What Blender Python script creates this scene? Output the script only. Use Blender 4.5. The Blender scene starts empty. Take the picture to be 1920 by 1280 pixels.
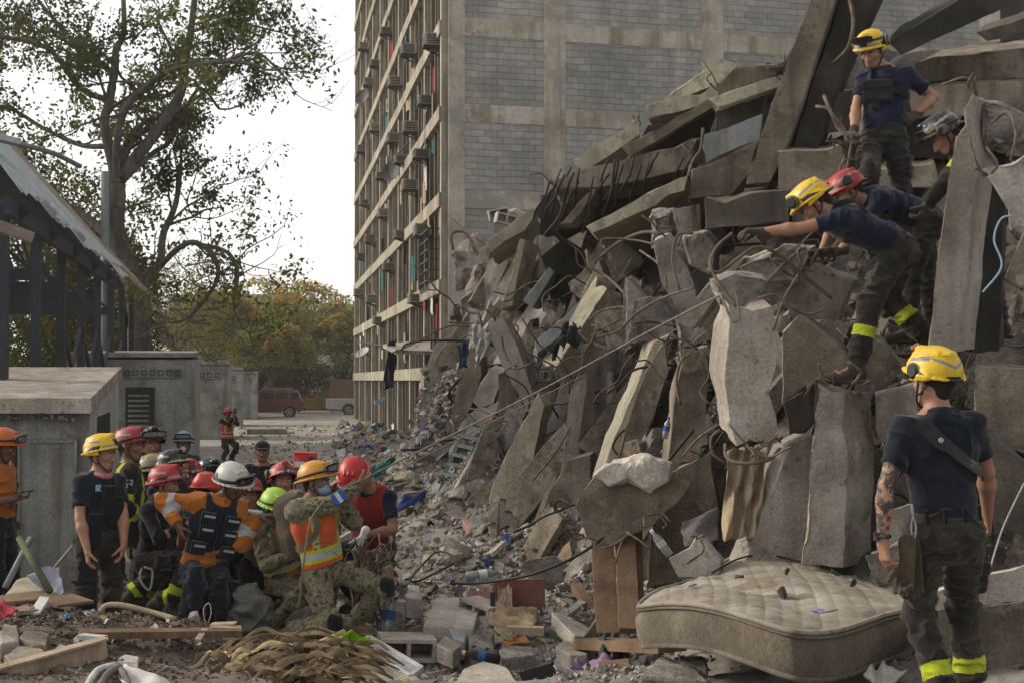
import bpy, bmesh, math, random
import numpy as np
from mathutils import Vector, Matrix, noise as mnoise
SC = bpy.context.scene
COL = SC.collection
# ---------------------------------------------------------------- camera, sky, sun, exposure
F = 2667.0; CH = 2.35
PITCH = math.atan(72 / F)
cd = bpy.data.cameras.new('camera'); cam = bpy.data.objects.new('camera', cd); COL.objects.link(cam)
cd.sensor_width = 36; cd.lens = 36 * F / 1920; cd.clip_start = .1; cd.clip_end = 4000
cam.location = (0, 0, CH); cam.rotation_euler = (math.pi / 2 + PITCH, 0, 0)
SC.camera = cam
SUN_EL, SUN_AZ = 30, -76      # azimuth from the view direction (+Y), negative = to the left
W = bpy.data.worlds.new('World'); SC.world = W; W.use_nodes = True
nt = W.node_tree; nt.nodes.clear()
sky = nt.nodes.new('ShaderNodeTexSky'); sky.sky_type = 'NISHITA'; sky.sun_disc = False
sky.sun_elevation = math.radians(SUN_EL); sky.sun_rotation = math.radians(SUN_AZ)
sky.air_density = 1.0; sky.dust_density = 2.0; sky.ozone_density = 1.0
hs = nt.nodes.new('ShaderNodeHueSaturation'); hs.inputs['Saturation'].default_value = .24
bg = nt.nodes.new('ShaderNodeBackground'); bg.inputs[1].default_value = .145
bg2 = nt.nodes.new('ShaderNodeBackground'); bg2.inputs[0].default_value = (1, .94, .84, 1); bg2.inputs[1].default_value = .27   # even cloud layer
ads = nt.nodes.new('ShaderNodeAddShader')
wo = nt.nodes.new('ShaderNodeOutputWorld')
nt.links.new(sky.outputs[0], hs.inputs['Color']); nt.links.new(hs.outputs[0], bg.inputs[0]); nt.links.new(bg.outputs[0], ads.inputs[0]); nt.links.new(bg2.outputs[0], ads.inputs[1]); nt.links.new(ads.outputs[0], wo.inputs[0])
sl = bpy.data.lights.new('sun', 'SUN'); sl.energy = 2.1; sl.angle = math.radians(12); sl.color = (1, .87, .68)
so = bpy.data.objects.new('sun', sl); COL.objects.link(so)
_e, _a = math.radians(SUN_EL), math.radians(SUN_AZ)
sd = Vector((math.sin(_a) * math.cos(_e), math.cos(_a) * math.cos(_e), math.sin(_e)))
so.rotation_euler = sd.to_track_quat('Z', 'Y').to_euler(); so.location = (-20, 10, 30)
vs = SC.view_settings; vs.view_transform = 'Standard'; vs.look = 'None'; vs.exposure = .36; vs.gamma = 1
SC.cycles.max_bounces = 5; SC.cycles.diffuse_bounces = 2; SC.cycles.glossy_bounces = 2; SC.cycles.transparent_max_bounces = 8
# ---------------------------------------------------------------- helpers
_cp, _sp = math.cos(PITCH), math.sin(PITCH)
def P(px, py, Y):
    """world point seen at photo pixel (px,py) at distance Y along the view"""
    u = (px - 960) / F; v = (640 - py) / F
    yy = _cp - v * _sp; zz = _sp + v * _cp; t = Y / yy
    return np.array((u * t, Y, CH + zz * t))
def nrm(v):
    v = np.asarray(v, float); return v / (np.linalg.norm(v) + 1e-12)
_rs = np.random.RandomState(7)
_H = _rs.rand(4096).astype(np.float32)
def vnoise(p, sc=1.0, seed=0):
    q = np.asarray(p) * sc + 1000.0 + seed * 17.3
    i = np.floor(q).astype(np.int64); f = q - i; f = f * f * (3 - 2 * f)
    def h(a, b, c): return _H[(a * 1619 + b * 31337 + c * 6971 + seed * 1013) & 4095]
    x, y, z = i[..., 0], i[..., 1], i[..., 2]; fx, fy, fz = f[..., 0], f[..., 1], f[..., 2]
    r = 0
    for dx in (0, 1):
        for dy in (0, 1):
            for dz in (0, 1):
                w = (fx if dx else 1 - fx) * (fy if dy else 1 - fy) * (fz if dz else 1 - fz)
                r = r + w * h(x + dx, y + dy, z + dz)
    return r * 2 - 1
def fbm(p, sc=1.0, oc=4, seed=0, gain=.5):
    r = 0; a = 1.0; t = 0
    for o in range(oc):
        r = r + a * vnoise(p, sc * 2 ** o, seed + o); t += a; a *= gain
    return r / t
def tag(o, label=None, cat=None, group=None, kind=None):
    if label: o['label'] = label
    if cat: o['category'] = cat
    if group: o['group'] = group
    if kind or cat: o['kind'] = kind or 'thing'
    return o
def empty(name, loc, label=None, cat=None, group=None):
    o = bpy.data.objects.new(name, None); COL.objects.link(o); o.location = [float(c) for c in loc]
    o.empty_display_size = .1
    return tag(o, label, cat, group)
def mesh(name, v, f, mat, parent=None, smooth=False, mi=None, origin=None):
    """link ONE mesh object; v in world coordinates, origin moved to origin or the centroid"""
    v = np.asarray(v, dtype=np.float32).reshape(-1, 3)
    if parent is not None: org = np.array(parent.matrix_basis.translation) if parent.parent is None else np.array(parent.matrix_basis.translation) + np.array(parent.parent.matrix_basis.translation)
    elif origin is not None: org = np.asarray(origin, float)
    else:
        org = (v.min(0) + v.max(0)) / 2; org[2] = v[:, 2].min()
    loc = org if parent is None else np.zeros(3)
    me = bpy.data.meshes.new(name)
    vv = (v - org).astype(np.float32)
    if isinstance(f, np.ndarray):
        n = len(f); k = f.shape[1]
        me.vertices.add(len(vv)); me.vertices.foreach_set('co', vv.ravel())
        me.loops.add(n * k); me.loops.foreach_set('vertex_index', f.ravel().astype(np.int32))
        me.polygons.add(n); me.polygons.foreach_set('loop_start', np.arange(0, n * k, k, dtype=np.int32))
        me.update(calc_edges=True)
    else:
        me.from_pydata(vv.tolist(), [], [list(map(int, q)) for q in f])
    for m in (mat if isinstance(mat, (list, tuple)) else [mat]): me.materials.append(m)
    if mi is not None: me.polygons.foreach_set('material_index', np.asarray(mi, dtype=np.int32))
    me.polygons.foreach_set('use_smooth', np.full(len(me.polygons), smooth, dtype=bool))
    me.update()
    o = bpy.data.objects.new(name, me); COL.objects.link(o)
    o.location = [float(c) for c in loc]
    if parent is not None: o.parent = parent
    return o
class MB:
    """collects simple solids into one mesh"""
    def __init__(s): s.v = []; s.f = []; s.n = 0; s.mi = []
    def add(s, v, f, mi=0):
        s.v += [tuple(map(float, q)) for q in v]; s.f += [[i + s.n for i in q] for q in f]; s.mi += [mi] * len(f); s.n += len(v); return s
    def box(s, c, sz, ax=None, mi=0):
        c = np.asarray(c, float); ax = np.eye(3) if ax is None else np.asarray(ax)
        h = np.asarray(sz, float) / 2
        v = [c + ax[0] * h[0] * a + ax[1] * h[1] * b + ax[2] * h[2] * d for a in (-1, 1) for b in (-1, 1) for d in (-1, 1)]
        return s.add(v, [(0, 1, 3, 2), (4, 6, 7, 5), (0, 4, 5, 1), (2, 3, 7, 6), (0, 2, 6, 4), (1, 5, 7, 3)], mi)
    def bar(s, a, b, w, t, up=(0, 0, 1), mi=0):
        a = np.asarray(a, float); b = np.asarray(b, float); d = nrm(b - a); x = np.cross(d, up)
        if np.linalg.norm(x) < 1e-3: x = np.cross(d, (0, 1, 0))
        x = nrm(x); z = np.cross(x, d)
        return s.box((a + b) / 2, (np.linalg.norm(b - a), w, t), (d, x, z), mi)
    def tube(s, pts, r, n=6, mi=0, cap=True):
        pts = [np.asarray(p, float) for p in pts]; m = len(pts)
        rr = [r] * m if np.isscalar(r) else list(r)
        v = []; x = None
        for i, p in enumerate(pts):
            d = nrm(pts[min(i + 1, m - 1)] - pts[max(i - 1, 0)])
            if x is None:
                x = np.cross(d, (0, 0, 1));
                if np.linalg.norm(x) < .1: x = np.cross(d, (0, 1, 0))
            x = nrm(x - d * np.dot(x, d)); y = np.cross(d, x)
            for k in range(n):
                a = 2 * math.pi * k / n; v.append(p + (x * math.cos(a) + y * math.sin(a)) * rr[i])
        f = [(i * n + k, i * n + (k + 1) % n, (i + 1) * n + (k + 1) % n, (i + 1) * n + k) for i in range(m - 1) for k in range(n)]
        if cap: f += [tuple(range(n))[::-1], tuple((m - 1) * n + k for k in range(n))]
        return s.add(v, f, mi)
    def disc(s, c, r, nv, th, n=20, mi=0):
        nv = nrm(nv); c = np.asarray(c, float)
        return s.tube([c - nv * th / 2, c + nv * th / 2], r, n, mi)
    def build(s, name, mat, parent=None, smooth=False, origin=None):
        return mesh(name, s.v, s.f, mat, parent, smooth, s.mi, origin)
def spline(pts, n=8):
    """Catmull-Rom through the points"""
    p = [np.asarray(q, float) for q in pts]
    if len(p) < 3: return [p[0] + (p[-1] - p[0]) * t for t in np.linspace(0, 1, n)]
    p = [2 * p[0] - p[1]] + p + [2 * p[-1] - p[-2]]; o = []
    for i in range(1, len(p) - 2):
        for k in range(n):
            t = k / n
            o.append(.5 * (2 * p[i] + (p[i + 1] - p[i - 1]) * t + (2 * p[i - 1] - 5 * p[i] + 4 * p[i + 1] - p[i + 2]) * t * t + (3 * p[i] - p[i - 1] - 3 * p[i + 1] + p[i + 2]) * t ** 3))
    o.append(p[-2]); return o
# ---------------------------------------------------------------- materials
M = {}
def mat(name, cols, scale=2.5, bump=.35, bscale=35, rough=.9, metal=0.0, rnd=.12, streak=None, spots=None, fine=.32, spec=.3, dist=.02, sx=(1, 1, 1), pos=None, trans=0, bdet=8):
    if name.startswith('leaf') or name == 'blossom': cols = [tuple(x * 1.25 for x in c) for c in cols]
    if name in M: return M[name]
    m = bpy.data.materials.new(name); m.use_nodes = True; t = m.node_tree; N = t.nodes; L = t.links
    b = N['Principled BSDF']; b.inputs['Roughness'].default_value = rough; b.inputs['Metallic'].default_value = metal
    b.inputs['Specular IOR Level'].default_value = spec
    if spec == .1: b.inputs['Sheen Weight'].default_value = .25; b.inputs['Sheen Roughness'].default_value = .45; b.inputs['Sheen Tint'].default_value = (.75, .7, .62, 1)
    tc = N.new('ShaderNodeTexCoord'); mp = N.new('ShaderNodeMapping'); L.new(tc.outputs['Object'], mp.inputs[0]); mp.inputs['Scale'].default_value = sx
    oi = N.new('ShaderNodeObjectInfo'); va = N.new('ShaderNodeVectorMath'); va.operation = 'SCALE'
    cb = N.new('ShaderNodeCombineXYZ')
    for k in range(3): L.new(oi.outputs['Random'], cb.inputs[k])
    L.new(cb.outputs[0], va.inputs[0]); va.inputs['Scale'].default_value = 31.0
    vadd = N.new('ShaderNodeVectorMath'); vadd.operation = 'ADD'; L.new(mp.outputs[0], vadd.inputs[0]); L.new(va.outputs[0], vadd.inputs[1])
    co = vadd.outputs[0]
    def noise(sc, det=8, ro=.6, vec=co, ds=0):
        n = N.new('ShaderNodeTexNoise'); n.inputs['Scale'].default_value = sc; n.inputs['Detail'].default_value = det; n.inputs['Roughness'].default_value = ro
        n.inputs['Distortion'].default_value = ds; L.new(vec, n.inputs['Vector']); return n.outputs[0]
    def ramp(src, st):
        r = N.new('ShaderNodeValToRGB'); e = r.color_ramp.elements
        while len(e) < len(st): e.new(.5)
        for i, (p_, c) in enumerate(st): e[i].position = p_; e[i].color = (*c, 1)
        L.new(src, r.inputs[0]); return r.outputs[0]
    def mix(a, bb, fac, mode='MIX'):
        x = N.new('ShaderNodeMix'); x.data_type = 'RGBA'; x.blend_type = mode
        if isinstance(fac, float): x.inputs[0].default_value = fac
        else: L.new(fac, x.inputs[0])
        for s_, q in ((6, a), (7, bb)):
            if isinstance(q, tuple): x.inputs[s_].default_value = (*q, 1)
            else: L.new(q, x.inputs[s_])
        return x.outputs[2]
    n = len(cols)
    st = [((pos[i] if pos else .32 + .36 * i / max(1, n - 1)), c) for i, c in enumerate(cols)]
    col = ramp(noise(scale, 9, .62), st) if n > 1 else None
    if col is None:
        rg = N.new('ShaderNodeRGB'); rg.outputs[0].default_value = (*cols[0], 1); col = rg.outputs[0]
    if fine:
        g = ramp(noise(bscale * 1.7, 6, .7), [(.3, (1 - fine,) * 3), (.7, (1 + fine,) * 3)])
        col = mix(col, g, 1.0, 'MULTIPLY')
    if streak:
        sc_, amt, scol = streak
        m2 = N.new('ShaderNodeMapping'); m2.inputs['Scale'].default_value = (sc_, sc_, sc_ * .07); L.new(co, m2.inputs[0])
        s1 = ramp(noise(1.0, 5, .6, m2.outputs[0]), [(.48, (0, 0, 0)), (.68, (amt,) * 3)])
        col = mix(col, scol, s1)
    for sp in (spots or []):
        sc_, th, scol, amt = sp
        s1 = ramp(noise(sc_, 7, .65), [(th, (0, 0, 0)), (th + .05, (amt,) * 3)])
        col = mix(col, scol, s1)
    if rnd:
        r = N.new('ShaderNodeMapRange'); L.new(oi.outputs['Random'], r.inputs[0]); r.inputs[3].default_value = 1 - rnd; r.inputs[4].default_value = 1 + rnd
        cc = N.new('ShaderNodeCombineXYZ')
        for k in range(3): L.new(r.outputs[0], cc.inputs[k])
        col = mix(col, cc.outputs[0], 1.0, 'MULTIPLY')
    L.new(col, b.inputs['Base Color'])
    if bump:
        bp = N.new('ShaderNodeBump'); bp.inputs['Strength'].default_value = bump; bp.inputs['Distance'].default_value = dist
        L.new(noise(bscale, bdet, .7), bp.inputs['Height']); L.new(bp.outputs[0], b.inputs['Normal'])
    if trans:
        b.inputs['Transmission Weight'].default_value = trans
    if name.startswith(('leaf', 'blossom', 'banana_green')):
        tr = N.new('ShaderNodeBsdfTranslucent'); mxs = N.new('ShaderNodeMixShader'); mxs.inputs[0].default_value = .45; L.new(mix(col, (1.5, 1.45, .7), 1.0, 'MULTIPLY'), tr.inputs[0]); L.new(b.outputs[0], mxs.inputs[1]); L.new(tr.outputs[0], mxs.inputs[2]); L.new(mxs.outputs[0], N['Material Output'].inputs[0])
    m.diffuse_color = (*cols[0], 1)
    M[name] = m; return m
def MAT(name): return M[name]
GR = lambda v, t=0: (v * (1 + t), v, v * (1 - t))
mat('concrete', [GR(.17, .17), GR(.26, .14), GR(.35, .11)], 2.2, .8, 28, dist=.03, streak=(5, .5, (.12, .09, .07)), spots=[(1.3, .58, (.34, .32, .28), .7), (11, .6, (.08, .068, .055), .55), (2.1, .64, (.09, .07, .05), .7)])
mat('concrete_light', [GR(.25, .13), GR(.37, .12), GR(.47, .1)], 2.5, .7, 30, dist=.03, streak=(6, .4, (.17, .14, .11)), spots=[(3, .6, (.16, .14, .12), .65), (12, .62, (.1, .085, .07), .5)])
mat('concrete_brown', [(.11, .088, .065), (.2, .165, .125), (.29, .245, .19)], 1.8, .8, 26, dist=.03, streak=(7, .6, (.07, .05, .038)), spots=[(2, .57, (.3, .265, .21), .65), (10, .6, (.05, .04, .03), .55)])
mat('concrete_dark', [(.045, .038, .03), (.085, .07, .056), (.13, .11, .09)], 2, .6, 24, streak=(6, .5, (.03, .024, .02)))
mat('concrete_rough', [GR(.13, .16), GR(.24, .13), GR(.34, .1)], 7, 1.0, 22, dist=.05, spots=[(9, .58, (.12, .10, .085), .7)])
mat('concrete_cream', [(.26, .235, .17), (.38, .34, .25), (.46, .42, .32)], 2.5, .4, 30, spots=[(5, .56, (.2, .18, .15), .8)], streak=(6, .5, (.16, .13, .1)))
mat('concrete_blue', [(.17, .19, .19), (.25, .27, .27), (.33, .35, .345)], 2.5, .35, 30, streak=(6, .5, (.14, .12, .1)))
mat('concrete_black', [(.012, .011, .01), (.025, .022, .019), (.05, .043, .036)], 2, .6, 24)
mat('rubble_mix', [(.07, .058, .045), (.16, .135, .11), (.27, .25, .215)], 5, 1.0, 18, dist=.05, rnd=.3)
mat('soil', [(.07, .045, .028), (.13, .085, .055), (.19, .135, .09)], 3, 1.0, 30, dist=.04, spots=[(8, .62, (.26, .23, .19), .7)])
mat('rebar', [(.06, .04, .03), (.11, .08, .06), (.17, .13, .1)], 14, .6, 120, rough=.85, dist=.006)
mat('cable', [(.012, .011, .011)], 5, 0, rough=.6, rnd=.3)
mat('timber', [(.085, .052, .03), (.15, .095, .058), (.2, .135, .085)], 4, .5, 50, sx=(1, 1, .15))
mat('timber_pale', [(.2, .15, .1), (.3, .235, .165), (.4, .32, .235)], 4, .4, 50, sx=(1, 1, .15))
mat('bark', [(.05, .042, .035), (.1, .086, .072), (.15, .13, .11)], 6, 1.0, 14, sx=(1, 1, .25), dist=.06, rnd=0)
mat('leaf', [(.018, .026, .009), (.04, .05, .016), (.075, .08, .022)], 1.2, 0, fine=.2, rough=.6, rnd=0)

LM = [(955,430,'the pale beam end at the far left'),(880,520,'the masonry heap by the building corner'),(865,670,'the blue jeans'),(905,650,'the torn white cloth'),(960,690,'the slender leaning beam'),(1050,610,'the blue grey tilted slab'),(1060,640,'the dark grey jacket'),
 (1090,760,'the grey centre column'),(1190,780,'the broad yellow edged column'),(1225,600,'the shattered lump'),(1300,760,'the brown column'),(1265,510,'the pointed grey slab'),(1400,700,'the hanging column'),(1400,540,'the cap of the hanging column'),(1440,950,'the tapering grey slab'),(1570,880,'the squared pillar'),
 (1390,930,'the cream curtain'),(1170,930,'the massive overhang'),(1290,980,'the ochre wall slab'),(1150,1090,'the wooden props'),(960,880,'the yellow edged left slab'),(865,850,'the step ladder'),(1200,380,'the long diagonal beam'),(1180,310,'the long brown floor edge'),(1280,160,'the cream crest slab'),(1380,240,'the blue grey floor edge'),
 (1480,200,'the leaning column'),(1525,320,'the big brown floor block'),(1400,390,'the wide dark block'),(1660,200,'the man standing highest'),(1560,430,'the man stretching his arm'),(1790,450,'the tall right pillar'),(1880,740,'the rusty wall slab'),(1900,900,'the dark slab by the elbow'),(1880,370,'the pale corner at the right edge'),(1640,690,'the boot of the bending man'),
 (1540,650,'the dark tawny slab'),(1680,790,'the grey boulder by the helmet'),(1850,120,'the upper terrace slab'),(1120,540,'the dark middle of the pile'),(1000,780,'the foot of the slender beam'),(1040,960,'the shadowed slab by the overhang'),(1050,1080,'the gravel covered slab'),(850,1145,'the large pale block slab'),(770,1110,'the squarish pale lump'),(762,1215,'the hollow block'),
 (730,1240,'the white glass panel'),(905,1190,'the coarse boulder'),(960,1155,'the crumpled cardboard'),(960,1110,'the red boards'),(925,1050,'the round boulder'),(870,1085,'the blue labelled bottle'),(890,1016,'the pale pointed block'),(820,1060,'the loop of dark cable'),(780,940,'the dark blue tarpaulin'),(785,872,'the long white topped block'),(850,1020,'the white plank'),(1075,1215,'the curved grey piece'),
 (1070,1165,'the white painted slab piece'),(1100,1260,'the mauve towel'),(915,1265,'the rounded slab at the edge'),(720,1100,'the stooping man'),(740,1265,'the tawny block at the edge'),(1010,1270,'the black tray'),(1160,1225,'the grey green blanket'),(60,1180,'the grey lumps at the left edge'),(50,1222,'the big brown lump'),(120,1225,'the steel channel'),(260,1265,'the seat frame'),(300,1188,'the long dark board'),
 (235,1232,'the pale flat lump'),(480,1240,'the dried banana leaves'),(430,1170,'the tan lump on the boards'),(240,1140,'the curved wood strip'),(380,1230,'the paper scraps'),(1460,1100,'the middle of the mattress'),(650,1210,'the green shoot'),(740,800,'the foot of the facade'),(850,760,'the narrow concrete plank'),
 (761,323,'the big satellite dish'),(750,215,'the striped awning'),(825,490,'the window cage'),(700,180,'the left end dish'),(760,650,'the canopy'),(690,400,'the left edge of the facade'),(800,130,'the top right air conditioner'),(700,560,'the low white air conditioner'),(800,380,'the corner bay'),(720,480,'the middle bays')]
def where(p):
    x = 960 + F * p[0] / p[1]; y = 712 - (p[2] - CH) / p[1] * F
    b = min(LM, key=lambda q: (q[0] - x) ** 2 + (q[1] - y) ** 2); dx, dy = x - b[0], y - b[1]; r = math.hypot(dx, dy)
    w = 'beside' if r < 14 else (('just ' if r < 45 else '') + ('right of' if dx > 0 else 'left of')) if abs(dx) > 1.3 * abs(dy) else (('just ' if r < 45 else '') + ('below' if dy > 0 else 'above')) if abs(dy) > 1.3 * abs(dx) else ('down ' if dy > 0 else 'up ') + ('right of' if dx > 0 else 'left of')
    return w + ' ' + b[2]
TONE = {'concrete': 'grey', 'concrete_light': 'pale', 'concrete_brown': 'brown', 'concrete_rough': 'coarse', 'rubble_mix': 'mottled', 'concrete_cream': 'cream', 'concrete_blue': 'bluish', 'soil': 'earthy', 'concrete_dark': 'dark'}
def sz(s): return 'tiny' if s < .05 else 'small' if s < .1 else 'mid sized' if s < .16 else 'large' if s < .26 else 'very large'
# ---------------------------------------------------------------- ground sheet
_ctl = []
def _c(px, py, Y): _ctl.append(P(px, py, Y))
def _cz(px, Y, z): p = P(px, 640, Y); _ctl.append(np.array((p[0], p[1], z)))
for px in (-2600, -1400, -600, 0, 300):      # street and yard on the left
    for Y in (14, 18, 24, 34, 50, 80, 140, 260, 600, 1500): _cz(px, Y, 0)
for px in (450, 560, 650):
    for Y in (16, 20, 30, 40, 55, 80, 140, 260, 600, 1500): _cz(px, Y, .02)
for px in (400, 500, 600, 660):
    for Y in (15, 18, 22, 26, 30, 36, 42, 50, 60, 75, 95): _cz(px, Y, .03)
for px in (700, 740, 780, 815):
    for Y in (34, 38, 42, 46, 52, 60, 75, 95): _cz(px, Y, .18)
for px in (900, 1300, 1900, 2800, 4500):
    for Y in (90, 140, 260, 600, 1500): _cz(px, Y, 0)
for px, Y, z in ((150, 10.3, .62), (150, 8.6, .59), (0, 10.3, .64), (0, 8.5, .57), (-400, 9.5, .6), (330, 10.3, .56), (330, 8.6, .52), (450, 10, .42), (100, 12, .1), (-300, 11.1, .2), (0, 11, .15), (150, 10.95, .12), (300, 10.95, .12), (420, 10.95, .12), (520, 10.9, .14), (600, 10.9, .14), (250, 12.3, .12),
                 (400, 12.6, .15), (540, 11.6, .2), (640, 11.6, .22), (560, 9.6, .3), (700, 12.5, .2), (730, 10.5, .18), (860, 10.5, .2), (860, 12.5, .25), (960, 9.8, .3), (1100, 10, .28),
                 (800, 17, .4), (900, 15, .45), (950, 13, .4), (1060, 12, .4), (760, 22, .4), (860, 24, .6), (740, 30, .35), (800, 33, .6), (710, 40, .35), (770, 44, .6), 
                 (1200, 9, .5), (1350, 8, .6), (1500, 7.4, .68), (1700, 7, .72), (1920, 6.9, .8), (2400, 7.5, .9), (1250, 10.6, .4), (1150, 11, .3), (1500, 9.2, .6), (1800, 8.6, .75), (2000, 8.4, .85),
                 (-2000, 5, .4), (-400, 5, .4), (500, 5, .3), (960, 5, .3), (1600, 5, .5), (2600, 5, .7), (-2000, 2, .3), (960, 2, .3), (3600, 2, .4), (5000, 5, .6), (4000, 9, 1)):
    _cz(px, Y, z)
for px, col in {
    868: ((885, 32), (770, 35), (690, 38), (640, 40)),
    915: ((990, 19), (850, 22), (700, 26), (560, 31), (500, 34)),
    1000: ((1000, 17), (850, 19.5), (700, 22), (560, 25), (480, 29)),
    1100: ((1010, 14.5), (850, 17), (700, 19.5), (560, 22.5), (460, 26), (400, 30)),
    1200: ((1080, 12.6), (850, 14.5), (700, 16.5), (560, 18.5), (460, 21), (400, 24), (330, 28)),
    1300: ((1100, 11.9), (850, 13.2), (700, 14.4), (560, 16), (460, 18.5), (380, 21), (290, 26)),
    1400: ((1080, 11.2), (850, 12), (700, 12.9), (560, 13.8), (460, 16), (370, 18.5), (270, 22), (200, 25)),
    1500: ((1060, 10.6), (850, 11.3), (700, 11.9), (560, 12.6), (460, 14.2), (370, 16), (270, 19), (160, 22)),
    1600: ((1060, 10.4), (850, 10.9), (720, 11.5), (600, 12.2), (480, 13), (400, 13.8), (270, 15.5), (150, 18), (100, 21)),
    1750: ((1040, 9.9), (850, 10.5), (700, 11.6), (600, 12.4), (470, 13), (400, 13.5), (260, 14.6), (180, 16), (120, 19)),
    1920: ((1040, 9.5), (850, 10), (700, 10.8), (600, 11.8), (470, 12.6), (300, 14), (160, 16), (100, 19)),
    2200: ((1040, 9.5), (850, 10), (700, 10.8), (600, 11.8), (470, 12.6), (300, 14), (160, 16), (100, 19)),
    3000: ((1040, 10), (700, 12), (470, 14), (300, 17), (200, 20))}.items():
    for py, Y in col: _c(px, py, Y)
    z = P(px, col[-1][0], col[-1][1])[2]
    if px < 2900:
        for k in (1.15, 1.35): _cz(px, min(col[-1][1] * k, 44), z * .97)
_ct = np.array(_ctl)
def _uv(x, y): return np.stack((x / y * 3.2, np.log(y) * 4.0), -1)
_cu = _uv(_ct[:, 0], _ct[:, 1])
def ground0(x, y):
    x = np.atleast_1d(np.asarray(x, float)); y = np.maximum(np.atleast_1d(np.asarray(y, float)), 1.2)
    q = _uv(x, y); out = np.empty(len(x))
    for s in range(0, len(x), 4000):
        d = ((q[s:s + 4000, None, :] - _cu[None]) ** 2).sum(-1) + 1e-4
        w = d ** -2.2; out[s:s + 4000] = (w * _ct[:, 2]).sum(1) / w.sum(1)
    return out
def _street(x, y):      # 1 where the street is clear and flat
    px = 960 + x / y * F
    a = np.clip((y - 15) / 4, 0, 1) * np.clip((690 + 1.0 * (0) - px) / 60, 0, 1)
    return a
def ground(x, y, rough=True):
    z = ground0(x, y); x = np.atleast_1d(x); y = np.atleast_1d(y)
    if rough:
        p = np.stack((x, y, x * 0), -1)
        a = 1 - .93 * _street(x, y)
        z = z + a * (fbm(p, .9, 5, 3) * .16 + np.abs(fbm(p, 4.5, 3, 9)) * .05) * np.clip(z * 1.5 + .25, .3, 1.6)
    return z
def gz(x, y): return float(ground(np.array([x]), np.array([y]))[0])
nu, nv_ = 520, 420
ys = np.exp(np.linspace(math.log(2.2), math.log(1500), nv_))
us = np.concatenate((np.linspace(-3.2, -.42, 60)[:-1], np.linspace(-.42, .42, 400), np.linspace(.42, 3.2, 62)[1:]))
nu = len(us)
Yg, Ug = np.meshgrid(ys, us, indexing='ij'); Xg = Ug * Yg
Zg = ground(Xg.ravel(), Yg.ravel())
gv = np.stack((Xg.ravel(), Yg.ravel(), Zg), -1)
idx = np.arange(nu * nv_).reshape(nv_, nu)
gf = np.stack((idx[:-1, :-1], idx[:-1, 1:], idx[1:, 1:], idx[1:, :-1]), -1).reshape(-1, 4)
fpx = 960 + Xg.ravel() / Yg.ravel() * F; gp = np.stack((Xg.ravel(), Yg.ravel(), Zg), -1); nn_ = fbm(gp, 1.6, 4, 31)
def ss(a, b, x): t_ = np.clip((x - a) / (b - a), 0, 1); return t_ * t_ * (3 - 2 * t_)
zone = np.zeros((len(gv), 4), np.float32); zone[:, 3] = 1
zone[:, 0] = ss(.75, 1.15, Zg + nn_ * .35)  # first channel darkens the pile core, painting shade into its gaps
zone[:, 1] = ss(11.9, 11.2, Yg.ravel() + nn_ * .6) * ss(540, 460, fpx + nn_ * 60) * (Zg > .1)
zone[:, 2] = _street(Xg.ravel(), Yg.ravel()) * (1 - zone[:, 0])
mat('debris_fine', [(.12, .098, .072), (.19, .165, .13), (.27, .25, .21)], 1.2, .7, 9, rnd=0, fine=.35, dist=.05, spots=[(.8, .62, (.10, .085, .065), .6), (14, .66, (.38, .37, .34), .7)])
def zoned(name, parts):
    """one material that blends ground kinds and the darkened pile core by the zone attribute"""
    m = bpy.data.materials.new(name); m.use_nodes = True; t = m.node_tree; N = t.nodes; L = t.links; b = N['Principled BSDF']; b.inputs['Roughness'].default_value = .95
    tc = N.new('ShaderNodeTexCoord'); at = N.new('ShaderNodeAttribute'); at.attribute_name = 'zone'; sp = N.new('ShaderNodeSeparateColor'); L.new(at.outputs[0], sp.inputs[0])
    col = None
    for i, (cols, sc, fsc) in enumerate(parts):
        n1 = N.new('ShaderNodeTexNoise'); n1.inputs['Scale'].default_value = sc; n1.inputs['Detail'].default_value = 10; n1.inputs['Roughness'].default_value = .68; L.new(tc.outputs['Object'], n1.inputs[0])
        r = N.new('ShaderNodeValToRGB'); e = r.color_ramp.elements
        while len(e) < len(cols): e.new(.5)
        for k, c in enumerate(cols): e[k].position = .32 + .36 * k / (len(cols) - 1); e[k].color = (*c, 1)
        L.new(n1.outputs[0], r.inputs[0])
        n2 = N.new('ShaderNodeTexVoronoi'); n2.inputs['Scale'].default_value = fsc; L.new(tc.outputs['Object'], n2.inputs[0])
        x = N.new('ShaderNodeMix'); x.data_type = 'RGBA'; x.blend_type = 'OVERLAY'; x.inputs[0].default_value = .22; L.new(r.outputs[0], x.inputs[6]); bw = N.new('ShaderNodeRGBToBW'); L.new(n2.outputs['Color'], bw.inputs[0]); L.new(bw.outputs[0], x.inputs[7])
        hs_ = N.new('ShaderNodeHueSaturation'); hs_.inputs['Saturation'].default_value = .75; L.new(x.outputs[2], hs_.inputs['Color'])
        c_ = hs_.outputs[0]
        if col is None: col = c_
        else:
            y = N.new('ShaderNodeMix'); y.data_type = 'RGBA'; L.new(sp.outputs[i - 1], y.inputs[0]); L.new(col, y.inputs[6]); L.new(c_, y.inputs[7]); col = y.outputs[2]
    L.new(col, b.inputs['Base Color'])
    n3 = N.new('ShaderNodeTexNoise'); n3.inputs['Scale'].default_value = 10; n3.inputs['Detail'].default_value = 9; n3.inputs['Roughness'].default_value = .75; L.new(tc.outputs['Object'], n3.inputs[0])
    bp = N.new('ShaderNodeBump'); bp.inputs['Strength'].default_value = .7; bp.inputs['Distance'].default_value = .05; L.new(n3.outputs[0], bp.inputs['Height']); L.new(bp.outputs[0], b.inputs['Normal'])
    return m
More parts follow.
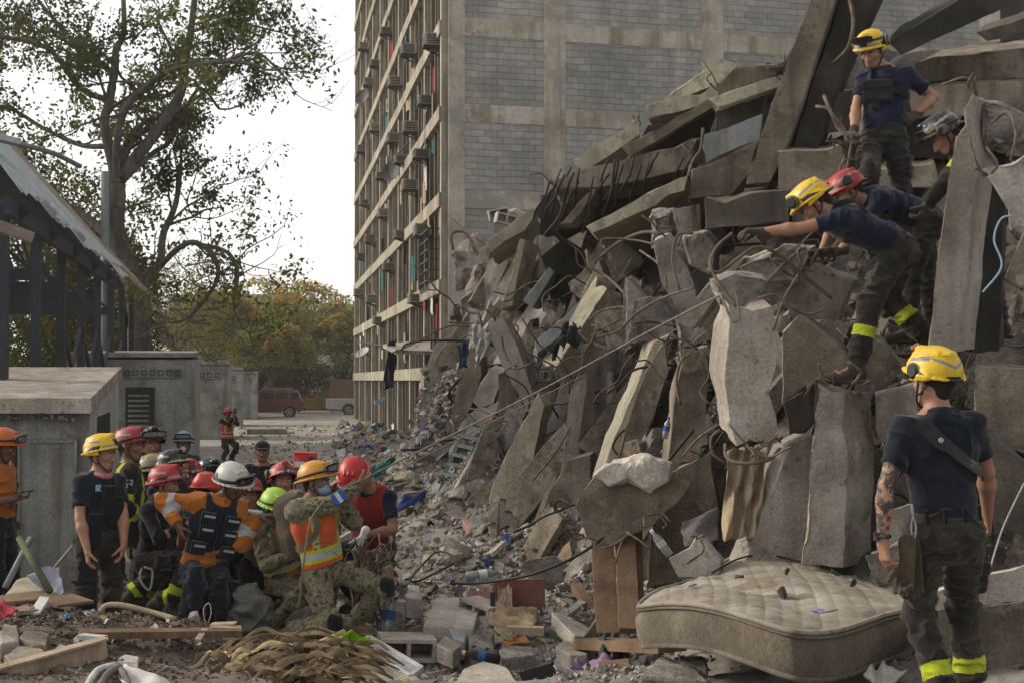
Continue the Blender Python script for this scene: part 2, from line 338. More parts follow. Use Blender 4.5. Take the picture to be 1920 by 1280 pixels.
gm = zoned('ground', [([(.12, .1, .075), (.2, .175, .14), (.3, .28, .24)], 1.3, 14), ([(.018, .014, .010), (.04, .031, .023), (.085, .07, .055)], 3, 9), ([(.07, .045, .028), (.13, .085, .055), (.19, .135, .09)], 4, 25), ([(.17, .145, .11), (.25, .22, .175), (.33, .3, .25)], .5, 5)])
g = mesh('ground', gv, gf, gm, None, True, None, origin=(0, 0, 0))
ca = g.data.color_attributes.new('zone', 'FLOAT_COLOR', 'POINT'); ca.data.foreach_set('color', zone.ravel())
tag(g, kind='structure')
# ---------------------------------------------------------------- standing apartment building
BC = np.array((-1.95, 43.0, 0.0)); BD = nrm((-.1725, 1, 0)); BN = np.array((-BD[1], BD[0], 0.0))   # along the facade; outward normal (left)
BE = nrm((.9675, .2527, 0)); BEN = np.array((BE[1], -BE[0], 0.0))       # along the end wall; outward normal (towards camera)
BZ = np.array((0, 0, 1.0))
NB = 9; BAY = 4.79; ST = 2.63; Z0 = 2.55; NF = 10; LEN = NB * BAY
rng = random.Random(5)
bld = empty('apartment_building', BC, 'tall grey apartment block with a grid facade, standing behind the collapsed part', 'building')
mat('facade_frame', [(.17, .145, .105), (.27, .24, .18), (.36, .325, .255)], 1.2, .3, 12, rnd=0, streak=(3.5, .75, (.11, .09, .065)))
mat('facade_wall', [(.075, .062, .046), (.13, .11, .085), (.19, .165, .13)], .8, .3, 10, rnd=.25, streak=(3, .6, (.06, .05, .04)))
mat('end_frame', [(.24, .19, .145), (.37, .33, .27), (.46, .42, .36)], .7, .4, 10, rnd=0, streak=(1.6, .8, (.13, .08, .045)), spots=[(.5, .54, (.24, .23, .21), .8), (1.7, .6, (.5, .47, .42), .5)])
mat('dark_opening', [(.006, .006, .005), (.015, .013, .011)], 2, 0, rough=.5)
mat('window_glass', [(.04, .05, .05), (.09, .10, .095)], 1.5, 0, rough=.15, rnd=.4, spec=.6)
def fp(s, z, o=0.0): return BC + BD * s + BZ * z + BN * o
ax = (BD, BN, BZ)
# structural grid
def single(name, m, parent, *a): return MB().box(*a).build(name, m, parent)
def singles(name, m, parent, items, cap=100):
    items.sort(key=lambda it: it[0][1])
    for it in items[:cap]: single(name, m, parent, *it)
    if len(items) > cap:
        q_ = MB()
        for it in items[cap:]: q_.box(*it)
        tag(q_.build(name, m, parent), kind='stuff')
for i in range(NB + 1): single('facade_column', M['facade_frame'], bld, fp(i * BAY - (0 if i else -.16), (NF * ST + Z0) / 2, -.05), (.34, .5, NF * ST + Z0), ax)
for k in range(NF + 1):
    mb = MB()
    for i in range(NB):
        mb.box(fp((i + .5) * BAY, Z0 + k * ST, .10 + rng.uniform(-.01, .01)), (BAY - .02, .34, .42), ax)
    mb.build('floor_beam', M['facade_frame'], bld)
# secondary mullions, infill panels
mb, w, gl, sh, pale = [], [], [], [], []
for k in range(-1, NF):
    zb = Z0 + k * ST + .25; zt = zb + ST - .5
    if k < 0: zb = 0
    for i in range(NB):
        s0 = i * BAY + .17; wd = BAY - .34
        fr = [0, rng.uniform(.18, .3), rng.uniform(.42, .56), rng.uniform(.68, .82), 1]
        for j in range(4):
            a, b = s0 + fr[j] * wd, s0 + fr[j + 1] * wd
            if j: mb.append((fp(a, (zb + zt) / 2, -.02), (.13, .3, zt - zb), ax))
            t = rng.random(); c = (a + b) / 2; W_ = b - a - .13
            sill = zb + rng.uniform(.7, 1.0) if t < .75 else zb
            head = zt - (rng.uniform(.1, .5) if t < .75 else 0)
            if sill > zb: w.append((fp(c, (zb + sill) / 2, -.16), (W_, .14, sill - zb), ax))
            if head < zt: w.append((fp(c, (head + zt) / 2, -.16), (W_, .14, zt - head), ax))
            r = rng.random()
            tgt = gl if r < .3 else (sh if r < .75 else pale)
            if t < .85: tgt.append((fp(c, (sill + head) / 2, -.12 - rng.uniform(0, .18)), (W_, .05, head - sill), ax))
singles('mullion', M['facade_wall'], bld, mb)
mat('shutter', [(.06, .05, .038), (.1, .085, .065), (.15, .13, .1)], 1, .5, 9, rnd=0, sx=(1, 1, 6))
mat('pale_panel', [(.2, .18, .14), (.3, .27, .22), (.12, .15, .14)], .8, .2, 12, rnd=0)
singles('infill_wall', M['facade_wall'], bld, w); singles('window', M['window_glass'], bld, gl); singles('louvre_shutter', M['shutter'], bld, sh); singles('curtained_window', M['pale_panel'], bld, pale)
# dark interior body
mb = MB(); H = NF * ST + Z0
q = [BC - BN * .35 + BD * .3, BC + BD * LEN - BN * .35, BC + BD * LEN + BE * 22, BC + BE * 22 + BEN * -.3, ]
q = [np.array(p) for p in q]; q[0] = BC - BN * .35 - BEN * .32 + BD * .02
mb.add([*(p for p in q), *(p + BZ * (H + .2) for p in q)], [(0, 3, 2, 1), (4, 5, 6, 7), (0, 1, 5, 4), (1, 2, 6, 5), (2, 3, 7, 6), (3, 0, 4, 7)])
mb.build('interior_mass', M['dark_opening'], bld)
# end wall: concrete frame, block panels
cx = [0, .95, 3.85, 4.75, 9.4, 10.3, 14.6, 15.5, 20.5]   # edges along the wall: column, panel, column ...
mb = MB()
def ep(s, z, o=0.0): return BC + BE * s + BZ * z + BEN * o
ex = (BE, BEN, BZ)
for k, (a, b) in enumerate([(0, .5), (3.0, 3.7), (8.2, 8.95), (12.9, 13.6), (18.2, 19)]):
    single('end_wall_column', M['end_frame'], bld, ep((a + b) / 2, H / 2, -.08), (b - a, .44, H), ex)
mb = MB()
cols_ = [(.5, 3.0), (3.7, 8.2), (8.95, 12.9), (13.6, 18.2)]
for k in range(NF + 1):
    for a, b in cols_:
        single('end_wall_beam', M['end_frame'], bld, ep((a + b) / 2, Z0 + k * ST + .02, -.075), (b - a, .42, .55), ex)
bm_ = mat('block_wall', [(.2, .195, .175), (.275, .268, .24), (.35, .34, .31)], .5, .4, 22, rnd=.06, streak=(1.3, .55, (.17, .16, .14)), spots=[(.8, .62, (.4, .39, .36), .5)])
# brick pattern for the block panels
t = bm_.node_tree; N = t.nodes; L = t.links
tc = N.new('ShaderNodeTexCoord'); mp = N.new('ShaderNodeMapping'); mp.vector_type = 'POINT'
ang = math.atan2(BE[1], BE[0]); mp.inputs['Rotation'].default_value = (0, 0, -ang); L.new(tc.outputs['Object'], mp.inputs[0])
sx = N.new('ShaderNodeSeparateXYZ'); L.new(mp.outputs[0], sx.inputs[0]); cb = N.new('ShaderNodeCombineXYZ'); L.new(sx.outputs[0], cb.inputs[0]); L.new(sx.outputs[2], cb.inputs[1])
nz = N.new('ShaderNodeTexNoise'); nz.inputs['Scale'].default_value = 2.2; nz.inputs['Detail'].default_value = 3; L.new(cb.outputs[0], nz.inputs['Vector'])
vm = N.new('ShaderNodeVectorMath'); vm.operation = 'MULTIPLY_ADD'; vm.inputs[1].default_value = (.16, .11, 0); L.new(nz.outputs['Color'], vm.inputs[0]); L.new(cb.outputs[0], vm.inputs[2])
br = N.new('ShaderNodeTexBrick'); br.offset = .5; br.inputs['Scale'].default_value = 1; br.inputs['Mortar Size'].default_value = .010; br.inputs['Mortar Smooth'].default_value = .3
br.inputs['Brick Width'].default_value = .40; br.inputs['Row Height'].default_value = .2; br.inputs['Bias'].default_value = 0
br.inputs['Color1'].default_value = (.86, .86, .86, 1); br.inputs['Color2'].default_value = (1.12, 1.12, 1.1, 1); br.inputs['Mortar'].default_value = (.72, .7, .66, 1)
L.new(vm.outputs[0], br.inputs['Vector'])
b = N['Principled BSDF']; src = b.inputs['Base Color'].links[0].from_socket
mx = N.new('ShaderNodeMix'); mx.data_type = 'RGBA'; mx.blend_type = 'MULTIPLY'; mx.inputs[0].default_value = 1; L.new(src, mx.inputs[6]); L.new(br.outputs['Color'], mx.inputs[7]); L.new(mx.outputs[2], b.inputs['Base Color'])
bp = N.new('ShaderNodeBump'); bp.inputs['Strength'].default_value = .9; bp.inputs['Distance'].default_value = .03; bp.invert = True
L.new(br.outputs['Fac'], bp.inputs['Height']); L.new(b.inputs['Normal'].links[0].from_socket, bp.inputs['Normal']); L.new(bp.outputs[0], b.inputs['Normal'])
mb = MB()
for k in range(-1, NF):
    for a, b_ in cols_:
        zb = Z0 + k * ST + .3 if k >= 0 else 0
        single('block_panel', bm_, bld, ep((a + b_) / 2, (zb + Z0 + (k + 1) * ST - .255) / 2, -.03), (b_ - a - .004, .30, Z0 + (k + 1) * ST - .255 - zb), ex)
# entrance canopy
mb = MB(); c0 = P(745, 655, 50)
mb.add([P(718, 645, 48), P(845, 632, 47), P(845, 660, 45.5), P(742, 655, 44.5), P(718, 652, 48), P(845, 640, 47), P(845, 665, 45.5), P(742, 664, 44.5)],
       [(0, 3, 2, 1), (4, 5, 6, 7), (0, 1, 5, 4), (1, 2, 6, 5), (2, 3, 7, 6), (3, 0, 4, 7)])
mb.build('canopy', M['concrete'], bld)
# ---- things hung on the facade
mat('ac_white', [(.32, .3, .26), (.42, .4, .35)], 3, .1, 30, rough=.6, rnd=.3, streak=(20, .5, (.16, .11, .07)))
mat('dark_metal', [(.02, .019, .018), (.04, .037, .034)], 5, .1, 40, rough=.6)
ROWS = ['topmost', 'second from top', 'upper', 'middle', 'lower', 'low', 'lowest']
def near_f(px, py):   # point of the facade plane seen at a pixel
    d = P(px, py, 1.0) - np.array((0, 0, CH)); o = np.array((0, 0, CH)); nn = BN
    t = np.dot(BC - o, nn) / np.dot(d, nn); return o + d * t
def ac(px, py, lab, sc=1.0):
    sc *= .78; p = near_f(px, py) + BN * .36
    r = empty('air_conditioner', p, lab, 'air conditioner', 'window air conditioners on the facade')
    MB().box(p, (.8 * sc, .55, .48 * sc), ax).build('housing', M['ac_white'], r)
    m_ = MB()
    for j in range(5): m_.box(p + BN * .28 + BZ * (-.16 + .08 * j) * sc, (.66 * sc, .012, .035), ax)
    for j in range(5): m_.box(p - BD * .403 * sc + BZ * (-.16 + .08 * j) * sc, (.012, .4, .035), ax)
    m_.build('grille', M['dark_metal'], r)
    m_ = MB()
    for sg in (-1, 1): m_.bar(p + BD * .3 * sg * sc - BZ * .26 * sc + BN * .2, p + BD * .3 * sg * sc - BZ * .6 * sc - BN * .4, .04, .04)
    m_.box(p - BZ * .255 * sc, (.84 * sc, .6, .03), ax); m_.build('bracket', M['dark_metal'], r)
for px, py, lab in ((832, 78, 'air conditioner under the topmost right bay beside the building corner'), (784, 95, 'air conditioner beside the yellowish bundle high on the facade'),
                    (757, 155, 'rusty white air conditioner above the striped awning'), (705, 155, 'white air conditioner left of the one above the striped awning'),
                    (694, 88, 'small far air conditioner near the upper left edge of the facade'), (788, 240, 'air conditioner between striped awning and building corner'),
                    (755, 260, 'air conditioner right under the striped awning'), (787, 348, 'air conditioner just right of the big satellite dish'),
                    (735, 400, 'air conditioner hanging below left of the big satellite dish'), (708, 448, 'grey air conditioner low in the far bays'),
                    (812, 432, 'bluish air conditioner above the barred window cage'), (718, 240, 'rounded air conditioner hanging in the upper middle of the facade'),
                    (690, 280, 'far air conditioner at left edge below the round dish'), (710, 560, 'white air conditioner on the low sill of the facade'),
                    (685, 548, 'dark air conditioner low at the left end of the facade')):
    ac(px, py, lab)
for px, py in ((820, 190), (740, 60), (718, 120), (770, 300), (800, 560), (730, 330), (745, 500), (696, 380), (770, 440), (810, 290), (690, 480), (725, 600)): ac(px, py, 'small boxed air conditioner ' + where(near_f(px, py)), .8)
def dish(px, py, r, lab, dirv=(-.6, -1, .3), m='dark_metal'):
    p = near_f(px, py) + BN * .55; dv = nrm(dirv)
    rt = empty('satellite_dish', p, lab, 'satellite dish', 'satellite dishes on the facade')
    x = nrm(np.cross(dv, BZ)); y = np.cross(x, dv); v = []; f = []; n = 20; R = 6
    for s_, off in ((0, 0), (1, -.02)):
        for i in range(R + 1):
            for k in range(n):
                rr = r * i / R; a = 2 * math.pi * k / n
                v.append(p + (x * math.cos(a) + y * math.sin(a)) * rr + dv * (off + .22 * r * (i / R) ** 2))
        b0 = s_ * (R + 1) * n
        for i in range(R):
            for k in range(n): f.append((b0 + i * n + k, b0 + i * n + (k + 1) % n, b0 + (i + 1) * n + (k + 1) % n, b0 + (i + 1) * n + k))
    mesh('reflector', v, f, M[m], rt, True)
    MB().tube([p, p - BN * .9 - BZ * .3], .03).tube([p - y * r * .9, p + dv * r * .9], .015).box(p + dv * r * .9, (.08, .08, .08)).build('mount_arm', M['dark_metal'], rt)
dish(761, 323, .42, 'big round dark satellite dish in the middle of the facade'); dish(700, 184, .42, 'dark round satellite dish at the far left edge of the facade')
mat('dish_grey', [(.3, .31, .3)], 3, 0, rough=.5)
dish(700, 662, .4, 'pale grey satellite dish low on the facade left of the canopy', (-.5, -.6, .9), 'dish_grey')
# striped awning
def fabric_mat(name, cols, **k): return mat(name, cols, k.get('scale', 8), k.get('bump', .3), k.get('bscale', 60), rough=.95, rnd=k.get('rnd', .1), fine=.15, spec=.1)
fabric_mat('fab_black', [(.012, .012, .015), (.025, .025, .03)]); fabric_mat('fab_pale', [(.3, .3, .3), (.4, .4, .4)])
p = near_f(748, 212) + BN * .5; rt = empty('striped_awning', p, 'dark awning with white stripes flapping off the upper facade', 'awning')
m1, m2 = MB(), MB()
for j in range(14):
    t0, t1 = j / 14, (j + 1) / 14
    def aw(t, side):
        if t < .5: c = P(736, 198, 62) + (P(762, 212, 60) - P(736, 198, 62)) * t * 2
        else: c = P(762, 212, 60) + (P(770, 250, 59) - P(762, 212, 60)) * (t - .5) * 2
        return c + np.array((.0, 0, .35 if t < .5 else 0)) * side + np.array((.22, 0, 0)) * (side if t >= .5 else 0) + BZ * .08 * math.sin(t * 9)
    q = [aw(t0, -1), aw(t1, -1), aw(t1, 1), aw(t0, 1)]
    o_ = np.array((0, .12, 0))
    (m1 if j % 2 else m2).add(q + [a + o_ for a in q], [(0, 1, 2, 3), (7, 6, 5, 4), (0, 4, 5, 1), (3, 2, 6, 7), (0, 3, 7, 4), (1, 5, 6, 2)])
m1.build('black_stripe', M['fab_black'], rt); m2.build('white_stripe', M['fab_pale'], rt)
# barred window cage at the corner
p = near_f(825, 495) + BN * .5; rt = empty('window_cage', p, 'dark metal security cage on the window beside the building corner', 'window cage'); m_ = MB()
for a in np.linspace(-.55, .55, 6):
    m_.bar(p + BD * a * 2 - BZ * .9, p + BD * a * 2 + BZ * 1.0, .035, .035)
for z in np.linspace(-.9, 1.0, 7): m_.bar(p - BD * 1.1 + BZ * z, p + BD * 1.1 + BZ * z, .035, .035, up=(0, 1, 0)); m_.bar(p - BD * 1.1 + BZ * z, p - BD * 1.1 + BZ * z - BN * .5, .035, .035)
m_.build('bars', M['dark_metal'], rt)
def cloth(name, quad, Y, m, lab, cat, folds=5, amp=.06, n=22, seed=0, th=.012, group=None, bulge=0.0, nr=None):
    """hanging / lying cloth: quad of four photo points, rippled, with thickness"""
    c = [P(a[0], a[1], a[2] if len(a) > 2 else Y) for a in quad]
    nn = nrm(np.cross(c[1] - c[0], c[3] - c[0])); v = []
    A = np.linspace(0, 1, n)
    for layer in (0, 1):
        for j in range(n):
            for i in range(n):
                s_, t_ = A[i], A[j]
                p_ = (c[0] * (1 - s_) + c[1] * s_) * (1 - t_) + (c[3] * (1 - s_) + c[2] * s_) * t_
                q_ = np.array((s_ * folds, t_ * 1.3, seed * 3.7))
                d_ = amp * (math.sin(s_ * folds * 6.28 + 2.5 * math.sin(t_ * 3 + seed)) * .5 + float(vnoise(q_ * 1.7)) + .5 * float(vnoise(q_ * 4)))
                e_ = min(s_, 1 - s_, t_, 1 - t_); lat = .35 * amp * float(vnoise(q_ * 3 + 9))
                v.append(p_ + nn * (d_ + bulge * math.sin(s_ * 3.14) * math.sin(t_ * 3.14) - layer * th) + np.cross(nn, BZ + .01) * lat * 2 + np.array((0, 0, lat * 2)))
    f = []
    for j in range(n - 1):
        for i in range(n - 1):
            a = j * n + i; f.append((a, a + 1, a + n + 1, a + n)); b_ = a + n * n; f.append((b_ + n, b_ + n + 1, b_ + 1, b_))
    ring = [i for i in range(n)] + [j * n + n - 1 for j in range(1, n)] + [(n - 1) * n + i for i in range(n - 2, -1, -1)] + [j * n for j in range(n - 2, 0, -1)]
    for a, b_ in zip(ring, ring[1:] + ring[:1]): f.append((b_, a, a + n * n, b_ + n * n))
    o = mesh(name, v, f, M[m], None, True); return tag(o, lab, cat, group)
# ---------------------------------------------------------------- street side: utility boxes, shed, pole, cars, wall
mat('plaster', [(.12, .12, .105), (.22, .22, .2), (.31, .31, .29)], 1.3, .3, 18, rnd=.1, streak=(3, .75, (.045, .042, .036)), spots=[(1.6, .57, (.11, .1, .085), .7)])
mat('plaster_pale', [(.28, .29, .28), (.38, .39, .38)], 2, .25, 18, rnd=.1, streak=(6, .6, (.14, .14, .13)))
mat('steel_door', [(.11, .115, .11), (.17, .175, .165), (.22, .225, .21)], 2.5, .15, 25, rough=.7, streak=(7, .7, (.08, .055, .035)), spots=[(4, .64, (.1, .06, .035), .7)])
mat('black_iron', [(.012, .012, .012), (.025, .023, .02)], 6, .1, 50, rough=.6)
RD = nrm((-.185, 1, 0)); RS = np.array((RD[1], -RD[0], 0))        # along the street; across it (to the right)
def utility_box(fr, Y, wd, h0, h1, dp, lab, door=True):
    """concrete electricity hut: fr = photo x of its front right corner"""
    c = P(fr, 712, Y); c[2] = 0
    fx_ = nrm((1, .06, 0)); fy_ = RD
    r = empty('utility_hut', c, lab, 'utility hut')
    def q(s, d, z): return c - fx_ * s + fy_ * d + BZ * z
    MB().add([q(0, 0, 0), q(wd, 0, 0), q(wd, dp, 0), q(0, dp, 0), q(0, 0, h0 - .12), q(wd, 0, h0 - .12), q(wd, dp, h1 - .12), q(0, dp, h1 - .12)],
             [(0, 1, 2, 3), (4, 7, 6, 5), (0, 4, 5, 1), (1, 5, 6, 2), (2, 6, 7, 3), (3, 7, 4, 0)]).build('wall', M['plaster'], r)
    return r, q, fx_, fy_
def hut_roof(r, q, wd, h0, h1, dp, ov=.1, th=.14, m='plaster'):
    v = [q(-ov * .2, -ov, h0 - th), q(wd + ov, -ov, h0 - th), q(wd + ov, dp + ov, h1 - th), q(-ov * .2, dp + ov, h1 - th), q(-ov * .2, -ov, h0), q(wd + ov, -ov, h0), q(wd + ov, dp + ov, h1), q(-ov * .2, dp + ov, h1)]
    MB().add(v, [(0, 3, 2, 1), (4, 5, 6, 7), (0, 1, 5, 4), (1, 2, 6, 5), (2, 3, 7, 6), (3, 0, 4, 7)][::1]).build('roof', M[m], r)
# near hut
r, q, fx_, fy_ = utility_box(168, 15.2, 3.2, 2.12, 2.5, 3.4, 'nearest concrete utility hut with grey steel double doors and gravelly roof')
MB().add([q(-.012, .02, 0), q(-.012, 3.38, 0), q(-.012, 3.38, 2.36), q(-.012, .02, 1.98), q(.02, .02, 0), q(.02, 3.38, 0), q(.02, 3.38, 2.36), q(.02, .02, 1.98)], [(0, 1, 2, 3), (7, 6, 5, 4), (0, 3, 7, 4), (3, 2, 6, 7), (1, 5, 6, 2), (0, 4, 5, 1)]).build('side_wall', M['plaster_pale'], r)
hut_roof(r, q, 3.2, 2.16, 2.52, 3.4, .16, .16, 'concrete')
axd = (fx_, fy_, BZ)
for s0, w_ in ((.12, .62), (.80, .62), (2.1, .9)):
    d = MB().box(q(s0 + w_ / 2, -.03, .9), (w_, .05, 1.66), axd).build('door', M['steel_door'], r)
    m_ = MB()
    for a in (-.5, .5): m_.box(q(s0 + w_ / 2 + a * (w_ - .03), -.062, .9), (.03, .015, 1.62), axd)
    for z in (.1, 1.7): m_.box(q(s0 + w_ / 2, -.062, z), (w_ - .08, .015, .03), axd)
    m_.build('door_frame', M['steel_door'], d)
    m_ = MB()
    for j in range(7): m_.box(q(s0 + w_ * .6, -.063, 1.33 + .022 * j), (w_ * .5, .012, .010), axd)
    if s0 > .5: m_.build('vent_slots', M['black_iron'], d)
m_ = MB().bar(q(.77, -.07, .05), q(.77, -.07, 1.75), .035, .03, up=(0, 1, 0)); m_.box(q(.77, -.09, .82), (.12, .05, .07), axd).box(q(.77, -.09, 1.25), (.08, .05, .05), axd); m_.build('lock_bar', M['black_iron'], r)
m_ = MB()
for j in range(8): m_.box(q(-.014, .75 + j * .19 , 2.06 - (0 if j % 2 else .0) + .03 * j * .11 - .25), (.012, .13, .26), axd)
m_.build('vent_hole', M['black_iron'], r)
mat('debris_edge', [(.05, .04, .03), (.2, .19, .17)], 12, 1, 30, dist=.03)
m_ = MB(); rg = random.Random(4)
for j in range(70): m_.box(q(rg.uniform(.1, 3.1), rg.uniform(-.13, -.05), 1.97 - abs(rg.gauss(0, .02))), (rg.uniform(.02, .07), .05, rg.uniform(.01, .05)), axd)
tag(m_.build('crumbled_edge', M['debris_edge'], r), kind='stuff')
def vents(r, q, s0, n, z, sz, axd, name='vent_block'):
    for j in range(n):
        c = q(s0 + j * sz * 1.12, -.012, z)
        m_ = MB(); m_.box(c, (sz, .02, sz), axd, 0)
        for a in range(4):
            an = a * math.pi / 4; d_ = axd[0] * math.cos(an) + BZ * math.sin(an)
            m_.bar(c - d_ * sz * .5 - axd[1] * .02, c + d_ * sz * .5 - axd[1] * .02, .018 * sz / .2, .02, up=axd[1], mi=1)
        for a in (-1, 1):
            m_.box(c + axd[0] * a * sz * .5 - axd[1] * .02, (.03, .02, sz), axd, 1); m_.box(c + BZ * a * sz * .5 - axd[1] * .02, (sz, .02, .03), axd, 1)
        m_.build(name, [M['black_iron'], M['plaster']], r)
# second hut
r, q, fx_, fy_ = utility_box(366, 30, 2.66, 2.9, 3.0, 2.8, 'tall stained utility hut with louvred black door and row of vent blocks'); hut_roof(r, q, 2.66, 2.92, 3.02, 2.8, .04, .09); axd = (fx_, fy_, BZ)
MB().add([q(-.012, .02, 0), q(-.012, 2.8, 0), q(-.012, 2.8, 2.86), q(-.012, .02, 2.78), q(.02, .02, 0), q(.02, 2.8, 0), q(.02, 2.8, 2.86), q(.02, .02, 2.78)], [(0, 1, 2, 3), (7, 6, 5, 4), (0, 3, 7, 4), (3, 2, 6, 7), (1, 5, 6, 2), (0, 4, 5, 1)]).build('side_wall', M['plaster_pale'], r)
vents(r, q, .36, 7, 2.5, .158, axd)
d = MB().box(q(1.14, -.03, 1.1), (.6, .05, 2.2), axd).build('door', M['black_iron'], r); m_ = MB()
for j in range(16): m_.box(q(1.17, -.07, .45 + j * .105), (.44, .02, .045), axd)
m_.build('louvre', M['steel_door'], d)
for fr, Y, wd, h, lab in ((436, 56, 1.6, 3.05, 'third utility hut of the row along the street, behind the orange vest man'), (461, 71, 1.6, 2.95, 'fourth utility hut of the row along the street'), (489, 84, 1.6, 2.85, 'farthest utility hut with greenish paint beside the maroon car')):
    r, q, fx_, fy_ = utility_box(fr - 5, Y, wd, h, h, 3.4, lab); hut_roof(r, q, wd, h + .02, h + .02, 3.4, .06, .12); vents(r, q, .5, 3, h - .5, .25, (fx_, fy_, BZ))
    if Y > 80: MB().box(q(.85, -.02, 1.5), (.7, .03, 1.5), (fx_, fy_, BZ)).build('paint_patch', mat('paint_green', [(.12, .2, .17), (.2, .21, .19)], 3, 0), r)
    if Y < 60: MB().box(q(-.02, 1.7, 1.5), (.03, 3.4, 3.0), (fx_, fy_, BZ)).build('side_wall', M['plaster_pale'], r)
# plinth in front of the far huts
tag(MB().box(P(500, 800, 62) * (1, 1, 0) + (0, 0, .15), (1.7, 2.2, .22), (fx_, fy_, BZ)).build('concrete_step', M['plaster']), 'low grey concrete plinth at the foot of the far utility huts', 'plinth')
# steel shed
mat('corrugated', [(.24, .26, .27), (.34, .37, .38), (.42, .45, .46)], 3, .1, 20, rough=.55, metal=.1, spots=[(.9, .6, (.2, .16, .12), .6)])
mat('shed_steel', [(.015, .016, .022), (.03, .03, .036), (.02, .03, .055)], 2, .1, 20, rough=.6)
mat('rust_sheet', [(.2, .17, .13), (.3, .26, .21), (.22, .13, .08)], 2, .2, 20); mat('rust', [(.06, .035, .025), (.12, .075, .055), (.17, .13, .11)], 6, .3, 30)
sh = empty('steel_shed', P(60, 712, 22) * (1, 1, 0), 'dark open steel frame shed with a damaged corrugated roof', 'shed')
def sp_(t, off, z):    # t metres along the street from the near end, off metres to the left
    b0 = np.array((-5.95, 16.8, 0)); return b0 + RD * t - RS * off + BZ * z
EZ, AP = 4.55, 9.4
def roof_sheet(t0, t1, e0, name, m, dz=0, w_=4.4, seed=1):
    v = []; n = int((t1 - t0) / .05); rows = 14
    for lay in (0, 1):
        for i in range(n + 1):
            t = t0 + (t1 - t0) * i / n
            for j in range(rows + 1):
                s_ = j / rows; c_ = .022 * math.sin(t * 2 * math.pi / .2)
                sag = -.07 * float(vnoise(np.array((t * .8, s_ * 2, seed)))) 
                v.append(sp_(t, e0 + s_ * w_ - (.08 * float(vnoise(np.array((t * 5, 3., seed)))) if j == 0 else 0), EZ + dz + (AP - EZ) * s_ * w_ / 4.4 + c_ + sag - lay * .01))
    f = []; R_ = rows + 1; o = (n + 1) * R_
    for i in range(n):
        for j in range(rows):
            a = i * R_ + j; f.append((a, a + 1, a + R_ + 1, a + R_)); f.append((a + o + R_, a + o + R_ + 1, a + o + 1, a + o))
    ring = [j for j in range(R_)] + [i * R_ + rows for i in range(1, n + 1)] + [n * R_ + j for j in range(rows - 1, -1, -1)] + [i * R_ for i in range(n - 1, 0, -1)]
    for a, b_ in zip(ring, ring[1:] + ring[:1]): f.append((b_, a, a + o, b_ + o))
    mesh(name, v, f, M[m], sh, False)
roof_sheet(-.6, 13.2, -.25, 'corrugated_roof', 'corrugated')
roof_sheet(13.6, 20, -.3, 'rusty_roof_sheet', 'rust_sheet', 0, 3.4, 5)
roof_sheet(21.5, 27, -.3, 'rusty_roof_sheet', 'rust_sheet', -.3, 2.4, 8)
m_ = MB()
for i, t in enumerate((.2, 2.9, 5.6, 8.3, 11, 13.7, 16.4, 19.1)):
    for off in (.1, 5.5):
        m_ = MB(); m_.bar(sp_(t, off, 0), sp_(t, off, EZ - .1), .12, .2, up=RD); m_.build('post', M['shed_steel'], sh)
    if t < 15:
        m_ = MB(); m_.bar(sp_(t, -.15, EZ - .25), sp_(t, 4.2, AP - .45), .1, .14).bar(sp_(t, .1, EZ - .75), sp_(t, 5.5, EZ - .75), .1, .16)
        for k in range(6): m_.bar(sp_(t, .1 + k * .7, EZ - .75), sp_(t, .5 + k * .7, EZ - .4 + k * .55), .05, .05)
        m_.build('truss', M['shed_steel'], sh)
for i, t in enumerate((.2, 2.9, 5.6, 8.3, 11, 13.7)):
    def brace(*w_): MB().bar(*w_).build('bracing', M['shed_steel'], sh)
    for z0, z1 in ((.3, 1.7), (1.7, 3.1), (3.1, EZ - .4)):
        brace(sp_(t, 5.5, z0), sp_(t + 2.7, 5.5, z1), .06, .08); brace(sp_(t, 5.5, z1), sp_(t + 2.7, 5.5, z0), .06, .08)
    if i > 1: brace(sp_(t, .1, 1.8), sp_(t + 2.7, .1, 3.3), .06, .08); brace(sp_(t, .1, 3.3), sp_(t + 2.7, .1, 1.8), .06, .08)
MB().bar(sp_(-.5, -.05, EZ - .2), sp_(13.2, -.05, EZ - .2), .08, .2).build('eave_beam', M['shed_steel'], sh)
m_ = MB()
for j in range(34): 
    a = -1.5 + j * .62
    if j % 9 != 4: m_.box(sp_(a, 6.2, 1.6), (.05, .5, 3.2 + .2 * (j % 3)), (RS, RD, BZ), j % 2)
m_.build('slatted_back_wall', [M['timber'], M['shed_steel']], sh)
mat('peeled_board', [(.16, .12, .1), (.24, .2, .17)], 5, .3, 30)
MB().bar(P(-20, 418, 15.5), P(60, 446, 15.8), .1, .12).build('eave_board', M['peeled_board'], sh)
# pole and street lamp arm
mat('galvanised', [(.12, .14, .14), (.18, .205, .2)], 8, .1, 30, rough=.6, streak=(14, .5, (.09, .075, .06)))
pt = P(197, 322, 33.5); r = empty('metal_pole', (pt[0], pt[1], 0), 'grey metal pole standing in front of the big tree', 'pole')
MB().tube([(pt[0], pt[1], 0), (pt[0] + .02, pt[1], pt[2] * .5), pt], [.12, .105, .095], 12).build('shaft', M['galvanised'], r, True)
MB().tube([P(186, 499, 33.3), P(209, 499, 33.3)], .05, 8).build('clamp', M['dark_metal'], r)
r = empty('street_lamp', P(-60, 712, 17) * (1, 1, 0), 'grey street lamp arm reaching in from the left edge', 'street lamp')
MB().tube(spline([(P(-60, 712, 17) * (1, 1, 0)), P(-60, 400, 17), P(-30, 265, 17), P(40, 272, 17.5), P(100, 288, 18), P(150, 312, 18.6)]), .035, 8).build('arm', M['galvanised'], r, True)
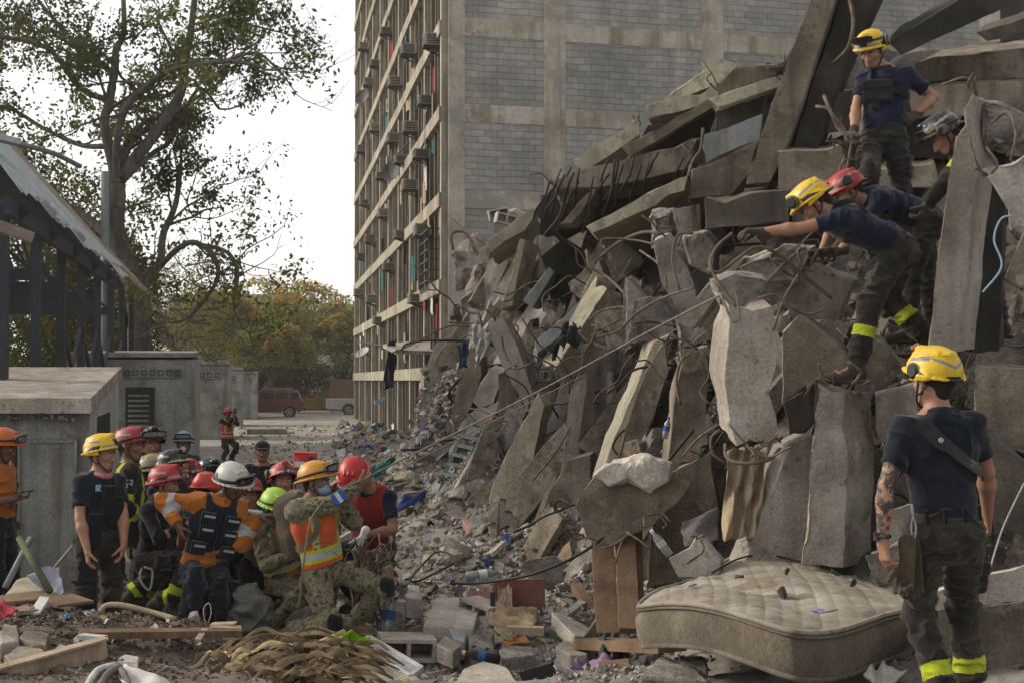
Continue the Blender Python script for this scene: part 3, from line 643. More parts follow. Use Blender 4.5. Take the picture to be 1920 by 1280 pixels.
MB().bar(P(-40, 250, 17), P(38, 268, 17.2), .22, .07).build('lamp_head', M['corrugated'], r)
# cars
def paint(name, c, rough=.35): return mat(name, [tuple(x * .8 for x in c), c], 1.5, 0, rough=rough, rnd=0, spec=.5, fine=.05, spots=[(2, .6, tuple(x * .7 + .03 for x in c), .4)])
paint('paint_maroon', (.13, .032, .026)); paint('paint_white', (.42, .42, .4)); mat('tyre', [(.015, .015, .015), (.03, .028, .026)], 5, .1); mat('car_glass', [(.02, .022, .025)], 2, 0, rough=.1, spec=.8)
mat('alloy', [(.3, .3, .3)], 4, 0, rough=.4, metal=.5); mat('tail_red', [(.25, .015, .012)], 3, 0, rough=.3)
def hull(name, prof, w_, org, ax_, m, parent, inset=None):
    """side profile [(x,z)...] extruded across; inset = fn(z) -> width factor"""
    v = []; n = len(prof)
    for s_ in (-1, -.94, .94, 1):
        for x, z in prof:
            k = 1 if abs(s_) > .99 else 1
            ww = w_ / 2 * (inset(z) if inset else 1) * s_
            sh_ = .97 if abs(s_) > .99 else 1
            cx_ = sum(p_[0] for p_ in prof) / n; cz_ = sum(p_[1] for p_ in prof) / n
            v.append(org + ax_[0] * (cx_ + (x - cx_) * sh_) + ax_[1] * ww + ax_[2] * (cz_ + (z - cz_) * sh_))
    f = [tuple(range(n))[::-1], tuple(3 * n + i for i in range(n))]
    for k in range(3):
        for i in range(n): f.append((k * n + i, k * n + (i + 1) % n, (k + 1) * n + (i + 1) % n, (k + 1) * n + i))
    return mesh(name, v, f, m, parent)
def wheel(c, R, ax_, parent, side):
    w_ = MB().disc(c, R, ax_[1], .22, 22).build('wheel', M['tyre'], parent, False)
    m_ = MB(); o = c + ax_[1] * side * .115
    m_.tube([o - ax_[1] * side * .01, o + ax_[1] * side * .012], R * .2, 12)
    for k in range(6):
        a = k * math.pi / 3; d_ = ax_[0] * math.cos(a) + ax_[2] * math.sin(a); m_.bar(o, o + d_ * R * .6, .07, .03, up=ax_[1])
    m_.tube([o + (ax_[0] * math.cos(a) + ax_[2] * math.sin(a)) * R * .62 for a in np.linspace(0, 2 * math.pi, 17)], .03, 6, cap=False)
    me = m_.build('rim', M['alloy'], w_)
cc = P(519, 780, 89); cc[2] = 0; cax = (nrm((1, .12, 0)), nrm((.12, -1, 0)), BZ)
car = empty('parked_car', cc, 'dark maroon off-road car parked across the far end of the street', 'car')
hull('body', [(-2.9, .45), (-2.85, 1.05), (-1.0, 1.12), (1.55, 1.14), (1.68, .95), (1.72, .5), (1.35, .35), (1.2, .62), (.95, .78), (.65, .78), (.42, .6), (.3, .35), (-2.3, .35)], 1.85, cc, cax, M['paint_maroon'], car)
hull('cabin', [(-2.0, 1.08), (-1.3, 1.66), (-.9, 1.78), (1.0, 1.78), (1.3, 1.7), (1.6, 1.1)], 1.85, cc, cax, M['paint_maroon'], car, lambda z: 1 - .14 * max(0, z - 1.1))
for a, b_ in (((-1.0, 1.15), (-.15, 1.62)), ((-.05, 1.15), (.72, 1.62))):
    MB().box(cc + cax[0] * (a[0] + b_[0]) / 2 + cax[1] * .885 + BZ * 1.38, (b_[0] - a[0], .06, .42), cax).build('side_window', M['car_glass'], car)
MB().box(cc + cax[0] * 1.12 + cax[1] * .885 + BZ * 1.38, (.5, .06, .4), cax).build('side_window', M['car_glass'], car)
MB().bar(cc + cax[0] * -.9 + cax[1] * .7 + BZ * 1.84, cc + cax[0] * 1.0 + cax[1] * .7 + BZ * 1.84, .05, .05).build('roof_rail', M['alloy'], car)
for x in (-1.95, .8): wheel(cc + cax[0] * x + cax[1] * .85 + BZ * .37, .37, cax, car, 1); wheel(cc + cax[0] * x - cax[1] * .85 + BZ * .37, .37, cax, car, -1)
MB().box(cc + cax[0] * 1.7 + cax[1] * .85 + BZ * .95, (.06, .1, .25), cax).build('tail_light', M['tail_red'], car)
MB().box(cc + cax[0] * 1.75 + BZ * .55, (.12, 1.7, .2), cax).build('bumper', M['dark_metal'], car)
cc = P(640, 776, 94); cc[2] = 0
car = empty('pickup_truck', cc, 'white pickup truck with an open bed, far end of the street', 'pickup truck')
hull('body', [(-1.0, .5), (-1.02, 1.12), (1.0, 1.14), (4.0, 1.14), (4.1, .5), (.95, .42), (.9, .65), (.65, .84), (.3, .84), (.05, .65), (0, .42)], 1.9, cc, cax, M['paint_white'], car)
hull('cabin', [(.9, 1.1), (1.1, 1.7), (2.4, 1.72), (3.0, 1.1)], 1.85, cc, cax, M['paint_white'], car)
for x in (.48, 3.3): wheel(cc + cax[0] * x + cax[1] * .86 + BZ * .38, .38, cax, car, 1); wheel(cc + cax[0] * x - cax[1] * .86 + BZ * .38, .38, cax, car, -1)
MB().box(cc - cax[0] * 1.03 + cax[1] * .8 + BZ * .95, (.06, .2, .25), cax).build('tail_light', M['tail_red'], car)
MB().box(cc - cax[0] * 1.08 + BZ * .5, (.1, 1.7, .16), cax).build('bumper', M['dark_metal'], car)
mat('yellow_wall', [(.17, .11, .04), (.25, .17, .065)], 1, .2, 10, rnd=.1, streak=(3, .5, (.1, .07, .04))); mat('hoarding', [(.16, .1, .055), (.2, .13, .08)], 2, .1)
w_ = empty('garden_wall', P(600, 712, 104) * (1, 1, 0), 'ochre garden wall with pillars behind the parked vehicles', 'wall')
a, b_ = P(380, 712, 104) * (1, 1, 0), P(760, 712, 108) * (1, 1, 0); d_ = nrm(b_ - a)
MB().bar(a + BZ * .75, b_ + BZ * .75, .25, 1.5).build('wall_panel', M['yellow_wall'], w_)
for t in np.linspace(0, 1, 6): MB().box(a + (b_ - a) * t + BZ * 1.1, (.5, .5, 2.2)).box(a + (b_ - a) * t + BZ * 2.28, (.62, .62, .18)).build('pillar', M['yellow_wall'], w_)
m_ = MB()
for t in np.linspace(0, 1, 60): m_.bar(a + (b_ - a) * t + BZ * 1.5, a + (b_ - a) * t + BZ * 2.0, .04, .04)
m_.bar(a + BZ * 2, b_ + BZ * 2, .05, .05); m_.build('railing', M['black_iron'], w_)
tag(MB().bar(P(618, 712, 98) * (1, 1, 0) + BZ * 1.3, P(664, 712, 98) * (1, 1, 0) + BZ * 1.3, .1, 2.2).build('brown_hoarding', M['hoarding']), 'brown board panel standing behind the white pickup', 'hoarding')
# faint buildings behind the trees
mat('far_plaster', [(.26, .26, .24), (.36, .35, .33)], .4, .1, 3, rnd=.1)
fb = empty('distant_house', P(440, 712, 120) * (1, 1, 0), 'pale grey flat roofed building half hidden by the flowering trees', 'building')
c = P(430, 712, 122) * (1, 1, 0)
MB().box(c + BZ * 4.6, (8.5, 8, 9.2)).build('wall', M['far_plaster'], fb)
for i in range(3):
    for k in range(3): MB().box(c + BZ * (1.8 + 2.8 * k) + np.array((-2.7 + 2.7 * i, -4.02, 0)), (1.2, .08, 1.2)).build('window', M['window_glass'], fb)
MB().box(c + BZ * 9.3, (8.8, 8.3, .25)).build('roof', M['far_plaster'], fb)
fb = empty('distant_house', P(600, 712, 140) * (1, 1, 0), 'low pale building with a flat roof, right of the grey one behind the trees', 'building')
c = P(560, 712, 150) * (1, 1, 0)
MB().box(c + BZ * 3.4, (13, 8, 6.8)).build('wall', M['far_plaster'], fb); MB().box(c + BZ * 6.9, (13.6, 8.6, .2)).build('roof', M['far_plaster'], fb)
for i in range(4): MB().box(c + BZ * 5 + np.array((-4.5 + 3 * i, -4.02, 0)), (1.5, .08, 1.3)).build('window', M['window_glass'], fb)
# ---------------------------------------------------------------- trees
def leaves(pts, size, mats, name, parent, seed=0, droop=.3, wts=None, asp=.5):
    rs = np.random.RandomState(seed); n = len(pts)
    d = rs.randn(n, 3); d[:, 2] -= droop; d /= np.linalg.norm(d, axis=1)[:, None]
    u = np.cross(d, rs.randn(n, 3)); u /= np.linalg.norm(u, axis=1)[:, None]
    sz = (size * rs.uniform(.6, 1.3, n))[:, None]
    v = np.stack((pts, pts + d * sz * .5 + u * sz * asp * .5, pts + d * sz, pts + d * sz * .5 - u * sz * asp * .5), 1).reshape(-1, 3)
    f = np.arange(4 * n, dtype=np.int32).reshape(n, 4)
    cl = fbm(pts, .55, 2, seed + 3) if wts is None else wts
    mi = np.clip(((cl + rs.randn(n) * .25) * .5 + .5) * len(mats), 0, len(mats) - 1).astype(int)
    return mesh(name, v, f, [M[m] for m in mats], parent, False, mi)
WS = 1.0; GL = 1.0
def tree_wood(limbs, seed, depth=3, n=6, spread=.9, kids=(2, 4), up=.15, droop_tip=0):
    """limbs: list of (points, r0, r1). returns wood MB and twig points"""
    rg = np.random.RandomState(seed); mb = MB(); tips = []
    def grow(p0, d0, L_, r0, lvl):
        k = 5; pts = [p0]; d = d0.copy()
        for i in range(k):
            d = nrm(d + rg.randn(3) * .22 + np.array((0, 0, up * (1 if lvl < 3 else .2) - droop_tip * (lvl > 2)))); pts.append(pts[-1] + d * L_ / k)
        mb.tube(pts, list(np.linspace(r0, r0 * .45, k + 1)), 7 if lvl < 2 else (5 if lvl < 3 else 3), cap=False)
        if lvl >= depth:
            tips.extend(pts[1:]); return
        for j in range(rg.randint(kids[0], kids[1] + 1)):
            t = rg.randint(2, k + 1); nd = nrm(d + rg.randn(3) * spread); grow(pts[t], nd, L_ * rg.uniform(.55, .8), r0 * .5, lvl + 1)
        if lvl >= 2: tips.extend(pts[3:])
    for pts, r0, r1, kk in limbs:
        sp = spline(pts, 7); rr = WS * np.linspace(r0, r1, len(sp)) * (1 + .06 * rg.randn(len(sp)))
        mb.tube(sp, list(rr), 10, cap=False)
        for j in range(kk):
            t = rg.uniform(.3, 1); i = min(int(t * (len(sp) - 1)), len(sp) - 2)
            d = nrm(sp[i + 1] - sp[i]); nd = nrm(d * .6 + rg.randn(3) * spread); grow(sp[i], nd, GL * rg.uniform(1.2, 2.1), rr[i] * .45, 1)
        grow(sp[-1], nrm(sp[-1] - sp[-2]), 1.3 * GL, WS * r1 * .8, 1)
    return mb, np.array(tips)
mat('leaf_dark', [(.024, .034, .012), (.05, .062, .02)], 1.2, 0, fine=.2, rough=.6, rnd=0)
mat('leaf_mid', [(.05, .06, .018), (.10, .105, .032)], 1.2, 0, fine=.2, rough=.6, rnd=0)
mat('leaf_yellow', [(.12, .09, .015), (.2, .14, .02)], 1.2, 0, fine=.2, rough=.6, rnd=0)
mat('leaf_olive', [(.13, .14, .05), (.2, .205, .08)], 1.2, 0, fine=.2, rough=.6, rnd=0)
mat('blossom', [(.42, .09, .03), (.5, .17, .06)], 1.2, 0, fine=.2, rough=.6, rnd=0)
TD = 37.0
def T(x, y, d=0.0): return P(x, y, TD + d)
tree = empty('street_tree', T(265, 712) * (1, 1, 0), 'huge old tree with a thick leaning trunk and sparse spreading crown', 'tree')
limbs = [
 ([T(262, 712) * (1, 1, 0), T(262, 640), T(258, 560), T(235, 490), T(217, 450), T(216, 400), T(220, 345)], .36, .26, 0),
 ([T(220, 345), T(208, 290), T(196, 230), T(205, 190), T(215, 130), T(218, 92), T(232, 60, .5), T(230, -40, 1)], .17, .07, 5),
 ([T(222, 345), T(218, 280, -.3), T(235, 205, -.6), T(290, 150, -1), T(330, 130, -1.2), T(420, 115, -1.8), T(480, 122, -2.2)], .13, .05, 7),
 ([T(225, 335), T(268, 280, .3), T(310, 225, .5), T(340, 170, .7), T(347, 110, .8), T(358, 60, 1), T(370, -60, 1)], .2, .08, 7),
 ([T(225, 345), T(250, 320), T(290, 285, .8), T(320, 262, 1.2), T(372, 168, 2), T(412, 205, 2.2)], .1, .04, 4),
 ([T(205, 190), T(150, 165), T(105, 105, -.5), T(60, 80, -1), T(-60, 60, -1.4)], .1, .05, 6),
 ([T(196, 275), T(150, 272, .5), T(80, 240, 1), T(20, 205, 1), T(-60, 190, 1)], .08, .04, 5),
 ([T(215, 140), T(150, 90, 1), T(95, 30, 1.5), T(40, -40, 1.5)], .09, .04, 5),
 ([T(216, 450), T(190, 430, .4), T(140, 395, .8), T(60, 360, 1.2), T(-60, 345, 1.4)], .17, .1, 4),
 ([T(258, 570), T(275, 520, .6), T(300, 490, .8), T(306, 440, 1), T(330, 380, 1.2), T(340, 300, 1.2)], .16, .06, 5),
 ([T(262, 560), T(300, 500, -.5), T(355, 455, -.8), T(400, 480, -1), T(405, 530, -1), T(350, 600, -1.2)], .1, .05, 5),
 ([T(355, 455, -.8), T(420, 470, -1), T(445, 505, -1), T(438, 560, -1)], .06, .05, 3),
 ([T(358, 60, 1), T(430, 40, 1), T(480, 50, .6), T(545, 66, .4)], .06, .02, 6),
 ([T(420, 115, -1.8), T(480, 100, -2), T(520, 130, -2), T(545, 160, -2)], .05, .02, 4)]
WS = .92
wood, tips = tree_wood(limbs, 11, 3, spread=.85, kids=(2, 3))
WS = 1.0; wood.build('trunk', M['bark'], tree, True)
rs = np.random.RandomState(3)
def cluster(tips, n, sd, seed): 
    r_ = np.random.RandomState(seed); i = r_.randint(0, len(tips), n); return tips[i] + r_.randn(n, 3) * sd
keep = tips
lp = cluster(keep, 78000, .22, 5)
# leaves hang in clumps; leave gaps
mk = vnoise(lp, .9, 5) * .5 + .6 * vnoise(lp, 2.6, 8) > .02
lp = lp[mk]; pxl = 960 + lp[:, 0] / lp[:, 1] * F; pyl = 712 - (lp[:, 2] - CH) / lp[:, 1] * F
thin = np.ones(len(lp)); thin[(pyl > 400) & (pxl > 300)] = .45; thin[pxl > 480] = .5; thin *= np.clip((640 - pxl) / 120, 0, 1)
lp = lp[rs.rand(len(lp)) < thin]
leaves(lp, .145, ['leaf_dark', 'leaf', 'leaf_mid', 'leaf_mid'], 'crown', tree, 4)
# dense green tree behind the shed
def round_tree(px, Y, top_py, wpx, lab, mats, n, size, group=None, trunk_r=.25, seed=0, zlow=.25, lean=0, umbrella=False, blossom=None):
    b0 = P(px, 712, Y) * (1, 1, 0); H_ = P(px, top_py, Y)[2]; R_ = wpx / F * Y / 2
    r = empty('flowering_tree' if blossom else 'leafy_tree', b0, lab, 'tree', group)
    rg = np.random.RandomState(seed); lm = []
    base = [b0, b0 + np.array((lean * .3, 0, H_ * .15)), b0 + np.array((lean, 0, H_ * .38))]
    lm.append((base, trunk_r, trunk_r * .7, 0))
    for k in range(6):
        a = k * math.pi / 3 + rg.rand() * .8; d = np.array((math.cos(a), math.sin(a), 0))
        lm.append(([base[-1] - BZ * .1, base[-1] + d * R_ * .35 + BZ * H_ * .2, base[-1] + d * R_ * .75 + BZ * H_ * (.42 if not umbrella else .36)], trunk_r * .45, trunk_r * .15, 3))
    wd_, tp = tree_wood(lm, seed, 2, spread=.9, kids=(2, 3)); wd_.build('trunk', M['bark'], r, True)
    pts = []
    while len(pts) < n:
        q_ = rg.uniform(-1, 1, (4000, 3)); rr = (q_ ** 2).sum(1)
        zz = q_[:, 2]; ok = rr < 1
        if umbrella: ok &= zz > -.25
        q_ = q_[ok]; w_ = b0 + np.array((lean, 0, 0)) + q_ * (R_, R_, H_ * (.36 if umbrella else .5)) + (0, 0, H_ * (.62 if umbrella else .52))
        k = (vnoise(w_, 2.2 / R_ * 2, seed) + .5 * vnoise(w_, 1.1, seed + 2) > -.08) & ((q_ ** 2).sum(1) > .15)
        pts += list(w_[k])
    pts = np.array(pts[:n]); zrel = (pts[:, 2] - b0[2]) / H_
    o = leaves(pts, size, mats, 'crown', r, seed)
    if blossom:
        bp_ = pts[(zrel > .66) & (vnoise(pts, .7, seed + 9) > .05)]; bp_ = bp_[rg.rand(len(bp_)) < .35]
        leaves(bp_ + rg.randn(len(bp_), 3) * .1 + (0, 0, .12), size * .75, ['blossom'], 'blossom', r, seed + 1)
round_tree(60, 44, 300, 420, 'dense dark green tree rising behind the steel shed', ['leaf_dark', 'leaf_dark', 'leaf_mid', 'leaf_yellow'], 26000, .17, 'leafy trees behind the shed', seed=21)
round_tree(190, 42, 420, 230, 'yellowing dark green tree behind the pole', ['leaf_dark', 'leaf_mid', 'leaf_yellow'], 14000, .16, 'leafy trees behind the shed', seed=22)
round_tree(330, 92, 470, 260, 'bushy dark tree behind the tall stained utility hut', ['leaf_dark', 'leaf_mid', 'leaf_yellow', 'leaf_dark'], 15000, .18, 'leafy trees behind the shed', seed=23)
FT = [(520, 112, 515, 330, 'flowering tree with forked trunk and orange blossom above the maroon car', 31, 0), (630, 108, 560, 190, 'flowering tree full of orange blossom beside the apartment block', 32, .8),
      (395, 100, 540, 210, 'flowering tree with orange tips behind the third utility hut', 33, 0), (570, 125, 575, 240, 'low spreading flowering tree above the ochre garden wall', 34, -1), (470, 96, 600, 160, 'sparse flowering tree above the far utility huts', 35, 1.5)]
for px, Y, tp, w_, lab, sd_, ln in FT:
    round_tree(px, Y, tp, w_, lab, ['leaf_olive', 'leaf_mid', 'leaf_olive', 'leaf_olive', 'leaf_yellow'], 12000, .3, 'flowering trees at the end of the street', .3, sd_, lean=ln, umbrella=True, blossom=True)
def bush(px, Y, z0, w_, h_, lab, sd_, mats=('leaf_dark', 'leaf_mid'), n=5000, size=.16):
    b0 = P(px, 712, Y) * (1, 1, 0); r_ = np.random.RandomState(sd_); q_ = r_.randn(n, 3); q_ /= np.linalg.norm(q_, axis=1)[:, None]; q_ *= r_.rand(n)[:, None] ** .4
    pts = b0 + (0, 0, z0 + h_ / 2) + q_ * (w_ / 2, w_ / 3, h_ / 2); pts = pts[vnoise(pts, 1.6, sd_) > -.35]
    r = empty('bush', b0, lab, 'bush', 'bushes')
    leaves(pts, size, list(mats), 'foliage', r, sd_); MB().tube([b0, b0 + BZ * (z0 + h_ * .5)], .06).build('stem', M['bark'], r)
bush(560, 100, 1.0, 4.5, 3.2, 'dark green bush above the wall between the parked vehicles', 41, size=.22); bush(650, 101, 1.2, 4.5, 3.0, 'bright green bush behind the white pickup', 42, ('leaf_mid', 'leaf_dark'), size=.22)
bush(490, 101, 1.0, 4.0, 2.6, 'green bush behind the roof of the maroon car', 43, size=.22)
bush(262, 46, .3, 2.2, 3.0, 'tangled undergrowth behind the tall stained utility hut', 44, ('leaf_dark', 'leaf_yellow', 'leaf_mid'), 9000, .14)
bush(100, 42, .3, 7, 4, 'dark undergrowth showing through the shed posts', 45, ('leaf_dark', 'leaf_mid'), 9000, .15)
# bare twigs low in front of the trunk
tw = MB(); rg = np.random.RandomState(8)
for k in range(70):
    p = T(rg.uniform(250, 430), rg.uniform(480, 640), rg.uniform(-3, 1)); d = nrm(rg.randn(3) * (1, .6, .5)); pts = [p]
    for i in range(6): d = nrm(d + rg.randn(3) * .4); pts.append(pts[-1] + d * .28)
    tw.tube(pts, list(np.linspace(.018, .006, 7)), 4, cap=False)
tw.build('bare_twig', M['bark'], tree, True)
# ---------------------------------------------------------------- collapsed floors: slabs, beams, columns
def solidify_noise(v, f, L_, amp, seed, bevel=.015, rough_fn=None, rounds=5):
    bm = bmesh.new(); bv = [bm.verts.new(p) for p in v]
    for q in f:
        try: bm.faces.new([bv[i] for i in q])
        except ValueError: pass
    bmesh.ops.recalc_face_normals(bm, faces=bm.faces)
    if bevel: bmesh.ops.bevel(bm, geom=list(bm.edges), offset=bevel, segments=1, affect='EDGES', clamp_overlap=True)
    bmesh.ops.triangulate(bm, faces=bm.faces)
    for r in range(rounds):
        ed = [e for e in bm.edges if e.calc_length() > L_ * 1.5]
        if not ed: break
        bmesh.ops.subdivide_edges(bm, edges=ed, cuts=1); bmesh.ops.triangulate(bm, faces=[q for q in bm.faces if len(q.verts) > 3])
        if len(bm.verts) > 12000: break
    bm.normal_update()
    co = np.array([x.co[:] for x in bm.verts]); nn = np.array([x.normal[:] for x in bm.verts])
    a = np.full(len(co), amp) if rough_fn is None else amp * rough_fn(co)
    d = fbm(co, 1.6, 2, seed) * .5 + fbm(co, 5, 4, seed + 4) * .8
    chip = np.minimum(0, fbm(co, 2.7, 3, seed + 8) + .08) * 2.2
    co = co + nn * (a * (d + chip))[:, None] + np.stack([fbm(co, 4, 2, seed + 20 + k) for k in range(3)], -1) * (np.maximum(a - amp * 1.01, 0) * .8)[:, None]
    fc = [[x.index for x in q.verts] for q in bm.faces]; bm.free()
    return co, np.array(fc, dtype=np.int32)
_seed = [100]
def prism(name, pts, d, ext, m, lab, cat, L_=None, amp=.026, ends=(), group=None, th=None, rough=4.0, erad=.25, bevel=.004, smooth=False, parent=None, jag=1.0):
    """solid whose front face is seen at the photo points pts [(x,y[,dist])]; ext = (dx,dy,dd) of the back face; ends: photo points where it is broken"""
    _seed[0] += 1
    A = [P(q[0], q[1], q[2] if len(q) > 2 else d) for q in pts]
    c = np.mean([[q[0], q[1], (q[2] if len(q) > 2 else d)] for q in pts], 0)
    e = P(c[0] + ext[0], c[1] + ext[1], c[2] + ext[2]) - P(*c)
    if th: e = nrm(e) * th
    rj = np.random.RandomState(_seed[0]); E0 = [P(q[0], q[1], q[2] if len(q) > 2 else d) for q in ends]; st_ = d * .012; A2 = []; B2 = []; cen = np.mean(A, 0)
    for i_ in range(len(A)):
        a, b = A[i_], A[(i_ + 1) % len(A)]; k_ = max(1, int(np.linalg.norm(b - a) / st_)) if jag else 1; tn = nrm(b - a); ou = np.cross(tn, nrm(e)); ou = ou if np.dot(ou, (a + b) / 2 - cen) > 0 else -ou
        for j_ in range(k_):
            p_ = a + (b - a) * j_ / k_; w_ = .5 if not E0 else max([.2] + [3.2 * (1 - np.linalg.norm(p_ - q_) / (erad * 1.6)) for q_ in E0])
            j0 = -abs(rj.randn()) * jag * w_ * d * .0016 * (1 if j_ else .6); A2.append(p_ + ou * j0 + tn * rj.randn() * jag * d * .001); B2.append(p_ + e + ou * (j0 * .6 - abs(rj.randn()) * jag * w_ * d * .0014))
    A = A2; n = len(A); v = A + B2
    f = [tuple(range(n)), tuple(range(2 * n - 1, n - 1, -1))] + [(i, (i + 1) % n, n + (i + 1) % n, n + i) for i in range(n)]
    if L_ is None: L_ = d * .005
    E = [P(q[0], q[1], q[2] if len(q) > 2 else d) + e * .5 for q in ends]
    def rf(co):
        r = np.ones(len(co))
        for k in E: r = np.maximum(r, 1 + (rough - 1) * np.clip(1 - np.linalg.norm(co - k, axis=1) / erad, 0, 1) ** .7)
        return r
    co, fc = solidify_noise(v, f, L_, amp, _seed[0], bevel, rf)
    o = mesh(name, co, fc, M[m], parent, smooth)
    return tag(o, lab, cat, group) if parent is None else o
GS = 'fallen slabs and beams of the collapsed block'
C, CL, CB, CD, CR, CC, CU, CK = 'concrete', 'concrete_light', 'concrete_brown', 'concrete_dark', 'concrete_rough', 'concrete_cream', 'concrete_blue', 'concrete_black'
def S(pts, d, ext, m, lab, name='fallen_slab', cat='concrete slab', **k): return prism(name, pts, d, ext, m, lab, cat, group=GS, **k)
# upper left layered floors
S([(1072, 300), (1196, 222), (1202, 256), (1098, 322)], 23, (10, 25, 2.5), CC, 'pale slab edge sloping up between the block wall and the second broken roof slab', ends=[(1196, 235)])
S([(1210, 198), (1345, 158), (1342, 192), (1214, 226)], 21, (5, 20, 2.5), CC, 'pale slab edge just under the broken cream slab at the crest', ends=[(1345, 170)])
S([(1238, 190), (1262, 165), (1300, 140), (1350, 108), (1372, 116), (1384, 120), (1366, 152), (1345, 160), (1250, 196)], 21.5, (8, 6, .6), CC, 'broken cream roof slab at the very crest of the pile', rough=3, ends=[(1300, 140), (1260, 165)])
S([(1168, 276), (1330, 182), (1345, 190), (1338, 204), (1182, 296)], 19.5, (14, 26, 2), CB, 'long narrow brown beam crossing under the crest slabs', name='fallen_beam', cat='concrete beam')
S([(1330, 184), (1466, 138), (1470, 160), (1338, 206)], 18, (6, 26, 2), CC, 'pale beam running right to the leaning dark column', name='fallen_beam', cat='concrete beam', ends=[(1330, 195)])
S([(1345, 158), (1380, 128), (1470, 118), (1490, 100), (1470, 140), (1345, 182)], 18.4, (10, 30, 2), CB, 'brown slab between the cream crest slab and the leaning column')
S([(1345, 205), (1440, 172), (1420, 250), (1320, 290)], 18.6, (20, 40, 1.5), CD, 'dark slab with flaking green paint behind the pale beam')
S([(1030, 333), (1165, 300), (1300, 258), (1302, 318), (1180, 342), (1120, 352), (1034, 362)], 18.6, (6, 50, 2.6), CB, 'long brown floor slab edge above the first dark gap', ends=[(1034, 345), (1300, 290)], L_=.14)
S([(1310, 256), (1430, 214), (1424, 262), (1316, 306)], 17, (6, 40, 2.4), CU, 'blue grey slab edge left of the leaning dark column', ends=[(1312, 280)])
S([(1100, 424), (1275, 330), (1298, 338), (1288, 358), (1112, 440)], 15.8, (16, 34, 1.4), CC, 'long pale beam lying diagonally below the long brown slab', name='fallen_beam', cat='concrete beam', ends=[(1285, 345)])
S([(912, 454), (998, 388), (1008, 400), (985, 432), (916, 474)], 24, (14, 28, 2.2), CC, 'pale beam end at the far left of the layered floors', name='fallen_beam', cat='concrete beam')
S([(1048, 418), (1112, 352), (1124, 358), (1072, 420)], 18.4, (10, 14, 1.2), CB, 'short brown strut leaning under the long brown slab', name='fallen_beam', cat='concrete beam')
S([(1440, 130), (1472, 112), (1505, 70), (1528, 20), (1532, 60), (1500, 118), (1470, 128)], 17.4, (14, 12, 1.5), CD, 'dark curved slab rim behind the leaning column', ends=[(1505, 70)])
S([(1000, 400), (1032, 352), (1108, 356), (1090, 400), (1030, 430)], 21, (20, 30, 2), CD, 'dark slab remnant behind the short strut')
S([(1300, 318), (1424, 262), (1400, 330), (1370, 366), (1290, 372)], 16, (20, 60, 2), CB, 'stained wall slab with peeling paint under the blue grey slab')
# leaning column and terraces, right
S([(1534, -40), (1580, -40), (1468, 300), (1442, 345), (1398, 350), (1400, 320)], 13.4, (26, 8, .9), CB, 'tall column leaning right across the crest of the pile', name='leaning_column', cat='concrete column', amp=.014, ends=[(1420, 345)])
S([(1584, -40), (1662, -40), (1560, 190), (1520, 330), (1452, 344), (1478, 296)], 13.55, (12, 10, .9), CK, 'charred underside plate of the tall leaning column, black against the sky', name='shade_plate', cat='concrete slab', L_=.12)  # near-black plate added to paint the column's shaded, soot-toned side
S([(1846, 200), (1894, 260), (1884, 420), (1876, 660), (1806, 664), (1822, 520), (1844, 300)], 9.25, (8, 0, .5), CK, 'soot dark rear half of the tall right pillar', name='standing_pillar', cat='concrete column', L_=.07)  # black facing added over the pillar's side to paint its shade
S([(1010, 366), (1170, 350), (1296, 326), (1250, 352), (1090, 426), (1010, 440)], 20.2, (6, 10, 1.5), CK, 'black soffit in the gap below the long brown floor edge', L_=.2)  # dark filler added so the gap between floors reads as shade
S([(1210, 236), (1340, 196), (1330, 250), (1180, 296)], 19.9, (6, 8, 1.2), CK, 'black soffit in the gap below the crest slabs', L_=.2)  # same kind of painted shade, under the crest slabs
S([(1150, 440), (1280, 372), (1320, 380), (1320, 440), (1200, 480)], 17.4, (6, 8, 1.2), CK, 'black recess wall right of the long diagonal beam', L_=.2)  # dark filler painting shade behind the diagonal beam
S([(1398, 352), (1444, 348), (1436, 420), (1386, 424)], 13.7, (60, 10, 1.0), CB, 'stub of brown column standing under the leaning column', name='column_stub', cat='concrete column')
S([(1455, 284), (1588, 270), (1594, 352), (1462, 372)], 13.1, (12, -22, 1.8), CB, 'big brown floor block left of the standing yellow helmet man', ends=[(1590, 275)])
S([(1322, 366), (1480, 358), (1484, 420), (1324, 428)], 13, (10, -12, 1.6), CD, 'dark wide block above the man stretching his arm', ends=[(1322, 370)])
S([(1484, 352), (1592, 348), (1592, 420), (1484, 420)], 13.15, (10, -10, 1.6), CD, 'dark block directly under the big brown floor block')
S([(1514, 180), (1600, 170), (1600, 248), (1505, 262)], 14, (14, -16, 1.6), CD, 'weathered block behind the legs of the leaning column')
S([(1560, 50), (1640, 60), (1640, 170), (1545, 180)], 15, (20, -10, 1.8), CR, 'lump of rough concrete behind the helmet of the standing man', rough=1, amp=.06)
S([(1662, 78), (1795, 2), (1850, -40), (1960, -120), (1960, -20), (1800, 55), (1690, 104)], 13.2, (10, -22, 1.2), CK, 'huge charred beam jutting in from the top right corner', name='black_beam', cat='concrete beam', amp=.012, jag=.3)  # near-black concrete beam
S([(1716, 112), (1960, 84), (1960, 146), (1712, 158)], 14.2, (16, -22, 2.2), CB, 'upper terrace slab strewn with dust at the top right', ends=[(1716, 130)])
S([(1706, 162), (1960, 152), (1960, 212), (1712, 222)], 13.4, (10, -16, 1.6), CB, 'second terrace slab at the top right, under the dusty one', ends=[(1712, 190)])
S([(1700, 216), (1960, 210), (1960, 300), (1700, 300)], 13.8, (0, -4, 1.2), CK, 'blackened recess wall below the terrace slabs')  # near-black sheet below the terraces
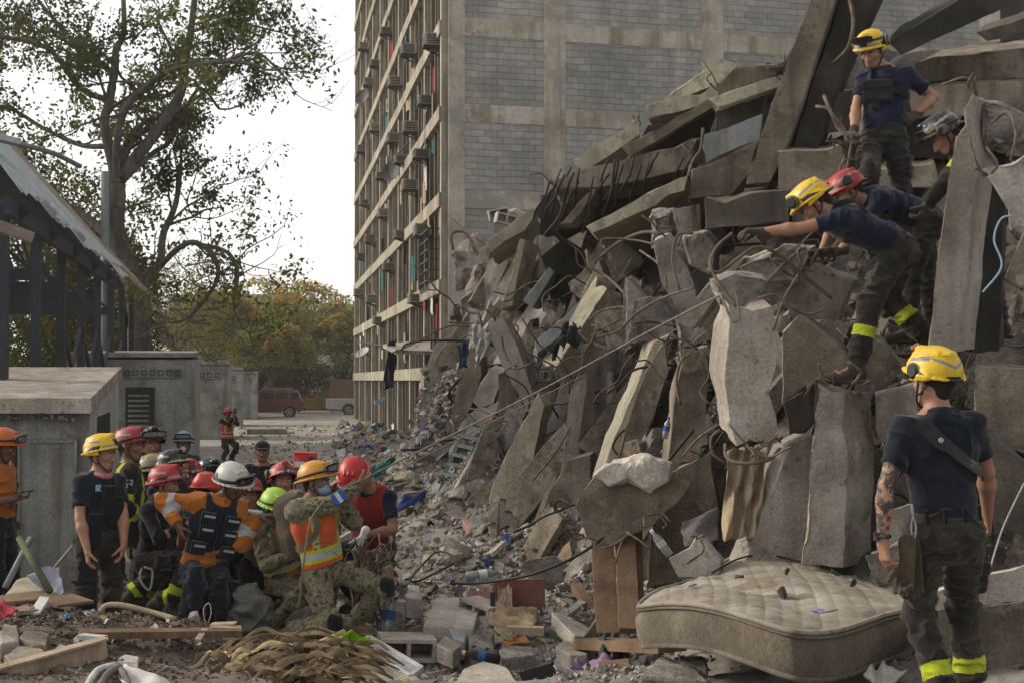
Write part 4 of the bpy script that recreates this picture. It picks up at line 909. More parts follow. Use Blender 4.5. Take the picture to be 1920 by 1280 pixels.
S([(1640, 318), (1752, 306), (1756, 352), (1636, 362)], 12.6, (10, -20, 1.6), CB, 'crumbling ledge between the standing man and the tall right pillar', ends=[(1750, 310)])
S([(1830, 60), (1960, 20), (1960, 60), (1850, 80)], 16, (10, -16, 1), CD, 'thin dark slab at the top right edge')
# tall right pillar
S([(1822, 170), (1838, 182), (1836, 300), (1812, 520), (1796, 660), (1740, 660), (1756, 480), (1782, 300), (1806, 200)], 8.9, (62, 12, .75), C, 'tall grey pillar standing upright at the right edge, topped with rubble', name='standing_pillar', cat='concrete column', amp=.012, ends=[(1828, 178)], L_=.05)
S([(1838, 186), (1866, 182), (1900, 200), (1926, 220), (1926, 300), (1880, 296), (1838, 280)], 9.0, (10, 0, .5), CR, 'clump of mangled concrete clinging to the top of the tall pillar', rough=1, amp=.09, L_=.045)
S([(1840, 318), (1896, 300), (1940, 282), (1940, 440), (1912, 430), (1886, 436), (1880, 400)], 8.4, (10, -6, .3), CL, 'pale broken slab corner hanging at the right edge', ends=[(1850, 330), (1890, 430)], rough=3, L_=.045)
S([(1826, 684), (1940, 690), (1940, 860), (1884, 836), (1826, 800)], 8.8, (8, -14, .8), CB, 'rusty brown wall slab at the right edge behind the foreground man')
S([(1842, 800), (1890, 842), (1940, 880), (1940, 1010), (1880, 990), (1836, 960)], 8.4, (10, -16, .8), CD, 'dark sloping slab beside the elbow of the foreground man', ends=[(1850, 815)])
S([(1740, 1110), (1830, 1080), (1960, 1050), (1960, 1130), (1850, 1140), (1740, 1150)], 7.6, (0, -6, .5), CL, 'pale crumbled top of the low beam behind the foreground man', rough=1, amp=.04, L_=.04)
S([(1740, 1146), (1960, 1122), (1960, 1260), (1740, 1250)], 7.5, (0, 4, .6), CB, 'low yellowish beam lying behind the legs of the foreground man', name='fallen_beam', cat='concrete beam')
# centre mid slabs
S([(914, 602), (944, 596), (968, 642), (984, 690), (1004, 745), (1016, 770), (990, 774), (962, 722), (930, 660)], 19.5, (16, -4, .7), C, 'slender grey beam leaning left of centre', name='fallen_beam', cat='concrete beam', ends=[(930, 600)])
S([(972, 446), (986, 450), (960, 574), (940, 578)], 24, (26, 10, .8), CC, 'thin pale upright beam under the far left slab ends', name='fallen_beam', cat='concrete beam')
S([(1000, 642), (1094, 562), (1102, 580), (1090, 598), (1008, 662)], 18, (-4, 22, .9), CU, 'blue grey slab tilted above the torn jeans jacket', ends=[(1094, 570)])
S([(1088, 640), (1116, 642), (1104, 700), (1090, 800), (1082, 892), (1052, 880), (1066, 760)], 15, (58, 6, .5), C, 'grey column leaning at the centre with a light left face', name='fallen_column', cat='concrete column', ends=[(1100, 645)], erad=.35)
S([(1224, 640), (1264, 628), (1250, 690), (1216, 800), (1186, 890), (1122, 902), (1150, 820)], 13.4, (-18, -4, .5), CC, 'broad brown column with a yellow painted edge', name='fallen_column', cat='concrete column', amp=.01)
S([(1232, 634), (1268, 628), (1252, 700), (1218, 806), (1190, 894), (1142, 900), (1165, 820)], 13.25, (4, 0, .3), CB, 'brown facing of the broad column with the yellow edge', name='fallen_column', cat='concrete column', ends=[(1245, 632)])
S([(1190, 560), (1246, 545), (1268, 620), (1230, 650), (1176, 640)], 13.7, (8, 4, .5), CR, 'round lump of shattered concrete on top of the broad column', rough=1, amp=.09)
S([(1272, 650), (1334, 648), (1330, 740), (1318, 860), (1250, 880), (1262, 760)], 12.1, (-12, -6, .5), CB, 'brown column between the dark cleft and the hanging column', name='fallen_column', cat='concrete column', ends=[(1300, 650)], erad=.3)
S([(1262, 590), (1330, 580), (1338, 640), (1270, 655)], 12.3, (10, 0, .5), CR, 'mangled top of the brown column beside the hanging column', rough=1, amp=.08)
S([(1224, 452), (1252, 440), (1290, 500), (1312, 560), (1276, 592), (1240, 532)], 14.2, (30, -6, .6), C, 'pointed grey slab standing among loops of rebar', ends=[(1240, 445)])
S([(1276, 440), (1318, 432), (1345, 470), (1330, 520), (1290, 500)], 13.9, (14, -6, .6), CR, 'brown broken chunk wedged behind the pointed slab', rough=1, amp=.07)
S([(1262, 392), (1300, 384), (1306, 470), (1270, 470)], 14.6, (16, -4, .6), C, 'narrow grey upright block above the pointed slab')
S([(1214, 400), (1258, 392), (1262, 450), (1220, 470)], 14.8, (10, -6, .6), CR, 'rough brown boulder left of the narrow upright block', rough=1, amp=.07)
S([(1262, 602), (1380, 478), (1398, 484), (1300, 622)], 10.9, (16, -4, .3), C, 'grey board like slab reaching up to the hanging column')
S([(1300, 622), (1398, 486), (1440, 470), (1436, 520), (1370, 560), (1330, 610)], 11.1, (6, -6, .4), CC, 'cream slab slanting behind the hanging column')
S([(1450, 545), (1530, 490), (1600, 530), (1570, 600), (1490, 600)], 10.8, (14, -10, .6), CB, 'tawny slab under the hands of the bending men', rough=2, ends=[(1500, 520)])
S([(1378, 500), (1470, 458), (1520, 470), (1500, 540), (1400, 545)], 10.7, (14, -10, .6), CR, 'crumbling lump of concrete in the thick of the rebar', rough=1, amp=.07)
S([(1335, 528), (1372, 512), (1440, 520), (1452, 570), (1400, 582), (1345, 575)], 9.75, (-10, -8, .36), CR, 'rough crushed cap of the hanging column', rough=1, amp=.045, L_=.035)
S([(1364, 565), (1450, 572), (1466, 642), (1462, 700), (1460, 816), (1444, 834), (1372, 832), (1358, 720)], 9.55, (-32, -30, .4), C, 'great grey column hanging upside down on loops of rebar', name='hanging_column', cat='concrete column', amp=.014, ends=[(1400, 835), (1400, 565), (1460, 760)], L_=.035, rough=3)
S([(1530, 712), (1592, 732), (1584, 1066), (1502, 1056), (1518, 880)], 9.45, (52, -4, .36), C, 'squared pillar carrying the boot of the bending man', name='standing_pillar', cat='concrete column', amp=.026, ends=[(1545, 715), (1600, 725)], L_=.035)
S([(1482, 832), (1526, 812), (1510, 1062), (1392, 1062)], 9.75, (-34, -4, .25), C, 'tapering grey slab leaning between mattress and squared pillar', amp=.01)
S([(1466, 622), (1496, 592), (1560, 636), (1610, 690), (1540, 708), (1466, 752)], 10.3, (10, -14, .6), CB, 'dark tawny slab between hanging column and squared pillar')
S([(1600, 620), (1650, 640), (1690, 690), (1650, 735), (1612, 700)], 10.3, (14, -8, .5), CB, 'brown block behind the calf of the bending man', rough=2)
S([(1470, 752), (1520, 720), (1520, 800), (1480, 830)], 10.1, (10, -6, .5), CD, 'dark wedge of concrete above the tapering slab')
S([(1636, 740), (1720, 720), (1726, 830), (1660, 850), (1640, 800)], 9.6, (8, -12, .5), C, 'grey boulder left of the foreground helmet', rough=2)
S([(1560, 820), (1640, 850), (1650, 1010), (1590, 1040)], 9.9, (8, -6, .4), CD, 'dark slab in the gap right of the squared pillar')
# big overhang and under it
S([(1108, 884), (1176, 868), (1250, 876), (1296, 905), (1276, 955), (1230, 985), (1190, 1000), (1150, 1030), (1092, 1014), (1078, 945)], 10.9, (14, -10, .8), CB, 'massive overhanging slab with yellow brown underside above the posts', ends=[(1100, 890), (1240, 880), (1276, 955), (1120, 1020)], L_=.045, rough=3)
S([(1112, 892), (1150, 866), (1200, 858), (1258, 872), (1252, 898), (1216, 922), (1178, 890), (1140, 906)], 10.75, (4, -3, .5), CL, 'pale crushed ridge on top of the massive overhanging slab', rough=1, amp=.08, L_=.04)
S([(1254, 884), (1336, 846), (1350, 960), (1330, 1090), (1212, 1100), (1222, 980)], 11.4, (10, -8, .6), CB, 'mottled ochre wall slab between posts and curtain', L_=.06)
S([(1070, 860), (1112, 850), (1110, 1000), (1010, 975), (1030, 920)], 14, (10, -10, .8), CB, 'brown slab in shadow left of the massive overhang')
S([(1160, 940), (1230, 930), (1226, 1120), (1200, 1140)], 12.9, (10, 0, .6), CK, 'blackened slab at the back of the cavity behind the posts')  # near-black slab paints the deep shade under the overhang
S([(964, 822), (1012, 740), (1022, 760), (1006, 830), (985, 960), (944, 988), (908, 972), (926, 900)], 16.8, (16, -6, .6), CC, 'grey slab with yellow painted edge standing left of the cavity', ends=[(940, 980)])
S([(1254, 1044), (1318, 1002), (1352, 1056), (1346, 1090), (1272, 1086)], 9.5, (10, -8, .35), CL, 'pale broken block at the head of the mattress', rough=2, ends=[(1320, 1010)])
S([(1620, 1040), (1700, 1010), (1740, 1080), (1700, 1110), (1640, 1100)], 8.9, (8, -10, .5), CR, 'crumbly grey boulder behind the right end of the mattress', rough=1, amp=.06)
S([(1650, 960), (1720, 940), (1730, 1020), (1660, 1030)], 9.1, (10, -6, .4), C, 'smooth grey block left of the hanging gloves')
# left of centre
S([(846, 770), (870, 668), (900, 640), (906, 700), (880, 780)], 22, (14, -8, 1), CB, 'olive brown slab below the torn white cloth')
S([(880, 750), (920, 690), (945, 700), (930, 760), (895, 775)], 21, (10, -10, .8), CL, 'white plastered slab under the torn white cloth', ends=[(900, 770)])
S([(800, 828), (826, 732), (836, 734), (828, 790), (812, 834)], 33, (14, 2, 1), CL, 'pale narrow plank of concrete left of the step ladder')
S([(900, 880), (906, 790), (940, 788), (936, 900), (908, 912)], 21, (10, -6, .6), CB, 'brown slab behind the top of the step ladder')
S([(934, 700), (960, 692), (975, 760), (950, 800), (930, 770)], 20.4, (12, -4, .8), CB, 'weathered slab behind the slender leaning beam')
S([(856, 560), (900, 500), (918, 560), (900, 620), (862, 610)], 28, (10, -10, 1.2), CR, 'heap of crushed masonry beside the building corner', rough=1, amp=.2)
S([(850, 470), (880, 440), (905, 470), (900, 520), (856, 540)], 31, (14, -10, 1.6), CR, 'upper heap of crushed masonry against the building corner', rough=1, amp=.22)
S([(896, 470), (914, 462), (918, 512), (898, 516)], 29, (10, 0, .8), CC, 'pale block of masonry hanging at the left end of the pile')
S([(928, 400), (960, 392), (985, 410), (960, 436), (925, 440)], 28, (10, -6, 1), C, 'stack of grey hollow blocks below the block wall')
S([(1015, 480), (1052, 452), (1100, 480), (1100, 560), (1030, 560)], 22, (12, -6, 1), CK, 'charred slab piece in the dark middle of the pile', rough=2)  # near-black piece amid the pile
S([(1085, 560), (1124, 490), (1136, 530), (1120, 600), (1090, 600)], 18.6, (12, -6, .6), CC, 'yellow plastered wall piece standing in the dark middle', rough=2)
S([(1140, 440), (1215, 420), (1220, 470), (1150, 500)], 18, (8, -10, .8), CB, 'brown slab under the long pale diagonal beam', rough=2)
S([(1176, 520), (1208, 560), (1200, 640), (1174, 640)], 14.6, (14, -4, .6), C, 'narrow upright slab left of the shattered lump')
S([(980, 560), (1030, 500), (1040, 512), (1000, 580)], 21.5, (14, 4, .8), CU, 'bluish slab edge poking out of the dark middle')
S([(952, 840), (985, 790), (1000, 850), (975, 900)], 17.8, (10, -4, .6), CB, 'small brown slab leaning on the yellow edged slab', rough=2)
S([(1040, 1040), (1120, 1092), (1106, 1112), (1084, 1122), (1000, 1080), (976, 1050)], 12.9, (0, 16, .1), CR, 'gravel covered slab lying flat in front of the wooden posts', amp=.02)
rngp = np.random.RandomState(77)
lab_f = 'jagged grey fragment wedged in the face of the collapsed pile, one of many alike'
def frag_mesh(k, seed, flat):
    rs = np.random.RandomState(seed)
    if k % 12 < 5:
        n = rs.randint(7, 12); pts = rs.uniform(-1, 1, (n * 2, 3)); pts[:, 2] *= flat; pts[:, 1] *= rs.uniform(.5, 1)
        bm = bmesh.new(); [bm.verts.new(p) for p in pts]; bmesh.ops.convex_hull(bm, input=bm.verts)
        bmesh.ops.delete(bm, geom=[v for v in bm.verts if not v.link_faces], context='VERTS')
        v = [x.co[:] for x in bm.verts]; bm.verts.index_update(); f = [[x.index for x in q.verts] for q in bm.faces]; bm.free()
        return solidify_noise(v, f, .17, .05, seed, .03, None, 4)
    # broken plate or bar: box with ragged ends
    hy, hz = ((.3, .12), (.22, .18), (.4, .09), (.2, .16), (.3, .24), (.34, .14), (.24, .10))[k % 7]; m_ = 7; o = []
    for i in range(m_): o.append((1 - abs(rs.randn()) * .12, -hy + 2 * hy * i / (m_ - 1)))
    for i in range(m_): o.append((-1 + abs(rs.randn()) * .12, hy - 2 * hy * i / (m_ - 1)))
    n = len(o); v = [(x, y, hz) for x, y in o] + [(x + rs.randn() * .06, y, -hz) for x, y in o]
    f = [tuple(range(n)), tuple(range(2 * n - 1, n - 1, -1))] + [(i, (i + 1) % n, n + (i + 1) % n, n + i) for i in range(n)]
    return solidify_noise(v, f, .12, .022, seed, .012, None, 4)
MS = [C, CL, CB, CR, 'rubble_mix', CC]
_pool = {}
def frag_data(i, m):
    if (i, m) not in _pool:
        co, fc = frag_mesh(i, 500 + i, (.35, .6, .9, .2)[i % 4])
        me = bpy.data.meshes.new('rubble_chunk'); me.from_pydata(co.tolist(), [], fc.tolist()); me.materials.append(M[m]); me.update(); _pool[(i, m)] = me
    return _pool[(i, m)]
def frag(p, s, i, m, rot, lab, cat, group, name='rubble_chunk'):
    o = bpy.data.objects.new(name, frag_data(i, m)); COL.objects.link(o)
    o.location = [float(c) for c in p]; o.rotation_euler = rot; o.scale = (s, s, s); return tag(o, '%s %s %s %s' % (sz(s), TONE[m], lab, where(p)), cat, group)
def surf(px, py, y0=9, y1=60):
    """first hit of the ground sheet along the view of a photo pixel"""
    Y = np.exp(np.linspace(math.log(y0), math.log(y1), 500)); q = np.array([P(px, py, y) for y in Y]); g_ = ground(q[:, 0], q[:, 1]); h = np.where(q[:, 2] < g_)[0]
    return q[h[0]] if len(h) else None
n = 0
for k in range(1600):
    px = rngp.uniform(850, 1920); top = np.interp(px, [850, 930, 1100, 1300, 1500, 1920], [560, 430, 400, 300, 200, 110]); bot = np.interp(px, [850, 920, 1100, 1300, 1500, 1920], [900, 1000, 1040, 1080, 1060, 1040])
    py = rngp.uniform(top, bot); q = surf(px, py)
    if q is None: continue
    m = MS[rngp.choice(6, p=[.25, .07, .34, .12, .16, .06])]
    if n % 2:
        s = q[1] * rngp.uniform(.005, .013); frag(q + np.array((0, -s * .3, 0)), s, rngp.randint(5), m, rngp.uniform(0, 6.28, 3), 'fragment', 'rubble chunk', 'fragments wedged in the pile')
    else:
        s = q[1] * rngp.uniform(.018, .04); a_ = math.radians(rngp.normal(64, 16)); frag(q + np.array((0, -s * .35, 0)), s, 5 + rngp.randint(7), m, (rngp.normal(0, .35) + 1.2, -a_, rngp.normal(0, .4)), 'broken slab strip', 'concrete slab', 'slab strips leaning in the pile', 'slab_fragment')
    n += 1
    if n >= 300: break
# ---------------------------------------------------------------- people: smooth-union field -> one continuous surface
class Field:
    def __init__(s, lo, hi, h):
        s.lo = np.asarray(lo, float); s.h = h; s.n = np.ceil((np.asarray(hi) - s.lo) / h).astype(int) + 1
        s.D = np.full(s.n, .12, np.float32)
    def _win(s, c, R):
        a = np.maximum(((c - R - s.lo) / s.h).astype(int), 0); b = np.minimum(((c + R - s.lo) / s.h).astype(int) + 2, s.n)
        if (b <= a).any(): return None
        sl = tuple(slice(x, y) for x, y in zip(a, b))
        g = np.meshgrid(*[s.lo[k] + s.h * np.arange(a[k], b[k]) for k in range(3)], indexing='ij')
        return sl, np.stack(g, -1)
    def _put(s, sl, d, k, op):
        D = s.D[sl]; d = d.astype(np.float32)
        if op == 'u':
            hh = np.maximum(k - np.abs(D - d), 0) / max(k, 1e-6); s.D[sl] = np.minimum(D, d) - hh * hh * k * .25
        else:
            hh = np.maximum(k - np.abs(D + d), 0) / max(k, 1e-6); s.D[sl] = np.maximum(D, -d) + hh * hh * k * .25
    def cone(s, a, b, ra, rb, k=.02, flat=None, clip=(), op='u'):
        a = np.asarray(a, float); b = np.asarray(b, float); R = np.linalg.norm(b - a) / 2 + max(ra, rb) + .05 + k
        w = s._win((a + b) / 2, R)
        if w is None: return s
        sl, p = w; ab = b - a; L2 = max(np.dot(ab, ab), 1e-9); q = p - a; t = np.clip((q @ ab) / L2, 0, 1)
        v = q - t[..., None] * ab; f = 1
        if flat is not None:
            nv = nrm(flat[0] - ab * np.dot(flat[0], ab) / L2); f = flat[1]; c = v @ nv; v = v + (c / f - c)[..., None] * nv
        d = (np.sqrt((v * v).sum(-1)) - (ra + (rb - ra) * t)) * min(f, 1)
        for pt, nv in clip: d = np.maximum(d, (p - pt) @ nrm(nv))
        s._put(sl, d, k, op); return s
    def ell(s, c, ax, r, k=.02, op='u', clip=()):
        c = np.asarray(c, float); w = s._win(c, max(r) + .05 + k)
        if w is None: return s
        sl, p = w; q = p - c; r = np.asarray(r, float)
        l = np.stack([q @ np.asarray(a) for a in ax], -1); n1 = np.sqrt(((l / r) ** 2).sum(-1)); n2 = np.sqrt(((l / r ** 2) ** 2).sum(-1)) + 1e-9
        d = n1 * (n1 - 1) / n2
        for pt, nv in clip: d = np.maximum(d, (p - pt) @ nrm(nv))
        s._put(sl, d, k, op); return s
    def box(s, c, ax, hs, rd=.01, k=.005, op='u', clip=()):
        c = np.asarray(c, float); w = s._win(c, float(np.linalg.norm(hs)) + .05 + k)
        if w is None: return s
        sl, p = w; q = p - c; l = np.abs(np.stack([q @ np.asarray(a) for a in ax], -1)) - (np.asarray(hs) - rd)
        d = np.sqrt((np.maximum(l, 0) ** 2).sum(-1)) + np.minimum(l.max(-1), 0) - rd
        for pt, nv in clip: d = np.maximum(d, (p - pt) @ nrm(nv))
        s._put(sl, d, k, op); return s
    def surface(s):
        D = s.D; D[0] = D[-1] = .1; D[:, 0] = D[:, -1] = .1; D[:, :, 0] = D[:, :, -1] = .1
        I = D < 0; A = [slice(None, -1), slice(1, None)]
        cnt = sum(I[A[i], A[j], A[k]].astype(np.int8) for i in (0, 1) for j in (0, 1) for k in (0, 1))
        act = (cnt > 0) & (cnt < 8); ids = np.full(act.shape, -1, np.int64); cells = np.argwhere(act); ids[act] = np.arange(len(cells))
        acc = np.zeros((len(cells), 3)); num = np.zeros(len(cells)); ci, cj, ck = cells.T
        for axis in range(3):
            for o1 in (0, 1):
                for o2 in (0, 1):
                    o = [0, 0, 0]; oth = [k for k in range(3) if k != axis]; o[oth[0]] = o1; o[oth[1]] = o2; e = o.copy(); e[axis] = 1
                    a = D[ci + o[0], cj + o[1], ck + o[2]]; b = D[ci + e[0], cj + e[1], ck + e[2]]; m = (a < 0) != (b < 0)
                    t = np.where(m, a / np.where(m, a - b, 1), 0); pos = np.tile(np.array(o, float), (len(cells), 1)); pos[:, axis] = t
                    acc[m] += pos[m]; num[m] += 1
        v = s.lo + s.h * (cells + acc / np.maximum(num, 1)[:, None]); fs = []
        for axis in range(3):
            u, w = [(1, 2), (2, 0), (0, 1)][axis]
            sa = [slice(1, -1)] * 3; sa[axis] = slice(0, -1); sb = list(sa); sb[axis] = slice(1, None)
            full = [slice(1, D.shape[k] - 1) for k in range(3)]; full[axis] = slice(0, D.shape[axis] - 1)
            f2 = list(full); f2[axis] = slice(1, D.shape[axis])
            a = I[tuple(full)]; b = I[tuple(f2)]; ed = np.argwhere(a != b)
            if not len(ed): continue
            inside = a[tuple(ed.T)]; off = np.array([1, 1, 1]); off[axis] = 0; c = ed + off
            def cid(du, dw):
                x = c.copy(); x[:, u] -= du; x[:, w] -= dw; return ids[x[:, 0], x[:, 1], x[:, 2]]
            q = np.stack((cid(1, 1), cid(0, 1), cid(0, 0), cid(1, 0)), 1); q[~inside] = q[~inside][:, ::-1]; fs.append(q)
        return v, np.concatenate(fs)
def vnorm(v, f):
    n = np.cross(v[f[:, 2]] - v[f[:, 0]], v[f[:, 3]] - v[f[:, 1]]); N_ = np.zeros_like(v)
    for k in range(4): np.add.at(N_, f[:, k], n)
    return N_ / (np.linalg.norm(N_, axis=1)[:, None] + 1e-9)
def emit(fd, name, m, parent, mi_fn=None, fold=0, seed=0, fs=9, stretch=None):
    v, f = fd.surface()
    if not len(v): return None
    if fold:
        q = v if stretch is None else v + np.outer(v @ stretch, stretch) * (-.3 if seed % 2 else .9)
        d = 1 - np.abs(fbm(q, fs, 2, seed + 3)) * 4.5; e = fbm(v, fs * .5, 2, seed + 9)
        v = v + vnorm(v, f) * np.maximum(fold * (np.clip(d, -1, 1) * .7 + e * .9), -.0045)[:, None]
    mi = None
    if mi_fn is not None: mi = mi_fn(v[f].mean(1))
    return mesh(name, v, f.astype(np.int32), m, parent, True, mi)
# ---- fabrics, skin
fabric_mat('navy', [(.007, .010, .017), (.016, .021, .032)], scale=4); fabric_mat('navy_blue', [(.007, .010, .026), (.013, .019, .042)], scale=4)
fabric_mat('turnout', [(.012, .0125, .014), (.022, .021, .021)], scale=3); mat('turnout_dirty', [(.012, .012, .013), (.024, .022, .02), (.075, .062, .048)], 3.5, .4, 60, pos=[.3, .52, .74], rnd=.1, spec=.1)
fabric_mat('black_cloth', [(.007, .007, .009), (.014, .014, .016)]); fabric_mat('orange_cloth', [(.22, .07, .014), (.36, .12, .022)], scale=5); fabric_mat('hi_vis_orange', [(.34, .06, .018), (.52, .095, .025)], scale=5)
fabric_mat('yellow_strip', [(.26, .30, .02), (.42, .48, .03)], scale=12, bump=.1, rnd=0); fabric_mat('silver_strip', [(.24, .245, .25), (.36, .365, .37)], scale=12, bump=.1, rnd=0)
fabric_mat('red_vest', [(.14, .014, .014), (.22, .025, .022)]); fabric_mat('coyote', [(.085, .068, .045), (.14, .115, .078)], scale=5, bump=.5); fabric_mat('shirt_grey_blue', [(.022, .028, .045), (.035, .042, .06)])
fabric_mat('white_glove', [(.38, .39, .41), (.5, .51, .53)]); fabric_mat('work_glove', [(.03, .024, .018), (.075, .056, .038)], scale=12); fabric_mat('glove_brown', [(.12, .07, .035), (.2, .125, .07)], scale=12); fabric_mat('mask_blue', [(.2, .32, .46), (.28, .4, .52)]); fabric_mat('mask_white', [(.5, .5, .48), (.6, .6, .58)])
fabric_mat('bandana', [(.35, .02, .03), (.42, .3, .32)], scale=25); fabric_mat('leather', [(.02, .017, .014), (.045, .036, .028)], bump=.5); fabric_mat('boot_tan', [(.1, .072, .045), (.16, .12, .08)], bump=.5)
mat('camo', [(.035, .032, .018), (.1, .09, .055), (.19, .165, .11), (.055, .06, .03)], 22, .3, 60, pos=[.36, .46, .54, .62], rnd=0, spec=.1, fine=.1)
for nm, c in (('skin', (.30, .155, .1)), ('skin_dark', (.13, .062, .038)), ('skin_mid', (.2, .1, .064))):
    mat(nm, [tuple(x * .82 for x in c), c], 9, .15, 90, rough=.55, rnd=0, fine=.08, spec=.35, dist=.004)
mat('skin_tattoo', [(.3, .155, .1), (.27, .14, .09), (.045, .035, .032), (.05, .04, .036)], 24, .1, 90, rough=.55, rnd=0, fine=.05, pos=[.3, .475, .49, .7], spec=.35)
mat('hair', [(.012, .008, .005), (.03, .018, .01)], 30, .6, 120, rnd=0); mat('hair_blond', [(.06, .032, .014), (.13, .075, .035)], 30, .6, 120, rnd=0)
mat('eye_white', [(.45, .43, .4)], 3, 0, rough=.2, rnd=0); mat('eye_dark', [(.012, .009, .007)], 3, 0, rough=.2, rnd=0); mat('lip', [(.2, .07, .055)], 3, 0, rnd=0)
def hm(n, c, r=.42): return mat(n, [tuple(x * .62 for x in c), tuple(x * .85 for x in c)], 9, .12, 60, rough=r, rnd=.12, fine=.12, spec=.4, spots=[(9, .57, (.22, .19, .15), .45), (26, .63, (.05, .045, .04), .6)])
hm('h_yellow', (.78, .5, .012)); hm('h_red', (.36, .014, .018)); hm('h_red_bright', (.5, .02, .02)); hm('h_white', (.5, .49, .45)); hm('h_black', (.015, .015, .017), .2); hm('h_green', (.33, .6, .03), .45); hm('h_orange', (.62, .27, .015), .4); hm('h_orange_red', (.55, .12, .015), .4); hm('h_tan', (.35, .3, .15)); hm('h_grey', (.28, .3, .34)); hm('h_mark', (.25, .255, .26), .5); hm('h_trim', (.014, .014, .015), .5); hm('lens', (.16, .19, .21), .08); hm('lens_dark', (.02, .022, .022), .06); hm('strip_y', (.6, .6, .05))
# ---- helmet in local head axes x=right y=forward z=up, origin = head centre
def helmet_field(style):
    E = np.eye(3); fd = Field((-.17, -.21, -.09), (.17, .24, .2), .0052)
    f_ = lambda y: .012 + .30 * y
    z0 = .03; cl = [(np.array((0, 0, .018)), np.array((0, .27, -1)))]
    r = (.125, .150, .128)
    fd.ell((0, -.008, z0), E, r, clip=cl)
    if style == 'rescue':
        fd.cone((0, -.13, .10), (0, .075, .146), .016, .022, .02, flat=(np.array((1.0, 0, 0)), 1.6)); fd.cone((-.05, -.10, .11), (-.05, .06, .122), .010, .012, .015); fd.cone((.05, -.10, .11), (.05, .06, .122), .010, .012, .015)
        for sx_ in (-1, 1): fd.ell((sx_ * .108, -.03, .0), E, (.022, .07, .034), .02, clip=[(np.array((0, 0, -.012)), np.array((0, .1, -1)))])
        a = np.linspace(0, 2 * math.pi, 25); R_ = [(.129 * math.sin(t), -.008 + .154 * math.cos(t), .020 + .27 * (-.008 + .154 * math.cos(t))) for t in a]
        for p, q in zip(R_, R_[1:]): fd.cone(p, q, .007, .007, .008)
        fd.cone((-.06, .135, .058), (.06, .135, .058), .010, .010, .02, flat=(np.array((0, 0, 1.0)), .6))
    else:
        a = np.linspace(0, 2 * math.pi, 25); R_ = [(.133 * math.sin(t), -.008 + (.16 + .03 * max(0, math.cos(t))) * math.cos(t), .018 + .25 * (-.008 + .154 * math.cos(t))) for t in a]
        for p, q in zip(R_, R_[1:]): fd.cone(p, q, .008, .008, .016, flat=(np.array((0, 0, 1.0)), .7))
        for x_ in (-.04, 0, .04): fd.cone((x_, -.11, .115), (x_, .08, .14 - abs(x_) * .1), .008, .008, .015)
    fd.ell((0, -.008, z0 - .006), E, tuple(x - .011 for x in r), .004, op='s')
    return fd.surface()
_hv = {s_: helmet_field(s_) for s_ in ('rescue', 'hard')}
_hcache = {}
def local_mesh(name, key, v, f, mats, parent, R, o, mi=None, smooth=True):
    """mesh data shared between helmets; R columns = right, forward, up"""
    if key not in _hcache:
        ob = mesh(name, v, f, mats, None, smooth, mi, origin=(0, 0, 0)); _hcache[key] = ob.data; bpy.data.objects.remove(ob)
    ob = bpy.data.objects.new(name, _hcache[key]); COL.objects.link(ob); ob.parent = parent
    par = parent
    base = np.zeros(3)
    while par is not None: base += np.array(par.matrix_basis.translation) ; par = par.parent
    Mx = Matrix([[float(R[i][j]) for j in range(3)] for i in range(3)]).to_4x4(); Mx.translation = Vector([float(x) for x in (o - base)])
    ob.matrix_basis = Mx; return ob
def add_helmet(per, o, R, style='rescue', col='h_yellow', gog=None, cup=None, lamp=True, band=None, sc=1.0, marks=True, text=None):
    R = np.array(R) ; v, f = _hv[style]; c = v[f].mean(1)
    mi = np.zeros(len(f), int); x, y, z = c.T; zr = z - .27 * y
    if style == 'rescue' and marks:
        mi[(np.abs(x) > .075) & (np.abs(z - (.088 + .1 * (y + .04))) < .009) & (y < .03) & (y > -.09)] = 1
        mi[(zr > .034) & (zr < .052) & (y > .06) & (np.abs(x) > .028)] = 1
        mi[(zr > .028) & (zr < .058) & (y < .045) & (y > -.075) & (np.abs(x) > .07) & (zr < .03 + .4 * (y + .085))] = 2
        mi[(np.abs(x) < .03) & (y > .09) & (zr > .04) & (zr < .105) & (z < .12)] = 2
        bk = (y < -.06); mi[bk & (np.abs(np.abs(x) * .55 - (z - .035)) < .009) & (zr > .04) & (np.abs(x) < .085)] = 1
        mi[bk & (zr < .036) & (np.abs(x) < .045) & (zr > .012)] = 2
    if band: mi[(zr > .028) & (zr < .046)] = 3
    if style == 'rescue' and col == 'h_black': mi[(zr > .03) & (zr < .038) & (y > .04)] = 3
    if col == 'h_white':
        rs = np.random.RandomState(2)
        for k in range(14):
            q = rs.randn(3); q = q / np.linalg.norm(q) * (.12, .15, .12) + (0, 0, .05); mi[np.linalg.norm(c - q, axis=1) < rs.uniform(.006, .022)] = 2
    mats = [M[col], M['h_mark'], M['h_trim'], M['strip_y'] if col == 'h_black' else M['h_trim']]
    Rs = R * sc
    h = local_mesh('helmet', (style, col, marks, bool(band)), v, f.astype(np.int32), mats, per, Rs, o, mi)
    zero = np.zeros(3); I3 = np.eye(3)
    def sub(name, mb, m, smooth=True): return local_mesh(name, (name, id(mb)), mb.v, mb.f, [M[m]] if isinstance(m, str) else [M[q] for q in m], h, I3, hbase(h), mb.mi, smooth)
    # chin strap
    return h
def hbase(h):
    b = np.zeros(3); q = h.parent
    while q is not None: b += np.array(q.matrix_basis.translation); q = q.parent
    return b
